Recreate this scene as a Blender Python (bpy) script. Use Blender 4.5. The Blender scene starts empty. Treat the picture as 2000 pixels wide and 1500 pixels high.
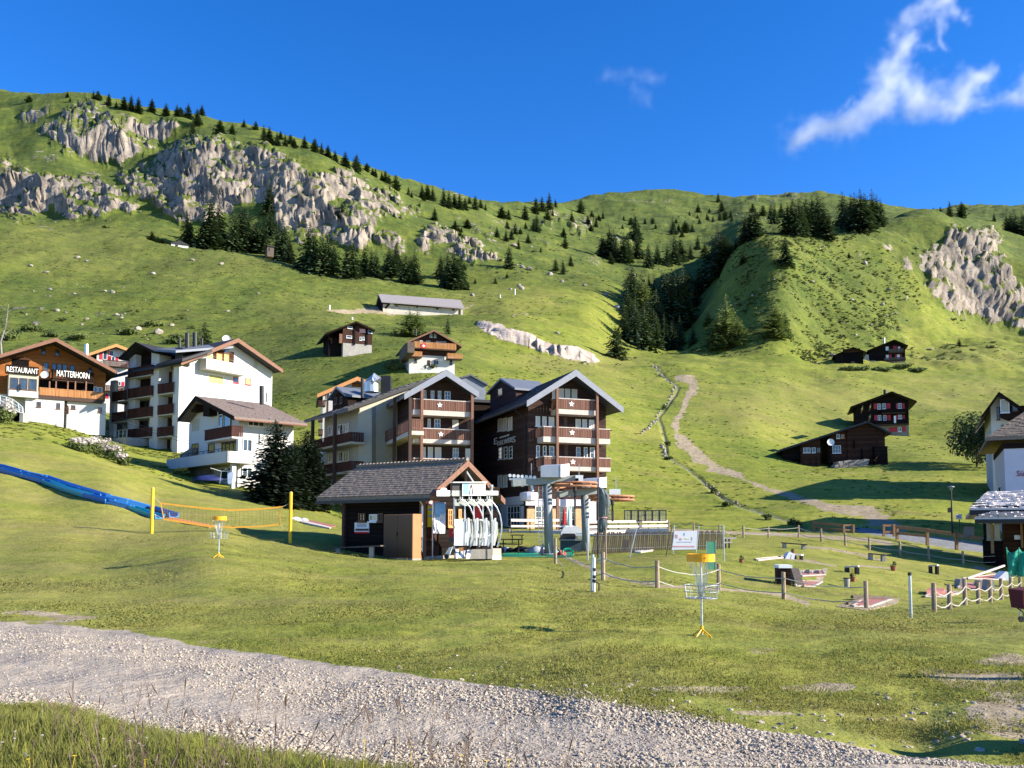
import bpy, bmesh, math, random
import numpy as np
from mathutils import Vector, Matrix
random.seed(11)
scene = bpy.context.scene
C = scene.collection
# ---------------------------------------------------------------- camera
F, PY0, PITCH, EYE = 1700.0, 921.0, math.radians(4.0), 1.6
cp, sp = math.cos(PITCH), math.sin(PITCH)
cam_d = bpy.data.cameras.new("camera")
cam = bpy.data.objects.new("camera", cam_d)
C.objects.link(cam)
cam.location = (0, 0, EYE)
cam.rotation_euler = (math.radians(90) + PITCH, 0, 0)
cam_d.sensor_width = 36.0
cam_d.lens = 36.0 * F / 2000.0
cam_d.shift_y = (PY0 - 750.0) / 2000.0
cam_d.clip_start, cam_d.clip_end = 0.1, 20000.0
scene.camera = cam
# ---------------------------------------------------------------- sky, sun, exposure
SUN_EL, SUN_AZ = math.radians(24.0), math.radians(100.0)
world = bpy.data.worlds.new("World")
scene.world = world
world.use_nodes = True
wn, wl_ = world.node_tree.nodes, world.node_tree.links
for n in list(wn): wn.remove(n)
sky = wn.new("ShaderNodeTexSky")
sky.sky_type = 'NISHITA'
sky.sun_disc = False
sky.sun_elevation, sky.sun_rotation = SUN_EL, SUN_AZ
sky.altitude, sky.air_density, sky.dust_density, sky.ozone_density = 2200, 1.0, 0.5, 3.0
hs = wn.new("ShaderNodeHueSaturation")
hs.inputs['Saturation'].default_value = 1.32
hs.inputs['Hue'].default_value = 0.512
bg = wn.new("ShaderNodeBackground")
bg.inputs['Strength'].default_value = 0.122
out = wn.new("ShaderNodeOutputWorld")
wl_.new(sky.outputs[0], hs.inputs['Color'])
wl_.new(hs.outputs[0], bg.inputs['Color'])
wl_.new(bg.outputs[0], out.inputs['Surface'])
sun_d = bpy.data.lights.new("sun", 'SUN')
sun_d.energy, sun_d.angle, sun_d.color = 5.0, math.radians(0.53), (1.0, 0.93, 0.80)
sun = bpy.data.objects.new("sun", sun_d)
C.objects.link(sun)
TO_SUN = Vector((math.sin(SUN_AZ) * math.cos(SUN_EL), math.cos(SUN_AZ) * math.cos(SUN_EL), math.sin(SUN_EL)))
sun.rotation_euler = TO_SUN.to_track_quat('Z', 'Y').to_euler()
sun.location = (60, 0, 60)
vs = scene.view_settings
vs.view_transform, vs.look, vs.gamma, vs.use_curve_mapping = 'Standard', 'None', 1.0, False
vs.exposure = 1.3
scene.cycles.volume_bounces = 6
scene.cycles.max_bounces = 8
scene.cycles.transparent_max_bounces = 16
# ---------------------------------------------------------------- helpers
def P(px, py, Y):
 "world point seen at pixel (px,py) of the 2000x1500 photograph, Y metres ahead"
 u, v = (px - 1000) / F, (PY0 - py) / F
 t = Y / (cp - v * sp)
 return Vector((u * t, Y, EYE + (sp + v * cp) * t))
def proj(p):
 x, y, z = p[0], p[1], p[2] - EYE
 d = y * cp + z * sp
 return 1000 + F * x / d, PY0 - F * (-y * sp + z * cp) / d
def tag(o, label=None, cat=None, group=None, kind=None):
 if label: o['label'] = label
 if cat: o['category'] = cat
 if group: o['group'] = group
 if kind: o['kind'] = kind
 return o
def wloc(o):
 v = Vector((0, 0, 0))
 while o is not None:
  v += Vector(o.location); o = o.parent
 return v
def thing(name, label, cat, loc=(0, 0, 0), group=None, rz=0.0):
 o = bpy.data.objects.new(name, None)
 o.empty_display_size = 0.2
 C.objects.link(o)
 o.location = loc
 o.rotation_euler = (0, 0, rz)
 return tag(o, label, cat, group)
class MB:
 "collects simple shapes; obj() links them as ONE mesh object"
 def __init__(s): s.v, s.f = [], []
 def add(s, vs, fs):
  b = len(s.v)
  s.v.extend([tuple(p) for p in vs]); s.f.extend([tuple(i + b for i in f) for f in fs])
  return s
 def box(s, x0, x1, y0, y1, z0, z1):
  return s.add([(x, y, z) for z in (z0, z1) for x, y in ((x0, y0), (x1, y0), (x1, y1), (x0, y1))],
      [(3, 2, 1, 0), (4, 5, 6, 7), (0, 1, 5, 4), (1, 2, 6, 5), (2, 3, 7, 6), (3, 0, 4, 7)])
 def hexa(s, lo, hi):
  n = len(lo)
  return s.add(list(lo) + list(hi), [tuple(range(n - 1, -1, -1)), tuple(range(n, 2 * n))] +
      [(i, (i + 1) % n, n + (i + 1) % n, n + i) for i in range(n)])
 def fbox(s, f, u0, u1, v0, v1, n0, n1):
  return s.hexa([f.pt(u0, v0, n1), f.pt(u1, v0, n1), f.pt(u1, v0, n0), f.pt(u0, v0, n0)],
      [f.pt(u0, v1, n1), f.pt(u1, v1, n1), f.pt(u1, v1, n0), f.pt(u0, v1, n0)])
 def fprism(s, f, poly, n0, n1):
  "polygon of (u,v), counter-clockwise seen from outside, from n0 (back) to n1 (front)"
  return s.hexa([f.pt(u, v, n0) for u, v in poly], [f.pt(u, v, n1) for u, v in poly])
 def bar(s, a, b, w, h=None, up=Vector((0, 0, 1))):
  a, b = Vector(a), Vector(b); h = h or w
  d = (b - a).normalized()
  if abs(d.dot(up)) > 0.95: up = Vector((0, 1, 0))
  x = d.cross(up).normalized() * w / 2; y = x.cross(d).normalized() * h / 2
  return s.hexa([a - x - y, a + x - y, a + x + y, a - x + y], [b - x - y, b + x - y, b + x + y, b - x + y])
 def tube(s, pts, r, n=8, cap=True):
  pts = [Vector(p) for p in pts]
  rs = r if isinstance(r, (list, tuple)) else [r] * len(pts)
  b = len(s.v); m = len(pts)
  ref = None
  for i, p in enumerate(pts):
   d = (pts[min(i + 1, m - 1)] - pts[max(i - 1, 0)]).normalized()
   if ref is None:
    ref = Vector((0, 0, 1)) if abs(d.z) < 0.9 else Vector((1, 0, 0))
   x = d.cross(ref).normalized(); y = x.cross(d).normalized()
   ref = y
   for k in range(n):
    a = 2 * math.pi * k / n
    s.v.append(tuple(p + x * (rs[i] * math.cos(a)) + y * (rs[i] * math.sin(a))))
  for i in range(m - 1):
   for k in range(n):
    k2 = (k + 1) % n
    s.f.append((b + i * n + k2, b + i * n + k, b + (i + 1) * n + k, b + (i + 1) * n + k2))
  if cap:
   s.f.append(tuple(b + k for k in range(n))); s.f.append(tuple(b + (m - 1) * n + n - 1 - k for k in range(n)))
  return s
 def lathe(s, prof, c=(0, 0, 0), n=16):
  b = len(s.v); m = len(prof)
  for r, z in prof:
   for k in range(n):
    a = 2 * math.pi * k / n
    s.v.append((c[0] + r * math.cos(a), c[1] + r * math.sin(a), c[2] + z))
  for i in range(m - 1):
   for k in range(n):
    k2 = (k + 1) % n
    s.f.append((b + i * n + k, b + i * n + k2, b + (i + 1) * n + k2, b + (i + 1) * n + k))
  s.f.append(tuple(b + n - 1 - k for k in range(n))); s.f.append(tuple(b + (m - 1) * n + k for k in range(n)))
  return s
 def mesh(s, name, mat, smooth=False):
  me = bpy.data.meshes.new(name)
  me.from_pydata(s.v, [], s.f)
  if mat is not None: me.materials.append(mat)
  if smooth: me.polygons.foreach_set("use_smooth", [True] * len(me.polygons))
  me.update()
  return me
 def obj(s, name, mat, parent=None, smooth=False, kind=None, label=None):
  if parent is not None:
   w = wloc(parent)
   s.v = [(p[0] - w.x, p[1] - w.y, p[2] - w.z) for p in s.v]
  o = bpy.data.objects.new(name, s.mesh(name, mat, smooth))
  C.objects.link(o)
  if parent is not None: o.parent = parent
  if kind: o['kind'] = kind
  if label: o['label'] = label
  return o
def child(name, me, parent, loc=(0, 0, 0), rot=(0, 0, 0), scl=(1, 1, 1)):
 o = bpy.data.objects.new(name, me)
 C.objects.link(o); o.parent = parent
 o.location, o.rotation_euler, o.scale = loc, rot, scl
 return o
def copy_tree(o, parent=None):
 c = o.copy(); C.objects.link(c); c.parent = parent
 for ch in list(o.children): copy_tree(ch, c)
 return c
class Face:
 "a vertical plane: O its bottom left corner, X to the right along it, N outwards"
 def __init__(s, O, X):
  s.O = Vector(O); s.X = Vector((X[0], X[1], 0)).normalized()
  s.N = Vector((s.X.y, -s.X.x, 0)); s.Z = Vector((0, 0, 1))
 def pt(s, u, v, n=0.0): return s.O + s.X * u + s.Z * v + s.N * n
 def uv(s, px, py, n=0.0):
  d = P(px, py, 1.0) - Vector((0, 0, EYE))
  c = Vector((0, 0, EYE))
  o = s.O + s.N * n
  t = (o - c).dot(s.N) / d.dot(s.N)
  q = c + d * t - o
  return q.dot(s.X), q.z
 def left(s, depth): return Face(s.O - s.N * depth, s.N)       # wall on the left end
 def right(s, w): return Face(s.O + s.X * w, -s.N)             # wall on the right end
 def width_to(s, px, py=1040):
  return s.uv(px, py)[0]
# ---------------------------------------------------------------- materials
class NT:
 def __init__(s, m):
  m.use_nodes = True
  s.t = m.node_tree; s.n = s.t.nodes; s.l = s.t.links
  for x in list(s.n): s.n.remove(x)
  s.out = s.n.new("ShaderNodeOutputMaterial")
  s.bsdf = s.n.new("ShaderNodeBsdfPrincipled")
  s.l.new(s.bsdf.outputs[0], s.out.inputs['Surface'])
  s._pos = None
 def pos(s):
  if s._pos is None: s._pos = s.n.new("ShaderNodeNewGeometry").outputs['Position']
  return s._pos
 def set(s, sock, v):
  if hasattr(v, 'is_output') or isinstance(v, bpy.types.NodeSocket): s.l.new(v, sock)
  elif isinstance(v, (tuple, list)) and len(v) == 3 and sock.type == 'RGBA': sock.default_value = (*v, 1)
  else: sock.default_value = v
 def scaled(s, v, sc):
  n = s.n.new("ShaderNodeVectorMath"); n.operation = 'MULTIPLY'
  s.set(n.inputs[0], v); n.inputs[1].default_value = sc if isinstance(sc, tuple) else (sc,) * 3
  return n.outputs[0]
 def noise(s, scale, detail=3, rough=0.55, vec=None, dist=0.0, stretch=None):
  n = s.n.new("ShaderNodeTexNoise")
  v = vec if vec is not None else s.pos()
  if stretch: v = s.scaled(v, stretch)
  s.l.new(v, n.inputs['Vector'])
  n.inputs['Scale'].default_value = scale; n.inputs['Detail'].default_value = detail
  n.inputs['Roughness'].default_value = rough; n.inputs['Distortion'].default_value = dist
  return n.outputs[0]
 def voro(s, scale, feature='F1', vec=None, out=0, stretch=None, rand=1.0):
  n = s.n.new("ShaderNodeTexVoronoi"); n.feature = feature
  v = vec if vec is not None else s.pos()
  if stretch: v = s.scaled(v, stretch)
  s.l.new(v, n.inputs['Vector']); n.inputs['Scale'].default_value = scale
  n.inputs['Randomness'].default_value = rand
  return n.outputs[out]
 def ramp(s, fac, stops):
  n = s.n.new("ShaderNodeValToRGB")
  s.set(n.inputs[0], fac)
  e = n.color_ramp.elements
  while len(e) < len(stops): e.new(0.5)
  for i, (p, c) in enumerate(stops):
   e[i].position = p
   e[i].color = (c, c, c, 1) if isinstance(c, (int, float)) else (*c, 1)
  return n.outputs[0]
 def math(s, op, a, b=0.0, clamp=False):
  n = s.n.new("ShaderNodeMath"); n.operation = op; n.use_clamp = clamp
  s.set(n.inputs[0], a); s.set(n.inputs[1], b)
  return n.outputs[0]
 def mix(s, fac, a, b, mode='MIX'):
  n = s.n.new("ShaderNodeMix"); n.data_type = 'RGBA'; n.blend_type = mode
  s.set(n.inputs[0], fac); s.set(n.inputs[6], a); s.set(n.inputs[7], b)
  return n.outputs[2]
 def attr(s, name):
  n = s.n.new("ShaderNodeAttribute"); n.attribute_name = name
  return n.outputs['Fac']
 def bump(s, h, strength=0.5, dist=0.05):
  n = s.n.new("ShaderNodeBump")
  n.inputs['Strength'].default_value = strength; n.inputs['Distance'].default_value = dist
  s.set(n.inputs['Height'], h)
  s.l.new(n.outputs[0], s.bsdf.inputs['Normal'])
 def base(s, c, rough=0.8, metal=0.0, spec=0.3):
  s.set(s.bsdf.inputs['Base Color'], c); s.set(s.bsdf.inputs['Roughness'], rough)
  s.bsdf.inputs['Metallic'].default_value = metal
  s.bsdf.inputs['Specular IOR Level'].default_value = spec
MATS = {}
def mat(name, col, rough=0.75, var=0.25, scale=3.0, metal=0.0, spec=0.3, bump=0.0, bscale=20.0, stretch=None, dirt=None):
 "a painted, wooden or metal surface: its colour, worn and varied by noise"
 if name in MATS: return MATS[name]
 m = bpy.data.materials.new(name); t = NT(m)
 a = tuple(c * (1 - var) for c in col); b = tuple(min(1, c * (1 + var * 0.7)) for c in col)
 n1 = t.noise(scale, 4, 0.6, stretch=stretch)
 c = t.ramp(n1, [(0.3, a), (0.7, b)])
 if dirt:
  c = t.mix(t.ramp(t.noise(0.9, 5, 0.65), [(0.5, 0.0), (0.75, 0.5)]), c, dirt)
 t.base(c, t.ramp(n1, [(0.3, rough * 0.9), (0.8, min(1, rough * 1.15))]), metal, spec)
 if bump: t.bump(t.noise(bscale, 3, 0.6, stretch=stretch), bump, 0.02)
 MATS[name] = m
 return m
def planks(name, col, pitch=0.16, var=0.35, horizontal=True, rough=0.85):
 "boarded timber wall: boards of their own tone with a groove between them"
 if name in MATS: return MATS[name]
 m = bpy.data.materials.new(name); t = NT(m)
 sep = t.n.new("ShaderNodeSeparateXYZ"); t.l.new(t.pos(), sep.inputs[0])
 if horizontal: k = sep.outputs['Z']
 else: k = t.math('ADD', sep.outputs['X'], t.math('MULTIPLY', sep.outputs['Y'], 0.63))
 q = t.math('DIVIDE', k, pitch)
 fl = t.math('FLOOR', q); fr = t.math('FRACT', q)
 wn_ = t.n.new("ShaderNodeTexWhiteNoise"); wn_.noise_dimensions = '1D'
 t.l.new(fl, wn_.inputs['W'])
 grain = t.noise(2.5, 5, 0.7, stretch=(0.6, 0.6, 7) if horizontal else (7, 7, 0.6))
 f = t.math('ADD', t.math('MULTIPLY', wn_.outputs[0], 0.5), t.math('MULTIPLY', grain, 0.6))
 c = t.ramp(f, [(0.15, tuple(x * (1 - var) for x in col)), (0.85, tuple(min(1, x * (1 + var)) for x in col))])
 groove = t.ramp(fr, [(0.0, 0.0), (0.10, 1.0), (0.92, 1.0), (1.0, 0.0)])
 t.base(c, rough, 0, 0.06)
 t.bump(groove, 0.9, 0.03)
 MATS[name] = m
 return m
WHITE = mat('white_render', (0.52, 0.505, 0.48), 0.85, 0.05, 1.2, dirt=(0.55, 0.52, 0.47))
CREAM = mat('cream_render', (0.40, 0.375, 0.30), 0.85, 0.08, 1.2)
LILAC = mat('pale_lilac_render', (0.55, 0.53, 0.58), 0.85, 0.06, 1.2)
DWOOD = planks('dark_larch_boards', (0.020, 0.012, 0.009))
HWOOD = planks('hotel_stained_boards', (0.058, 0.035, 0.030), 0.2)
OWOOD = planks('honey_coloured_boards', (0.28, 0.105, 0.034), 0.2, 0.25)
BWOOD = planks('old_black_boards', (0.013, 0.009, 0.008), 0.22)
RWOOD = planks('reddish_log_boards', (0.055, 0.026, 0.017), 0.25)
VWOOD = planks('upright_brown_boards', (0.055, 0.028, 0.021), 0.14, 0.35, False)
RAIL = planks('balcony_brown_boards', (0.19, 0.10, 0.075), 0.12, 0.3, False)
RAILD = planks('balcony_dark_red_boards', (0.066, 0.029, 0.022), 0.14, 0.3, False)
RAILO = planks('balcony_orange_boards', (0.40, 0.19, 0.08), 0.14, 0.3, False)
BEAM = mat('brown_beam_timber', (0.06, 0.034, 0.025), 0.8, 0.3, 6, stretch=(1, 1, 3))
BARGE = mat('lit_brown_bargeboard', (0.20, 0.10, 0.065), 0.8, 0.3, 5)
BARGEO = mat('orange_new_timber', (0.56, 0.25, 0.09), 0.75, 0.18, 5)
GREYB = mat('grey_painted_board', (0.23, 0.24, 0.28), 0.55, 0.1, 3)
SLAT = mat('weathered_grey_timber', (0.115, 0.088, 0.068), 0.9, 0.4, 7, stretch=(1, 1, 0.3))
POSTW = mat('split_post_timber', (0.33, 0.24, 0.165), 0.9, 0.35, 6, stretch=(1, 1, 0.3), bump=0.4, bscale=30)
PALEW = mat('bleached_plank', (0.52, 0.45, 0.39), 0.85, 0.15, 3)
GUARDW = mat('brown_guard_rail', (0.30, 0.17, 0.08), 0.85, 0.25, 5)
ROOFD = mat('dark_slate_blue_tile', (0.060, 0.066, 0.080), 0.5, 0.35, 8, spec=0.4)
ROOFN = mat('charcoal_roof', (0.035, 0.033, 0.036), 0.7, 0.35, 6)
ROOFB = mat('taupe_concrete_tile', (0.20, 0.155, 0.135), 0.85, 0.2, 8)
ROOFG = mat('grey_fibre_cement', (0.24, 0.215, 0.215), 0.85, 0.12, 2)
ROOFH = mat('lichened_grey_tile', (0.22, 0.175, 0.135), 0.95, 0.3, 9, spec=0.1, bump=0.3)
METALR = mat('standing_seam_metal', (0.15, 0.165, 0.19), 0.55, 0.12, 2, metal=0.2)
GALV = mat('galvanised_steel', (0.46, 0.48, 0.49), 0.42, 0.12, 10, metal=0.8)
STEEL = mat('brushed_steel', (0.50, 0.51, 0.52), 0.33, 0.08, 5, metal=0.9)
SHEET = mat('dull_steel_sheet', (0.26, 0.27, 0.25), 0.5, 0.2, 2, metal=0.4)
TOWERM = mat('grey_green_mast_paint', (0.235, 0.255, 0.25), 0.5, 0.12, 3, dirt=(0.2, 0.19, 0.17))
BOXM = mat('blue_grey_housing', (0.33, 0.36, 0.42), 0.45, 0.08, 2)
BOXW = mat('white_housing', (0.78, 0.78, 0.76), 0.5, 0.06, 2)
WHEELM = mat('rust_orange_wheel', (0.42, 0.19, 0.10), 0.7, 0.3, 6)
DARKM = mat('black_metal', (0.022, 0.022, 0.024), 0.5, 0.3, 6)
DARKO = mat('painted_opening_shade', (0.010, 0.009, 0.009), 1.0, 0.3, 3, spec=0.0)  # matte black standing in for the shade inside recesses
YELLOW = mat('yellow_paint', (0.82, 0.44, 0.015), 0.45, 0.1, 4)
YBAND = mat('orange_yellow_plastic', (0.85, 0.36, 0.008), 0.4, 0.06, 6)
FRAMEW = mat('white_window_frame', (0.74, 0.73, 0.70), 0.5, 0.05, 4)
FRAMEB = mat('brown_window_frame', (0.10, 0.05, 0.03), 0.6, 0.15, 4)
BLIND = mat('cream_blind', (0.66, 0.62, 0.54), 0.8, 0.06, 3)
BLINDY = mat('yellow_awning_blind', (0.44, 0.38, 0.14), 0.8, 0.06, 3)
SHUTR = mat('crimson_shutter', (0.42, 0.025, 0.04), 0.6, 0.15, 4)
REDF = mat('red_fabric', (0.45, 0.03, 0.03), 0.85, 0.2, 6)
FLAGR = mat('red_flag_cloth', (0.65, 0.03, 0.03), 0.8, 0.1, 6)
WHITEP = mat('white_paint', (0.80, 0.80, 0.78), 0.5, 0.05, 4)
PRINTW = mat('white_printed_panel', (0.78, 0.76, 0.78), 0.45, 0.03, 2)
PRINTR = mat('faded_red_print', (0.70, 0.32, 0.32), 0.6, 0.1, 6)
PRINTB = mat('pale_blue_print', (0.22, 0.44, 0.72), 0.6, 0.15, 9)
PRINTY = mat('pale_yellow_print', (0.74, 0.68, 0.38), 0.6, 0.1, 3)
PRINTG = mat('faded_grey_print', (0.42, 0.44, 0.48), 0.6, 0.1, 4)
LETW = mat('white_lettering', (0.82, 0.81, 0.78), 0.5, 0.02, 4)
LETG = mat('silver_grey_lettering', (0.62, 0.62, 0.60), 0.5, 0.05, 4)
LETR = mat('dark_red_lettering', (0.22, 0.02, 0.05), 0.6, 0.05, 4)
CONC = mat('cast_concrete', (0.33, 0.305, 0.27), 0.9, 0.18, 2.5, bump=0.3, dirt=(0.22, 0.2, 0.17))
CONCD = mat('weathered_concrete', (0.20, 0.185, 0.16), 0.95, 0.25, 2.5, bump=0.4)
CABF = mat('cabinet_brown_shaded', (0.085, 0.038, 0.013), 0.45, 0.08, 2)  # cabinet brown with the shade on its front put into the colour
CABO = mat('cabinet_brown_sunlit', (0.50, 0.17, 0.06), 0.5, 0.1, 2)  # same cabinet brown with the sunlight on its side put into the colour
TARP = mat('dark_green_tarpaulin', (0.085, 0.105, 0.10), 0.38, 0.3, 4, bump=0.5, bscale=5)
GREENT = mat('green_groundsheet', (0.02, 0.30, 0.16), 0.5, 0.2, 4)
TEALP = mat('teal_plastic', (0.015, 0.28, 0.36), 0.35, 0.15, 4, spec=0.5)
BLUEP = mat('blue_plastic', (0.015, 0.12, 0.38), 0.35, 0.15, 4, spec=0.5)
FELT = mat('faded_red_felt', (0.30, 0.115, 0.10), 0.9, 0.15, 5)
TERRA = mat('terracotta_clay', (0.28, 0.10, 0.05), 0.85, 0.2, 8)
ROPE = mat('cream_rope', (0.40, 0.36, 0.29), 0.9, 0.15, 30)
ROPEG = mat('grey_rope', (0.36, 0.34, 0.29), 0.9, 0.2, 30)
SUNW = mat('beige_brick_panel', (0.52, 0.34, 0.17), 0.85, 0.2, 4)
LEATHER = mat('black_rubber', (0.02, 0.02, 0.022), 0.6, 0.2, 5)
BARK = mat('spruce_bark', (0.075, 0.052, 0.04), 0.95, 0.35, 8, bump=0.5)
BIRCH = mat('pale_dead_bark', (0.24, 0.215, 0.185), 0.9, 0.25, 4)
DISH = mat('dish_white_enamel', (0.72, 0.72, 0.70), 0.4, 0.04, 4)
def glass_mat():
 m = bpy.data.materials.new('window_glass'); t = NT(m)
 c = t.ramp(t.noise(0.7, 2), [(0.3, (0.010, 0.016, 0.022)), (0.7, (0.05, 0.065, 0.075))])
 t.base(c, 0.06, 0, 0.9)
 return m
GLASS = glass_mat()
def net_mat(name, col, alpha, scale=60):
 "woven netting: threads with open holes between them"
 m = bpy.data.materials.new(name); t = NT(m)
 m.surface_render_method = 'DITHERED'
 c = t.ramp(t.noise(6, 3), [(0.3, tuple(x * 0.75 for x in col)), (0.7, col)])
 t.base(c, 0.7, 0, 0.2)
 t.bsdf.inputs['Alpha'].default_value = alpha
 return m
GNET = net_mat('green_netting', (0.03, 0.42, 0.30), 0.62)
GNET2 = net_mat('pale_green_netting', (0.12, 0.45, 0.27), 0.75)
YNET = net_mat('fine_volley_mesh', (0.35, 0.25, 0.06), 0.14)
CLEAR = net_mat('clear_screen_pane', (0.45, 0.48, 0.42), 0.22)
def stone_mat(name, lo, hi):
 m = bpy.data.materials.new(name); t = NT(m)
 oi = t.n.new("ShaderNodeObjectInfo")
 n1 = t.noise(4, 5, 0.65)
 f = t.math('ADD', t.math('MULTIPLY', oi.outputs['Random'], 0.6), t.math('MULTIPLY', n1, 0.5))
 t.base(t.ramp(f, [(0.15, lo), (0.9, hi)]), 0.9, 0, 0.25)
 t.bump(t.noise(14, 4, 0.7), 0.6, 0.05)
 return m
BOULDER = stone_mat('pale_granite', (0.18, 0.155, 0.13), (0.38, 0.33, 0.28))
PEBBLE = stone_mat('grey_gravel', (0.24, 0.195, 0.145), (0.53, 0.445, 0.335))
def leaf_mat(name, lo, hi, trans=0.25, nscale=0.5):
 m = bpy.data.materials.new(name); t = NT(m)
 oi = t.n.new("ShaderNodeObjectInfo")
 f = t.math('ADD', t.math('MULTIPLY', oi.outputs['Random'], 0.45), t.math('MULTIPLY', t.noise(nscale, 4, 0.7), 0.65))
 c = t.ramp(f, [(0.2, lo), (0.85, hi)])
 t.base(c, 0.7, 0, 0.2)
 if trans:
  tr = t.n.new("ShaderNodeBsdfTranslucent"); t.l.new(c, tr.inputs[0])
  mx = t.n.new("ShaderNodeMixShader"); mx.inputs[0].default_value = trans
  t.l.new(t.bsdf.outputs[0], mx.inputs[1]); t.l.new(tr.outputs[0], mx.inputs[2])
  t.l.new(mx.outputs[0], t.out.inputs['Surface'])
 return m
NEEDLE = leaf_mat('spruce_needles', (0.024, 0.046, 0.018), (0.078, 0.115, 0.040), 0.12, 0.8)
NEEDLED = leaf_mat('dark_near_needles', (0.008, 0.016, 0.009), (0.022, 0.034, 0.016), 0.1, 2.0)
LARCHN = leaf_mat('larch_needles', (0.12, 0.165, 0.045), (0.22, 0.27, 0.085), 0.3, 0.8)
LEAF = leaf_mat('alder_leaves', (0.065, 0.095, 0.024), (0.16, 0.19, 0.055), 0.3, 0.25)
LEAFD = leaf_mat('dark_bush_leaves', (0.025, 0.045, 0.016), (0.06, 0.085, 0.03), 0.2, 1.0)
FLOWERW = leaf_mat('pale_seed_heads', (0.45, 0.38, 0.33), (0.72, 0.66, 0.60), 0.3, 3.0)
SEEDH = leaf_mat('purple_brown_seed_heads', (0.10, 0.07, 0.05), (0.22, 0.15, 0.11), 0.2, 3.0)
YFLOW = leaf_mat('yellow_petals', (0.75, 0.48, 0.02), (0.85, 0.62, 0.05), 0.2, 3.0)
def grass_colour(t, blade=False):
 "meadow colour by place: lush, yellow-green and dry patches; the ground and the blades on it share it"
 n1 = t.noise(0.06, 6, 0.68)
 n2 = t.noise(0.42, 6, 0.72, stretch=(0.6, 1.3, 1.3))
 n3 = t.noise(1.9, 4, 0.7)
 f = t.math('ADD', t.math('ADD', t.math('MULTIPLY', n1, 0.55), t.math('MULTIPLY', n2, 0.5)), t.math('MULTIPLY', n3, 0.42))
 c = t.ramp(f, [(0.50, (0.056, 0.088, 0.012)), (0.64, (0.130, 0.165, 0.019)), (0.76, (0.225, 0.240, 0.032)), (0.86, (0.31, 0.288, 0.058)), (0.95, (0.30, 0.225, 0.105))])
 patch = t.ramp(t.noise(0.24, 6, 0.7, stretch=(0.45, 1.5, 1.5)), [(0.52, 0.0), (0.66, 0.62)])
 return t.mix(patch, c, t.ramp(n3, [(0.35, (0.13, 0.115, 0.035)), (0.65, (0.24, 0.185, 0.08))]))
# ---------------------------------------------------------------- terrain
RS = np.random.RandomState(5)
_perm = np.concatenate([RS.permutation(512)] * 3)
_g2 = np.stack([np.cos(np.arange(512) * 2 * np.pi / 512 * 37), np.sin(np.arange(512) * 2 * np.pi / 512 * 37)], 1)
_g3 = RS.normal(size=(512, 3)); _g3 /= np.linalg.norm(_g3, axis=1)[:, None]
def perlin2(x, y):
 xi = np.floor(x).astype(np.int64); yi = np.floor(y).astype(np.int64)
 fx, fy = x - xi, y - yi
 u = fx * fx * fx * (fx * (fx * 6 - 15) + 10); v = fy * fy * fy * (fy * (fy * 6 - 15) + 10)
 def g(i, j):
  h = _perm[(_perm[(xi + i) & 511] + ((yi + j) & 511))]
  return _g2[h, 0] * (fx - i) + _g2[h, 1] * (fy - j)
 a = g(0, 0) * (1 - u) + g(1, 0) * u; b = g(0, 1) * (1 - u) + g(1, 1) * u
 return (a * (1 - v) + b * v) * 1.4
def perlin3(x, y, z):
 xi = np.floor(x).astype(np.int64); yi = np.floor(y).astype(np.int64); zi = np.floor(z).astype(np.int64)
 fx, fy, fz = x - xi, y - yi, z - zi
 s = lambda f: f * f * f * (f * (f * 6 - 15) + 10)
 u, v, w = s(fx), s(fy), s(fz)
 r = 0
 for i in (0, 1):
  for j in (0, 1):
   for k in (0, 1):
    h = _perm[_perm[_perm[(xi + i) & 511] + ((yi + j) & 511)] + ((zi + k) & 511)]
    d = _g3[h, 0] * (fx - i) + _g3[h, 1] * (fy - j) + _g3[h, 2] * (fz - k)
    r = r + d * (u if i else 1 - u) * (v if j else 1 - v) * (w if k else 1 - w)
 return r * 1.5
def fbm2(x, y, oct=4, gain=0.5):
 r, a = 0, 1.0
 for o in range(oct):
  r = r + a * perlin2(x * 2 ** o + 17.3 * o, y * 2 ** o - 9.1 * o); a *= gain
 return r
def facets(u, v, sd):
 "flat tilted slabs with broken edges between them"
 ui, vi = np.floor(u).astype(np.int64), np.floor(v).astype(np.int64)
 best = np.full(u.shape, 9.0); r = np.zeros(u.shape)
 for i in (-1, 0, 1):
  for j in (-1, 0, 1):
   h = _perm[_perm[(ui + i + sd) & 511] + ((vi + j) & 511)]
   du = u - (ui + i + 0.5 + 0.9 * (_perm[h] / 512.0 - 0.5)); dv = v - (vi + j + 0.5 + 0.9 * (_perm[h + 7] / 512.0 - 0.5))
   d = du * du + dv * dv; k = d < best; best = np.where(k, d, best)
   r = np.where(k, 0.9 * (_perm[h + 13] / 256.0 - 1) + (_perm[h + 29] / 256.0 - 1) * du * 1.3 + (_perm[h + 41] / 256.0 - 1) * dv * 1.1, r)
 return r
def sstep(a, b, x):
 t = np.clip((x - a) / (b - a), 0, 1)
 return t * t * (3 - 2 * t)
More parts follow.
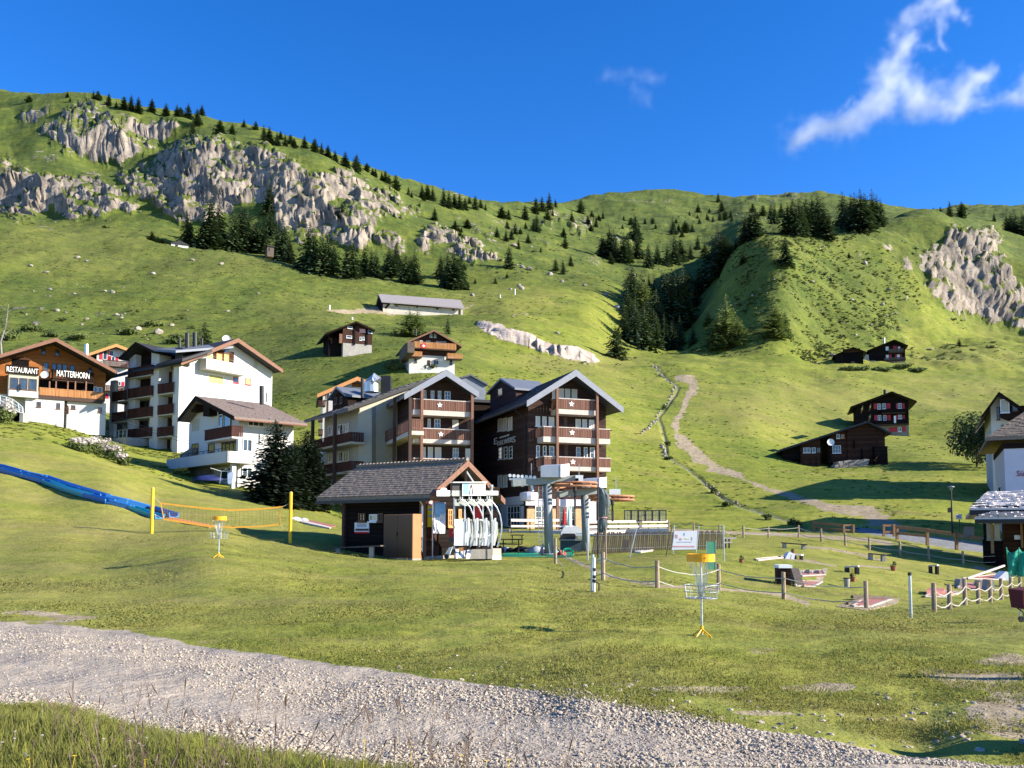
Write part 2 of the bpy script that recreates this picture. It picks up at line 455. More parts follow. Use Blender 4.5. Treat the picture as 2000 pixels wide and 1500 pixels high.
def pchip(x, y, xn):
 "monotone cubic through (x, y[:, k]); y is 2-D, one curve per column"
 h = np.diff(x)[:, None]; d = np.diff(y, axis=0) / h
 m = np.zeros_like(y)
 w1 = 2 * h[1:] + h[:-1]; w2 = h[1:] + 2 * h[:-1]
 ok = d[:-1] * d[1:] > 0
 with np.errstate(divide='ignore', invalid='ignore'):
  hm = (w1 + w2) / (w1 / d[:-1] + w2 / d[1:])
 m[1:-1] = np.where(ok, hm, 0)
 m[0], m[-1] = d[0], d[-1]
 i = np.clip(np.searchsorted(x, xn) - 1, 0, len(x) - 2)
 t = ((xn - x[i]) / (x[i + 1] - x[i]))[:, None]
 hh = (x[i + 1] - x[i])[:, None]
 t2, t3 = t * t, t * t * t
 return (2 * t3 - 3 * t2 + 1) * y[i] + (t3 - 2 * t2 + t) * hh * m[i] + (-2 * t3 + 3 * t2) * y[i + 1] + (t3 - t2) * hh * m[i + 1]
# for a number of sight lines (photograph columns): where along the slope the ground is, as (metres ahead, row)
COLS = {
 -500: [(2,2330),(6,1488),(16,1195),(28,1090),(40,1000),(58,890),(80,815),(110,785),(150,728),(220,600),(330,430),(420,420),(450,390),(470,340),(560,240),(650,175),(700,165),(900,190),(1500,330)],
 0: [(2,2330),(6,1493),(10,1312),(16,1207),(22,1150),(28,1105),(36,1060),(46,985),(58,915),(72,862),(85,830),(95,820),(112,814),(124,806),(135,785),(150,735),(180,680),(220,610),(270,535),(310,462),(330,434),(380,440),(420,430),(447,408),(458,345),(480,318),(505,298),(560,250),(620,205),(680,181),(760,190),(1000,260),(1500,380)],
 100: [(2,2330),(6,1493),(10,1312),(16,1207),(22,1150),(28,1102),(36,1055),(46,1000),(55,948),(68,890),(80,850),(92,835),(112,816),(124,806),(140,770),(170,700),(220,615),(270,545),(310,475),(332,452),(370,456),(410,440),(438,420),(452,352),(475,322),(500,300),(530,262),(560,228),(600,200),(640,192),(700,205),(1000,290),(1500,390)],
 200: [(2,2330),(6,1493),(10,1312),(15.2,1223),(22,1150),(30,1097),(40,1040),(51,968),(62,925),(75,898),(90,884),(105,872),(118,852),(130,822),(160,742),(200,660),(250,580),(300,510),(330,464),(365,464),(395,448),(425,425),(440,385),(455,355),(490,345),(520,318),(532,250),(550,222),(580,202),(620,190),(700,212),(1000,310),(1500,400)],
 300: [(2,2330),(6,1493),(10,1312),(13.5,1245),(20,1165),(28,1098),(36,1060),(44,1030),(49,1008),(60,968),(75,925),(90,900),(112,880),(125,850),(140,800),(165,735),(205,655),(250,580),(300,508),(328,472),(360,474),(395,455),(425,430),(437,405),(445,370),(470,345),(500,320),(545,285),(560,235),(590,217),(625,207),(700,230),(1000,320),(1500,405)],
 400: [(2,2330),(6,1493),(10,1312),(12.4,1263),(18,1185),(26.3,1093),(34,1063),(42,1035),(50,1010),(60,980),(72,958),(80,944),(95,915),(112,888),(125,852),(140,795),(170,722),(210,652),(250,582),(290,528),(325,489),(360,490),(395,474),(415,462),(432,400),(448,335),(465,290),(490,272),(530,260),(570,244),(610,233),(700,258),(1000,335),(1500,410)],
 500: [(2,2330),(6,1493),(9,1345),(11.6,1276),(18,1185),(28,1095),(36,1075),(44,1048),(50,1025),(60,1000),(72,975),(80,955),(95,925),(112,888),(130,835),(150,765),(180,695),(220,640),(255,588),(290,542),(318,508),(350,512),(390,495),(412,470),(432,400),(448,330),(462,292),(485,276),(530,268),(575,258),(620,262),(720,300),(1000,350),(1500,410)],
 600: [(2,2330),(6,1493),(9,1350),(11,1287),(16,1207),(22,1147),(30,1100),(36,1085),(41,1070),(50,1035),(60,1018),(70,1000),(80,980),(95,930),(110,880),(130,818),(150,745),(170,694),(200,640),(240,585),(270,560),(300,535),(318,524),(345,532),(375,520),(397,490),(415,440),(432,385),(445,335),(460,305),(490,292),(540,284),(590,286),(650,310),(1000,370),(1500,412)],
 700: [(2,2330),(6,1493),(9,1345),(10.4,1302),(16,1207),(24,1138),(32,1102),(38,1092),(43,1078),(50,1045),(60,1030),(75,1022),(88,1005),(100,970),(115,910),(130,850),(150,752),(170,696),(190,665),(225,632),(258,620),(270,604),(290,568),(312,546),(350,552),(385,525),(402,496),(418,450),(434,405),(450,365),(470,345),(510,335),(560,325),(600,326),(700,350),(1000,385),(1500,415)],
 800: [(2,2330),(6,1493),(9,1340),(9.8,1318),(16,1205),(24,1135),(32,1104),(39.5,1094),(45,1080),(55,1052),(70,1036),(82,1030),(95,1000),(115,920),(130,840),(145,762),(154,718),(170,690),(190,668),(230,640),(256,634),(268,619),(282,603),(306,560),(330,562),(360,552),(385,530),(405,495),(425,455),(450,428),(500,390),(555,364),(600,356),(700,365),(1000,395),(1500,415)],
 900: [(2,2330),(6,1490),(9.2,1330),(16,1202),(24,1136),(32,1108),(39.5,1096),(46,1078),(58,1050),(74,1036),(84,1030),(98,995),(118,910),(135,825),(155,735),(175,695),(200,672),(230,650),(258,638),(275,625),(288,606),(300,580),(320,571),(350,566),(385,540),(410,510),(430,480),(470,445),(530,408),(600,385),(650,380),(720,385),(1000,402),(1500,418)],
 1000: [(2,2330),(6,1490),(8.8,1340),(16,1200),(24,1138),(32,1108),(39,1096),(46,1078),(58,1050),(74,1036),(84,1030),(100,990),(120,900),(140,805),(160,750),(185,712),(205,690),(217,678),(222,646),(240,636),(262,616),(285,592),(310,578),(340,570),(370,555),(420,510),(500,462),(600,428),(700,408),(800,399),(950,408),(1500,425)],
 1080: [(2,2330),(6,1490),(8.2,1354),(13.4,1243),(20,1172),(28,1128),(36,1104),(42,1088),(52,1060),(66,1042),(82,1032),(100,988),(120,900),(140,815),(162,755),(188,720),(208,700),(219,688),(224,660),(242,646),(275,615),(310,588),(350,568),(400,545),(480,495),(600,450),(740,415),(850,400),(1000,402),(1500,425)],
 1150: [(2,2330),(6,1490),(7.6,1365),(13.4,1240),(20,1172),(28,1128),(36,1102),(45,1074),(58,1052),(72,1042),(84,1034),(100,985),(120,900),(140,825),(165,762),(190,728),(212,706),(222,700),(226,686),(245,668),(275,630),(315,594),(355,572),(400,552),(480,515),(600,475),(750,436),(900,408),(1050,388),(1200,392),(1500,420)],
 1220: [(2,2330),(6,1490),(7.4,1380),(13.4,1242),(20,1174),(28,1130),(36,1098),(45,1072),(60,1048),(76,1036),(90,1015),(104,975),(122,905),(142,838),(168,775),(195,738),(222,712),(240,700),(262,685),(290,665),(330,625),(370,592),(420,560),(500,522),(620,475),(780,432),(950,398),(1080,376),(1200,380),(1500,415)],
 1300: [(2,2330),(6,1490),(7.1,1395),(13.4,1243),(20,1175),(28,1130),(36,1094),(45,1070),(60,1046),(76,1034),(92,1012),(108,965),(128,895),(150,832),(180,772),(210,732),(240,707),(260,697),(290,690),(320,668),(380,615),(450,562),(520,522),(650,470),(800,430),(950,398),(1100,375),(1200,376),(1500,410)],
 1350: [(2,2330),(6,1488),(7,1405),(13.4,1246),(20,1180),(28,1140),(36,1098),(45,1070),(62,1045),(78,1032),(95,1005),(110,962),(130,895),(152,832),(182,770),(212,730),(240,706),(262,696),(288,682),(312,662),(330,648),(365,636),(420,590),(520,530),(650,475),(800,434),(950,402),(1080,380),(1200,382),(1500,410)],
 1400: [(2,2330),(6,1488),(6.9,1416),(13.4,1248),(20,1185),(28,1152),(36,1105),(46,1072),(62,1048),(80,1032),(96,1000),(112,955),(132,892),(155,830),(185,770),(215,732),(242,706),(256,698),(270,690),(290,660),(312,620),(332,580),(350,560),(375,560),(450,545),(560,508),(700,462),(900,420),(1060,388),(1180,386),(1500,408)],
 1450: [(2,2330),(6,1488),(6.9,1424),(13.4,1250),(20,1190),(28,1160),(36,1112),(46,1076),(64,1049),(80,1034),(97,998),(113,950),(133,892),(156,830),(186,772),(216,735),(242,708),(256,698),(268,684),(288,640),(308,588),(330,532),(352,482),(374,456),(400,454),(500,458),(700,438),(900,406),(1050,386),(1180,386),(1500,408)],
 1520: [(2,2330),(6,1488),(6.8,1432),(13.4,1252),(20,1198),(28,1168),(37,1115),(48,1080),(62,1052),(80,1036),(98,996),(114,948),(132,905),(150,868),(178,800),(210,752),(240,718),(256,702),(266,682),(284,612),(302,548),(322,496),(344,466),(372,455),(410,452),(440,455),(520,462),(680,440),(880,412),(1030,388),(1150,386),(1500,408)],
 1600: [(2,2330),(6,1488),(6.7,1440),(10,1318),(13.4,1252),(19,1208),(25,1186),(30,1166),(38,1120),(48,1086),(60,1057),(72,1045),(86,1022),(100,985),(115,945),(128,920),(136,912),(150,885),(165,852),(185,805),(215,760),(245,728),(264,713),(274,702),(286,676),(302,622),(320,562),(342,508),(364,474),(388,455),(430,448),(455,454),(520,462),(660,440),(880,410),(1020,386),(1120,380),(1250,390),(1500,408)],
 1700: [(2,2330),(6,1488),(6.6,1458),(10,1316),(13.4,1250),(19,1211),(26,1192),(31,1170),(40,1122),(50,1092),(60,1065),(70,1048),(84,1025),(100,985),(116,945),(130,915),(138,905),(150,880),(166,853),(190,810),(220,760),(248,728),(266,712),(277,704),(289,688),(306,645),(328,588),(353,532),(378,480),(400,448),(430,435),(460,440),(560,455),(700,432),(900,408),(1020,396),(1120,396),(1500,408)],
 1800: [(2,2330),(6,1490),(6.4,1478),(10,1314),(14,1248),(20,1212),(27,1194),(34,1166),(44,1122),(54,1092),(60,1076),(67,1060),(76,1040),(90,1008),(105,968),(122,930),(134,908),(150,875),(172,845),(200,798),(240,745),(268,716),(282,704),(300,686),(328,640),(356,585),(380,530),(396,478),(415,432),(440,410),(470,416),(600,430),(900,420),(1100,412),(1500,420)],
 1900: [(2,2330),(6,1490),(9,1345),(13,1258),(20,1208),(30,1182),(35,1170),(45,1130),(55,1100),(60,1086),(67,1070),(80,1038),(95,1000),(110,955),(122,932),(136,905),(152,870),(178,830),(215,780),(255,735),(280,710),(300,694),(330,668),(362,640),(378,615),(392,545),(405,485),(425,452),(445,438),(470,445),(600,442),(800,430),(1000,410),(1100,405),(1200,408),(1500,420)],
 2000: [(2,2330),(6,1492),(9,1345),(13,1255),(20,1205),(30,1182),(36,1170),(45,1138),(55,1110),(60,1098),(70,1072),(85,1030),(100,985),(120,932),(150,870),(180,822),(220,772),(260,735),(300,705),(340,672),(372,650),(386,610),(396,550),(406,515),(440,520),(520,480),(700,450),(900,415),(1000,403),(1150,410),(1500,420)],
 2500: [(2,2330),(6,1492),(9,1345),(13,1255),(20,1205),(30,1185),(36,1172),(45,1140),(55,1112),(60,1100),(70,1075),(85,1030),(100,985),(120,932),(150,870),(180,822),(220,772),(260,735),(300,705),(340,680),(372,660),(390,630),(405,570),(420,530),(450,535),(520,490),(700,450),(900,405),(1000,390),(1150,400),(1500,420)],
}
KPX = np.array(sorted(COLS), float)
YL = np.linspace(math.log(2.0), math.log(1500.0), 1400)
YD = np.exp(YL)
KPY = np.stack([pchip(np.log(np.array([a for a, b in COLS[int(k)]], float)),
      np.array([b for a, b in COLS[int(k)]], float)[:, None], YL)[:, 0] for k in KPX], 0)   # key columns x depths
KXD = np.arange(-500, 2501, 10.0)
KPYD = pchip(KPX, KPY, KXD)
# a little smoothing across the columns so that no seam shows
_w = ((YD > 88) & (YD < 330)).astype(float)
_k = np.hanning(41); _k /= _k.sum(); _w = np.convolve(np.pad(_w, 20, mode='edge'), _k, 'valid')
_sm = KPYD.copy()
for _ in range(70): _sm[1:-1] = 0.25 * _sm[:-2] + 0.5 * _sm[1:-1] + 0.25 * _sm[2:]
_w2 = _w[None, :] * sstep(1150, 850, KXD)[:, None] * (1 - .95 * sstep(820, 930, KXD)[:, None] * (sstep(190, 205, YD) * sstep(262, 245, YD))[None, :])
KPYD = KPYD * (1 - _w2) + _sm * _w2
for _ in range(5):
 KPYD[1:-1] = 0.25 * KPYD[:-2] + 0.5 * KPYD[1:-1] + 0.25 * KPYD[2:]
def ground_py(px, Y):
 px = np.asarray(px, float); Y = np.asarray(Y, float)
 a = np.clip((px + 500) / 10.0, 0, len(KXD) - 1.001); i = a.astype(int); fa = a - i
 b = np.clip((np.log(np.maximum(Y, 2.0)) - YL[0]) / (YL[1] - YL[0]), 0, len(YL) - 1.001); j = b.astype(int); fb = b - j
 return (KPYD[i, j] * (1 - fa) + KPYD[i + 1, j] * fa) * (1 - fb) + (KPYD[i, j + 1] * (1 - fa) + KPYD[i + 1, j + 1] * fa) * fb
def unproj(px, py, Y):
 u, v = (px - 1000) / F, (PY0 - py) / F
 t = Y / (cp - v * sp)
 return u * t, Y, EYE + (sp + v * cp) * t
def wobble(x, y):
 "small humps and tussocks of the real ground, growing with the distance from the mown lawn"
 d = np.hypot(x, y)
 k1 = sstep(60, 300, d)
 r = 0.035 * sstep(5, 15, d) * fbm2(x / 2.3, y / 2.3, 3) + 0.02 * perlin2(x / 0.7, y / 0.7)
 r = r + k1 * (1.5 * fbm2(x / 38 + 3, y / 38, 2) + 0.42 * fbm2(x / 9.5, y / 9.5 + 8, 2) + 0.20 * perlin2(x / 3.1, y / 2.2))
 k2 = sstep(330, 700, d)
 r = r + k2 * (5.0 * fbm2(x / 110, y / 110 + 2, 3) + 3.2 * np.abs(perlin2(x / 30 + 5, y / 30)) + 1.1 * np.abs(perlin2(x / 11, y / 11 + 3)))
 k3 = sstep(240, 290, y) * sstep(470, 400, y) * sstep(20, 60, x)
 r = r + k3 * (1.9 * perlin2(x / 17 + 2, y / 17) + 0.8 * np.abs(perlin2(x / 6.5, y / 6.5 + 3)))
 return r
def ground_at(px, Y):
 "world point of the ground on the sight line px, Y metres ahead"
 py = float(ground_py(px, Y))
 x, y, z = unproj(px, py, Y)
 return Vector((x, y, z + float(wobble(np.array([x]), np.array([y]))[0])))
def ground_z(x, y):
 px = 1000 + F * x / y
 for _ in range(5):
  py = float(ground_py(px, y)); v = (PY0 - py) / F
  px = 1000 + F * x / (y / (cp - v * sp))
 return unproj(px, float(ground_py(px, y)), y)[2] + float(wobble(np.array([x]), np.array([y]))[0])
_YS = np.exp(np.linspace(math.log(5.9), math.log(1250), 2500))
def ground_hit(px, py, y0=5.9, y1=1250):
 "first ground seen at a pixel, or the ridge just under it"
 ys = _YS[(_YS >= y0) & (_YS <= y1)]
 g = ground_py(np.full_like(ys, px), ys)
 k = np.nonzero(g <= py)[0]
 return float(ys[k[0]]) if len(k) else float(ys[np.argmin(g)])
def ghit(px, py, y0=5.9, y1=1250): return ground_at(px, ground_hit(px, py, y0, y1))
# ---------------------------------------------------------------- ground masks (in the sight-line grid) and mesh
def zpoly(ox, oy, s, pts): return [(ox + x / s, oy + y / s) for x, y in pts]
_A = (0, 160, 2.857); _B = (500, 260, 2.857); _Cc = (1100, 340, 3.948); _D = (1500, 340, 3.948)
ROCKS = [  # outline, metres of relief
 (zpoly(*_A, [(205,260),(250,230),(330,200),(400,140),(480,100),(530,95),(590,130),(650,165),(720,180),(800,230),(880,215),(940,230),(995,270),(960,320),(880,370),(780,410),(680,465),(590,460),(470,420),(380,390),(330,340),(270,290)]), 7),
 (zpoly(*_A, [(120,240),(130,190),(200,165),(290,130),(310,165),(240,190),(215,215),(170,250)]), 4),
 (zpoly(*_A, [(160,375),(220,370),(300,395),(350,430),(290,445),(180,410)]), 3),
 (zpoly(*_A, [(-300,420),(0,400),(60,395),(120,430),(60,460),(160,480),(250,520),(340,540),(420,520),(540,510),(600,560),(660,590),(690,640),(780,690),(740,730),(630,720),(560,755),(440,760),(430,785),(340,740),(310,720),(300,690),(240,740),(180,780),(90,800),(0,750),(-300,760)]), 6),
 (zpoly(*_A, [(185,800),(240,790),(310,820),(300,835),(190,820)]), 2),
 ([(224,349),(266,335),(287,317),(315,296),(350,275),(378,268),(434,274),(466,277),(504,279),(546,296),(574,310),(600,335),(640,338),(680,325),(700,344),(717,351),(728,365),(742,372),(759,368),(780,382),(794,400),(829,414),(794,418),(790,426),(770,424),(745,414),(741,428),(738,445),(724,463),(720,484),(706,493),(668,484),(640,470),(616,465),(592,475),(556,457),(539,440),(535,419),(497,387),(480,402),(458,408),(427,429),(385,433),(350,436),(332,426),(308,412),(294,394),(270,384),(245,373)], 8),
 (zpoly(*_B, [(670,600),(665,560),(720,525),(790,545),(845,600),(835,665),(780,660),(740,650),(690,620)]), 5),
 (zpoly(*_B, [(890,660),(895,600),(960,525),(1010,520),(1090,560),(1130,590),(1230,600),(1270,640),(1340,680),(1370,715),(1280,710),(1230,735),(1170,735),(1060,660),(1050,630),(985,620),(980,670),(930,675)]), 6),
 (zpoly(*_B, [(1180,505),(1240,515),(1290,560),(1370,610),(1370,635),(1300,600),(1230,570)]), 4),
 (zpoly(*_B, [(1590,490),(1680,440),(1710,470),(1790,470),(1860,475),(1900,530),(1860,570),(1810,590),(1770,560),(1730,520),(1640,525)]), 7),
 (zpoly(*_B, [(1580,600),(1640,600),(1660,650),(1620,660)]), 4),
 (zpoly(*_B, [(1850,720),(1890,690),(1930,710),(1910,755),(1860,745)]), 4),
 (zpoly(*_B, [(1055,330),(1090,318),(1180,365),(1170,390),(1110,355)]), 4),
 (zpoly(*_B, [(1280,465),(1400,505),(1480,540),(1440,560),(1350,505)]), 3),
 (zpoly(*_B, [(1060,450),(1100,445),(1145,480),(1120,495)]), 3),
 (zpoly(*_B, [(1430,405),(1550,405),(1530,432),(1440,425)]), 4),
 (zpoly(*_Cc, [(345,490),(420,480),(460,510),(540,490),(560,520),(500,545),(410,560)]), 5),
 (zpoly(*_Cc, [(480,215),(520,190),(640,195),(720,190),(700,230),(600,235),(500,235)]), 5),
 (zpoly(*_Cc, [(740,210),(840,180),(850,215),(780,225)]), 5),
 (zpoly(*_Cc, [(1410,170),(1480,155),(1520,185),(1500,230),(1450,215)]), 6),
 (zpoly(*_Cc, [(1560,215),(1620,200),(1660,225),(1640,260),(1590,245)]), 5),
 (zpoly(*_Cc, [(1640,180),(1690,150),(1790,130),(1870,200),(1880,230),(1780,235),(1760,200)]), 7),
 (zpoly(*_Cc, [(180,690),(240,640),(300,660),(260,725),(210,710)]), 4),
 (zpoly(*_Cc, [(1220,190),(1290,215),(1270,240),(1225,230)]), 4),
 (zpoly(*_D, [(1160,640),(1230,540),(1330,530),(1380,440),(1450,430),(1520,470),(1560,420),(1640,450),(1700,440),(1750,480),(1800,540),(1750,600),(1850,700),(1920,800),(1974,900),(2400,1100),(2400,1400),(1974,1235),(1900,1190),(1800,1150),(1720,1165),(1600,1110),(1420,1080),(1400,1115),(1290,1050),(1240,950),(1200,880),(1220,800),(1170,730)]), 7),
 (zpoly(*_D, [(670,590),(720,580),(735,615),(690,630)]), 2),
 (zpoly(*_D, [(690,660),(720,640),(735,700),(710,765),(690,740)]), 2),
 (zpoly(*_D, [(770,690),(820,675),(835,740),(790,750)]), 2),
 (zpoly(*_D, [(830,550),(930,535),(985,590),(930,610),(870,590)]), 3),
 (zpoly(*_D, [(1000,650),(1080,650),(1120,720),(1090,790),(1040,760)]), 3),
 (zpoly(*_D, [(1050,960),(1090,950),(1085,1000),(1055,1005)]), 2),
 ([(930,632),(960,633),(1000,641),(1030,647),(1062,656),(1100,667),(1130,671),(1160,688),(1172,702),(1162,706),(1120,699),(1080,690),(1040,678),(1000,669),(960,656),(935,645)], 3.2),
 ([(22,597),(48,595),(60,602),(58,608),(24,607)], .8), ([(64,604),(84,598),(97,605),(84,611),(65,608)], .8),
 ([(66,521),(78,524),(92,531),(88,533),(70,526)], .6), ([(188,612),(198,606),(214,614),(212,618),(196,617)], .6),
 ([(60,622),(90,624),(110,628),(86,631),(64,628)], .5), ([(100,641),(122,638),(130,648),(108,652)], .5),
]
PATH = [(1760,1034,13),(1745,1025,15),(1700,1008,23),(1640,998,12),(1560,975,11),(1500,955,10),(1440,930,11),(1400,912,12),(1365,893,21),(1340,868,24),(1322,845,11),(1319,825,12),(1335,800,10),(1345,775,10),(1357,755,14),(1346,742,14),(1322,737,7)]
STREAM = [(1276,716),(1300,737),(1325,755),(1320,772),(1300,797),(1285,815),(1292,830),(1300,860),(1302,888),(1345,915),(1370,935),(1390,955),(1412,972),(1450,990),(1500,1005),(1545,1018),(1572,1030)]
WALKS = [[(1090,1083,7),(1115,1092,6),(1150,1108,8),(1182,1121,7),(1232,1135,6),(1290,1144,6),(1345,1148,5),(1400,1150,6),(1480,1157,5),(1530,1163,8),(1578,1180,9)],
   [(1310,1036,7),(1400,1040,7),(1500,1043,7),(1600,1048,7),(1680,1053,8),(1740,1062,10)],
   [(1575,1068,5),(1620,1072,5),(1680,1083,5),(1718,1094,5)], [(1500,1088,3),(1580,1096,6),(1632,1106,5)],
   [(1600,1130,14),(1612,1113,10)], [(1905,1108,8),(1930,1114,9),(1952,1126,12)], [(1680,1105,4),(1745,1110,4)],
   [(1030,606,5),(1008,611,4),(1000,618,3)], [(925,592,3),(905,600,3),(880,622,3)], [(700,604,6),(735,606,10),(770,612,8),(640,602,5)]]
def seg_dist(px, py, pts):
 "distance in rows/columns to a polyline, and the width interpolated along it"
 best = np.full(px.shape, 1e9); wid = np.zeros(px.shape)
 for a, b in zip(pts[:-1], pts[1:]):
  dx, dy = b[0] - a[0], b[1] - a[1]
  t = np.clip(((px - a[0]) * dx + (py - a[1]) * dy) / (dx * dx + dy * dy), 0, 1)
  d = np.hypot(px - a[0] - t * dx, py - a[1] - t * dy)
  k = d < best; best = np.where(k, d, best)
  if len(a) > 2: wid = np.where(k, a[2] + (b[2] - a[2]) * t, wid)
 return best, wid
def poly_sd(px, py, pts):
 "signed distance to a closed outline, positive inside"
 d, _ = seg_dist(px, py, pts + [pts[0]])
 ins = np.zeros(px.shape, bool)
 for a, b in zip(pts, pts[1:] + [pts[0]]):
  c = (a[1] > py) != (b[1] > py)
  if a[1] != b[1]: ins ^= c & (px < (b[0] - a[0]) * (py - a[1]) / (b[1] - a[1]) + a[0])
 return np.where(ins, d, -d)
def near_mask(px, py, pts, m):
 xs = [p[0] for p in pts]; ys = [p[1] for p in pts]
 return np.nonzero((px > min(xs) - m) & (px < max(xs) + m) & (py > min(ys) - m) & (py < max(ys) + m))
ROAD_TOP = [(-700,1195),(-300,1202),(0,1212),(90,1218),(190,1223),(250,1228),(350,1252),(450,1266),(550,1280),(700,1306),(850,1323),(1000,1342),(1100,1357),(1200,1376),(1275,1391),(1400,1416),(1550,1434),(1650,1449),(1750,1472),(2000,1497),(2500,1530)]
ROAD_BOT = [(-700,1350),(-300,1362),(0,1378),(100,1388),(170,1394),(215,1430),(400,1446),(450,1470),(650,1497),(900,1520),(1200,1540),(1600,1580),(2500,1700)]
def lin(pts, x): return np.interp(x, [p[0] for p in pts], [p[1] for p in pts])
def build_ground():
 cols = np.concatenate([np.arange(-500, -20, 14.0), np.arange(-20, 2021, 2.3), np.arange(2034, 2501, 14.0)])
 # rows: evenly spread over what the slope shows
 sel = KPYD[(KXD >= 0) & (KXD <= 2000)]
 step = np.abs(np.diff(sel, axis=1)).mean(0) + 0.28 + 0.0 * YD[1:]
 step = np.where(YD[1:] < 5.5, 0.3, step)
 cum = np.concatenate([[0], np.cumsum(step)])
 NR = 640
 Yr = np.interp(np.linspace(0, cum[-1], NR), cum, YD)
 PX, YY = np.meshgrid(cols, Yr, indexing='ij')
 PY = ground_py(PX, YY)
 X, Y_, Z = unproj(PX, PY, YY)
 Z = Z + wobble(X, YY)
 tr = fbm2(X / 26.0, YY / 26.0 + 4, 2)
 Z = Z + 0.22 * sstep(110, 230, YY) * (np.abs(((Z + 1.6 * tr) / 1.9) % 1.0 - 0.5) * 4 - 1) * sstep(-.1, .5, fbm2(X / 45.0 + 7, YY / 45.0, 2))
 n1 = fbm2(X / 7.0, (YY + Z * 1.3) / 7.0, 4)
 n2 = fbm2(X / 1.1, YY / 1.1, 3)
 vis = PY <= np.minimum.accumulate(PY, axis=1) + 3.0
 rock = np.zeros(PX.shape); amp = np.zeros(PX.shape)
 far = YY > 150
 for poly, a in ROCKS:
  nsc = min(1.0, max(0.25, min(max(p[0] for p in poly) - min(p[0] for p in poly), max(p[1] for p in poly) - min(p[1] for p in poly)) / 50))
  if a == 3.2: nsc = 0.3
  idx = near_mask(PX, PY, poly, 14)
  k = far[idx] & vis[idx]
  if poly[0][1] < 560: k &= YY[idx] > 360
  idx = (idx[0][k], idx[1][k])
  if not len(idx[0]): continue
  sc = 1.0 if a > 1.7 else 0.3
  sd = poly_sd(PX[idx], PY[idx], poly) + (n1[idx] * 10.0 + n2[idx] * 3.0) * sc * nsc
  m = sstep(-1.5 * sc - 0.5, 2.5 * sc + 0.5, sd)
  mm = sstep(-4 * sc, 12 * sc, sd) * a
  rock[idx] = np.maximum(rock[idx], m); amp[idx] = np.maximum(amp[idx], mm)
 # crags: push the rock out and back along the line of the slope
 k = amp > 0.02
 x, y, z, a = X[k], YY[k], Z[k], amp[k]
 xa = x + 0.45 * z; fl = y + z
 w1 = perlin3(xa / 30, fl / 75, z / 60); w2 = perlin3(xa / 11 + 4, fl / 48, z / 60 + 3)
 w3 = perlin3(xa / 4.6, fl / 19, z / 30); w4 = perlin3(xa / 1.9, fl / 6, z / 9 + 7); w5 = perlin3((x - z) / 17, y / 30, (z + 0.5 * x) / 6.5)
 jx, jz = 0.35 * w3, 0.35 * w4
 r = 0.9 * (1 - 2 * np.abs(w1)) + 0.25 * (1 - 2.4 * np.abs(w2)) + 0.62 * facets(xa / 15 + jx, (fl - .5 * x) / 27 + jz, 3) + 0.40 * facets(xa / 6 + jx, (fl + .4 * x) / 10 + jz, 77) + 0.17 * facets(xa / 2.4, fl / 3.6, 140) + 0.2 * (1 - 2 * np.abs(w4)) + 0.35 * (1 - 2.2 * np.abs(w5))
 st = z / 5.5 + 0.8 * w1 + 0.6 * w2
 r = r + 0.35 * (np.abs((st % 1.0) - 0.5) * 4 - 1)
 q = np.minimum(a, 6) * 0.39
 X[k] += q * 0.55 * perlin3(x / 9 + 9, y / 9, z / 20); YY2 = YY.copy(); YY2[k] = y - q * r * 0.95
 Z[k] = z + q * 0.35 * r
 # flat things
 d_top = PY - (lin(ROAD_TOP, PX) + 4 * n2 * np.clip(YY / 10, .5, 2)); d_bot = (lin(ROAD_BOT, PX) + 9 * n2) - PY
 near = YY < 22
 gravel = np.where(near, sstep(-3, 4, d_top) * sstep(-8, 8, d_bot), 0)
 dirt = np.zeros(PX.shape); asphalt = np.zeros(PX.shape); dry = np.zeros(PX.shape); scrub = np.zeros(PX.shape)
 idx = near_mask(PX, PY, PATH, 40); kk = (YY[idx] > 50) & (YY[idx] < 262); idx = (idx[0][kk], idx[1][kk])
 d, w = seg_dist(PX[idx], PY[idx], PATH); d = d * 0.85
 rut = np.where(w < 24, 0.72 + 0.28 * np.cos(np.clip(d / np.maximum(w * 0.25, 1), 0, 2) * np.pi), 1.0)
 dirt[idx] = np.maximum(dirt[idx], sstep(1.25, 0.7, d / np.maximum(w / 2, 1) + 0.8 * n1[idx] + 0.4 * n2[idx]) * np.clip(1 - 0.45 * (1 - rut), 0, 1))
 for wk in WALKS:
  idx = near_mask(PX, PY, wk, 20); kk = YY[idx] > 22
  idx = (idx[0][kk], idx[1][kk])
  d, w = seg_dist(PX[idx], PY[idx], wk)
  dirt[idx] = np.maximum(dirt[idx], 0.9 * sstep(1.2, 0.6, d / np.maximum(w / 2, 1) + 0.25 * n2[idx]))
 for (cx, cy, rx, ry, s) in [(1920,1325,110,17,1),(1960,1290,55,13,.9),(1990,1392,75,36,.95),(1370,1345,85,7,.8),(1610,1343,60,6,.8),(1330,1378,60,6,.5),(1490,1393,50,5,.6),
        (1485,1270,40,7,.5),(90,1208,105,11,.9),(430,1252,70,6,.5),(120,1040,110,9,.35),(330,1040,110,8,.35),(1130,700,70,18,.35)]:
  e = ((PX - cx) / rx) ** 2 + ((PY - cy) / ry) ** 2 + 1.5 * n2 + 0.9 * n1
  dirt = np.maximum(dirt, np.where((YY < 60) | (cy < 800), s * sstep(1.15, 0.45, e), 0) * (np.abs(PX - cx) < 3 * rx))
 rp = [(1640,1030),(1690,1042),(1740,1050),(1800,1062),(1860,1072),(1960,1083),(2200,1100),(2200,1070),(1930,1062),(1860,1053),(1800,1046),(1740,1038),(1690,1031)]
 idx = near_mask(PX, PY, rp, 6); kk = (YY[idx] > 40) & (YY[idx] < 100); idx = (idx[0][kk], idx[1][kk])
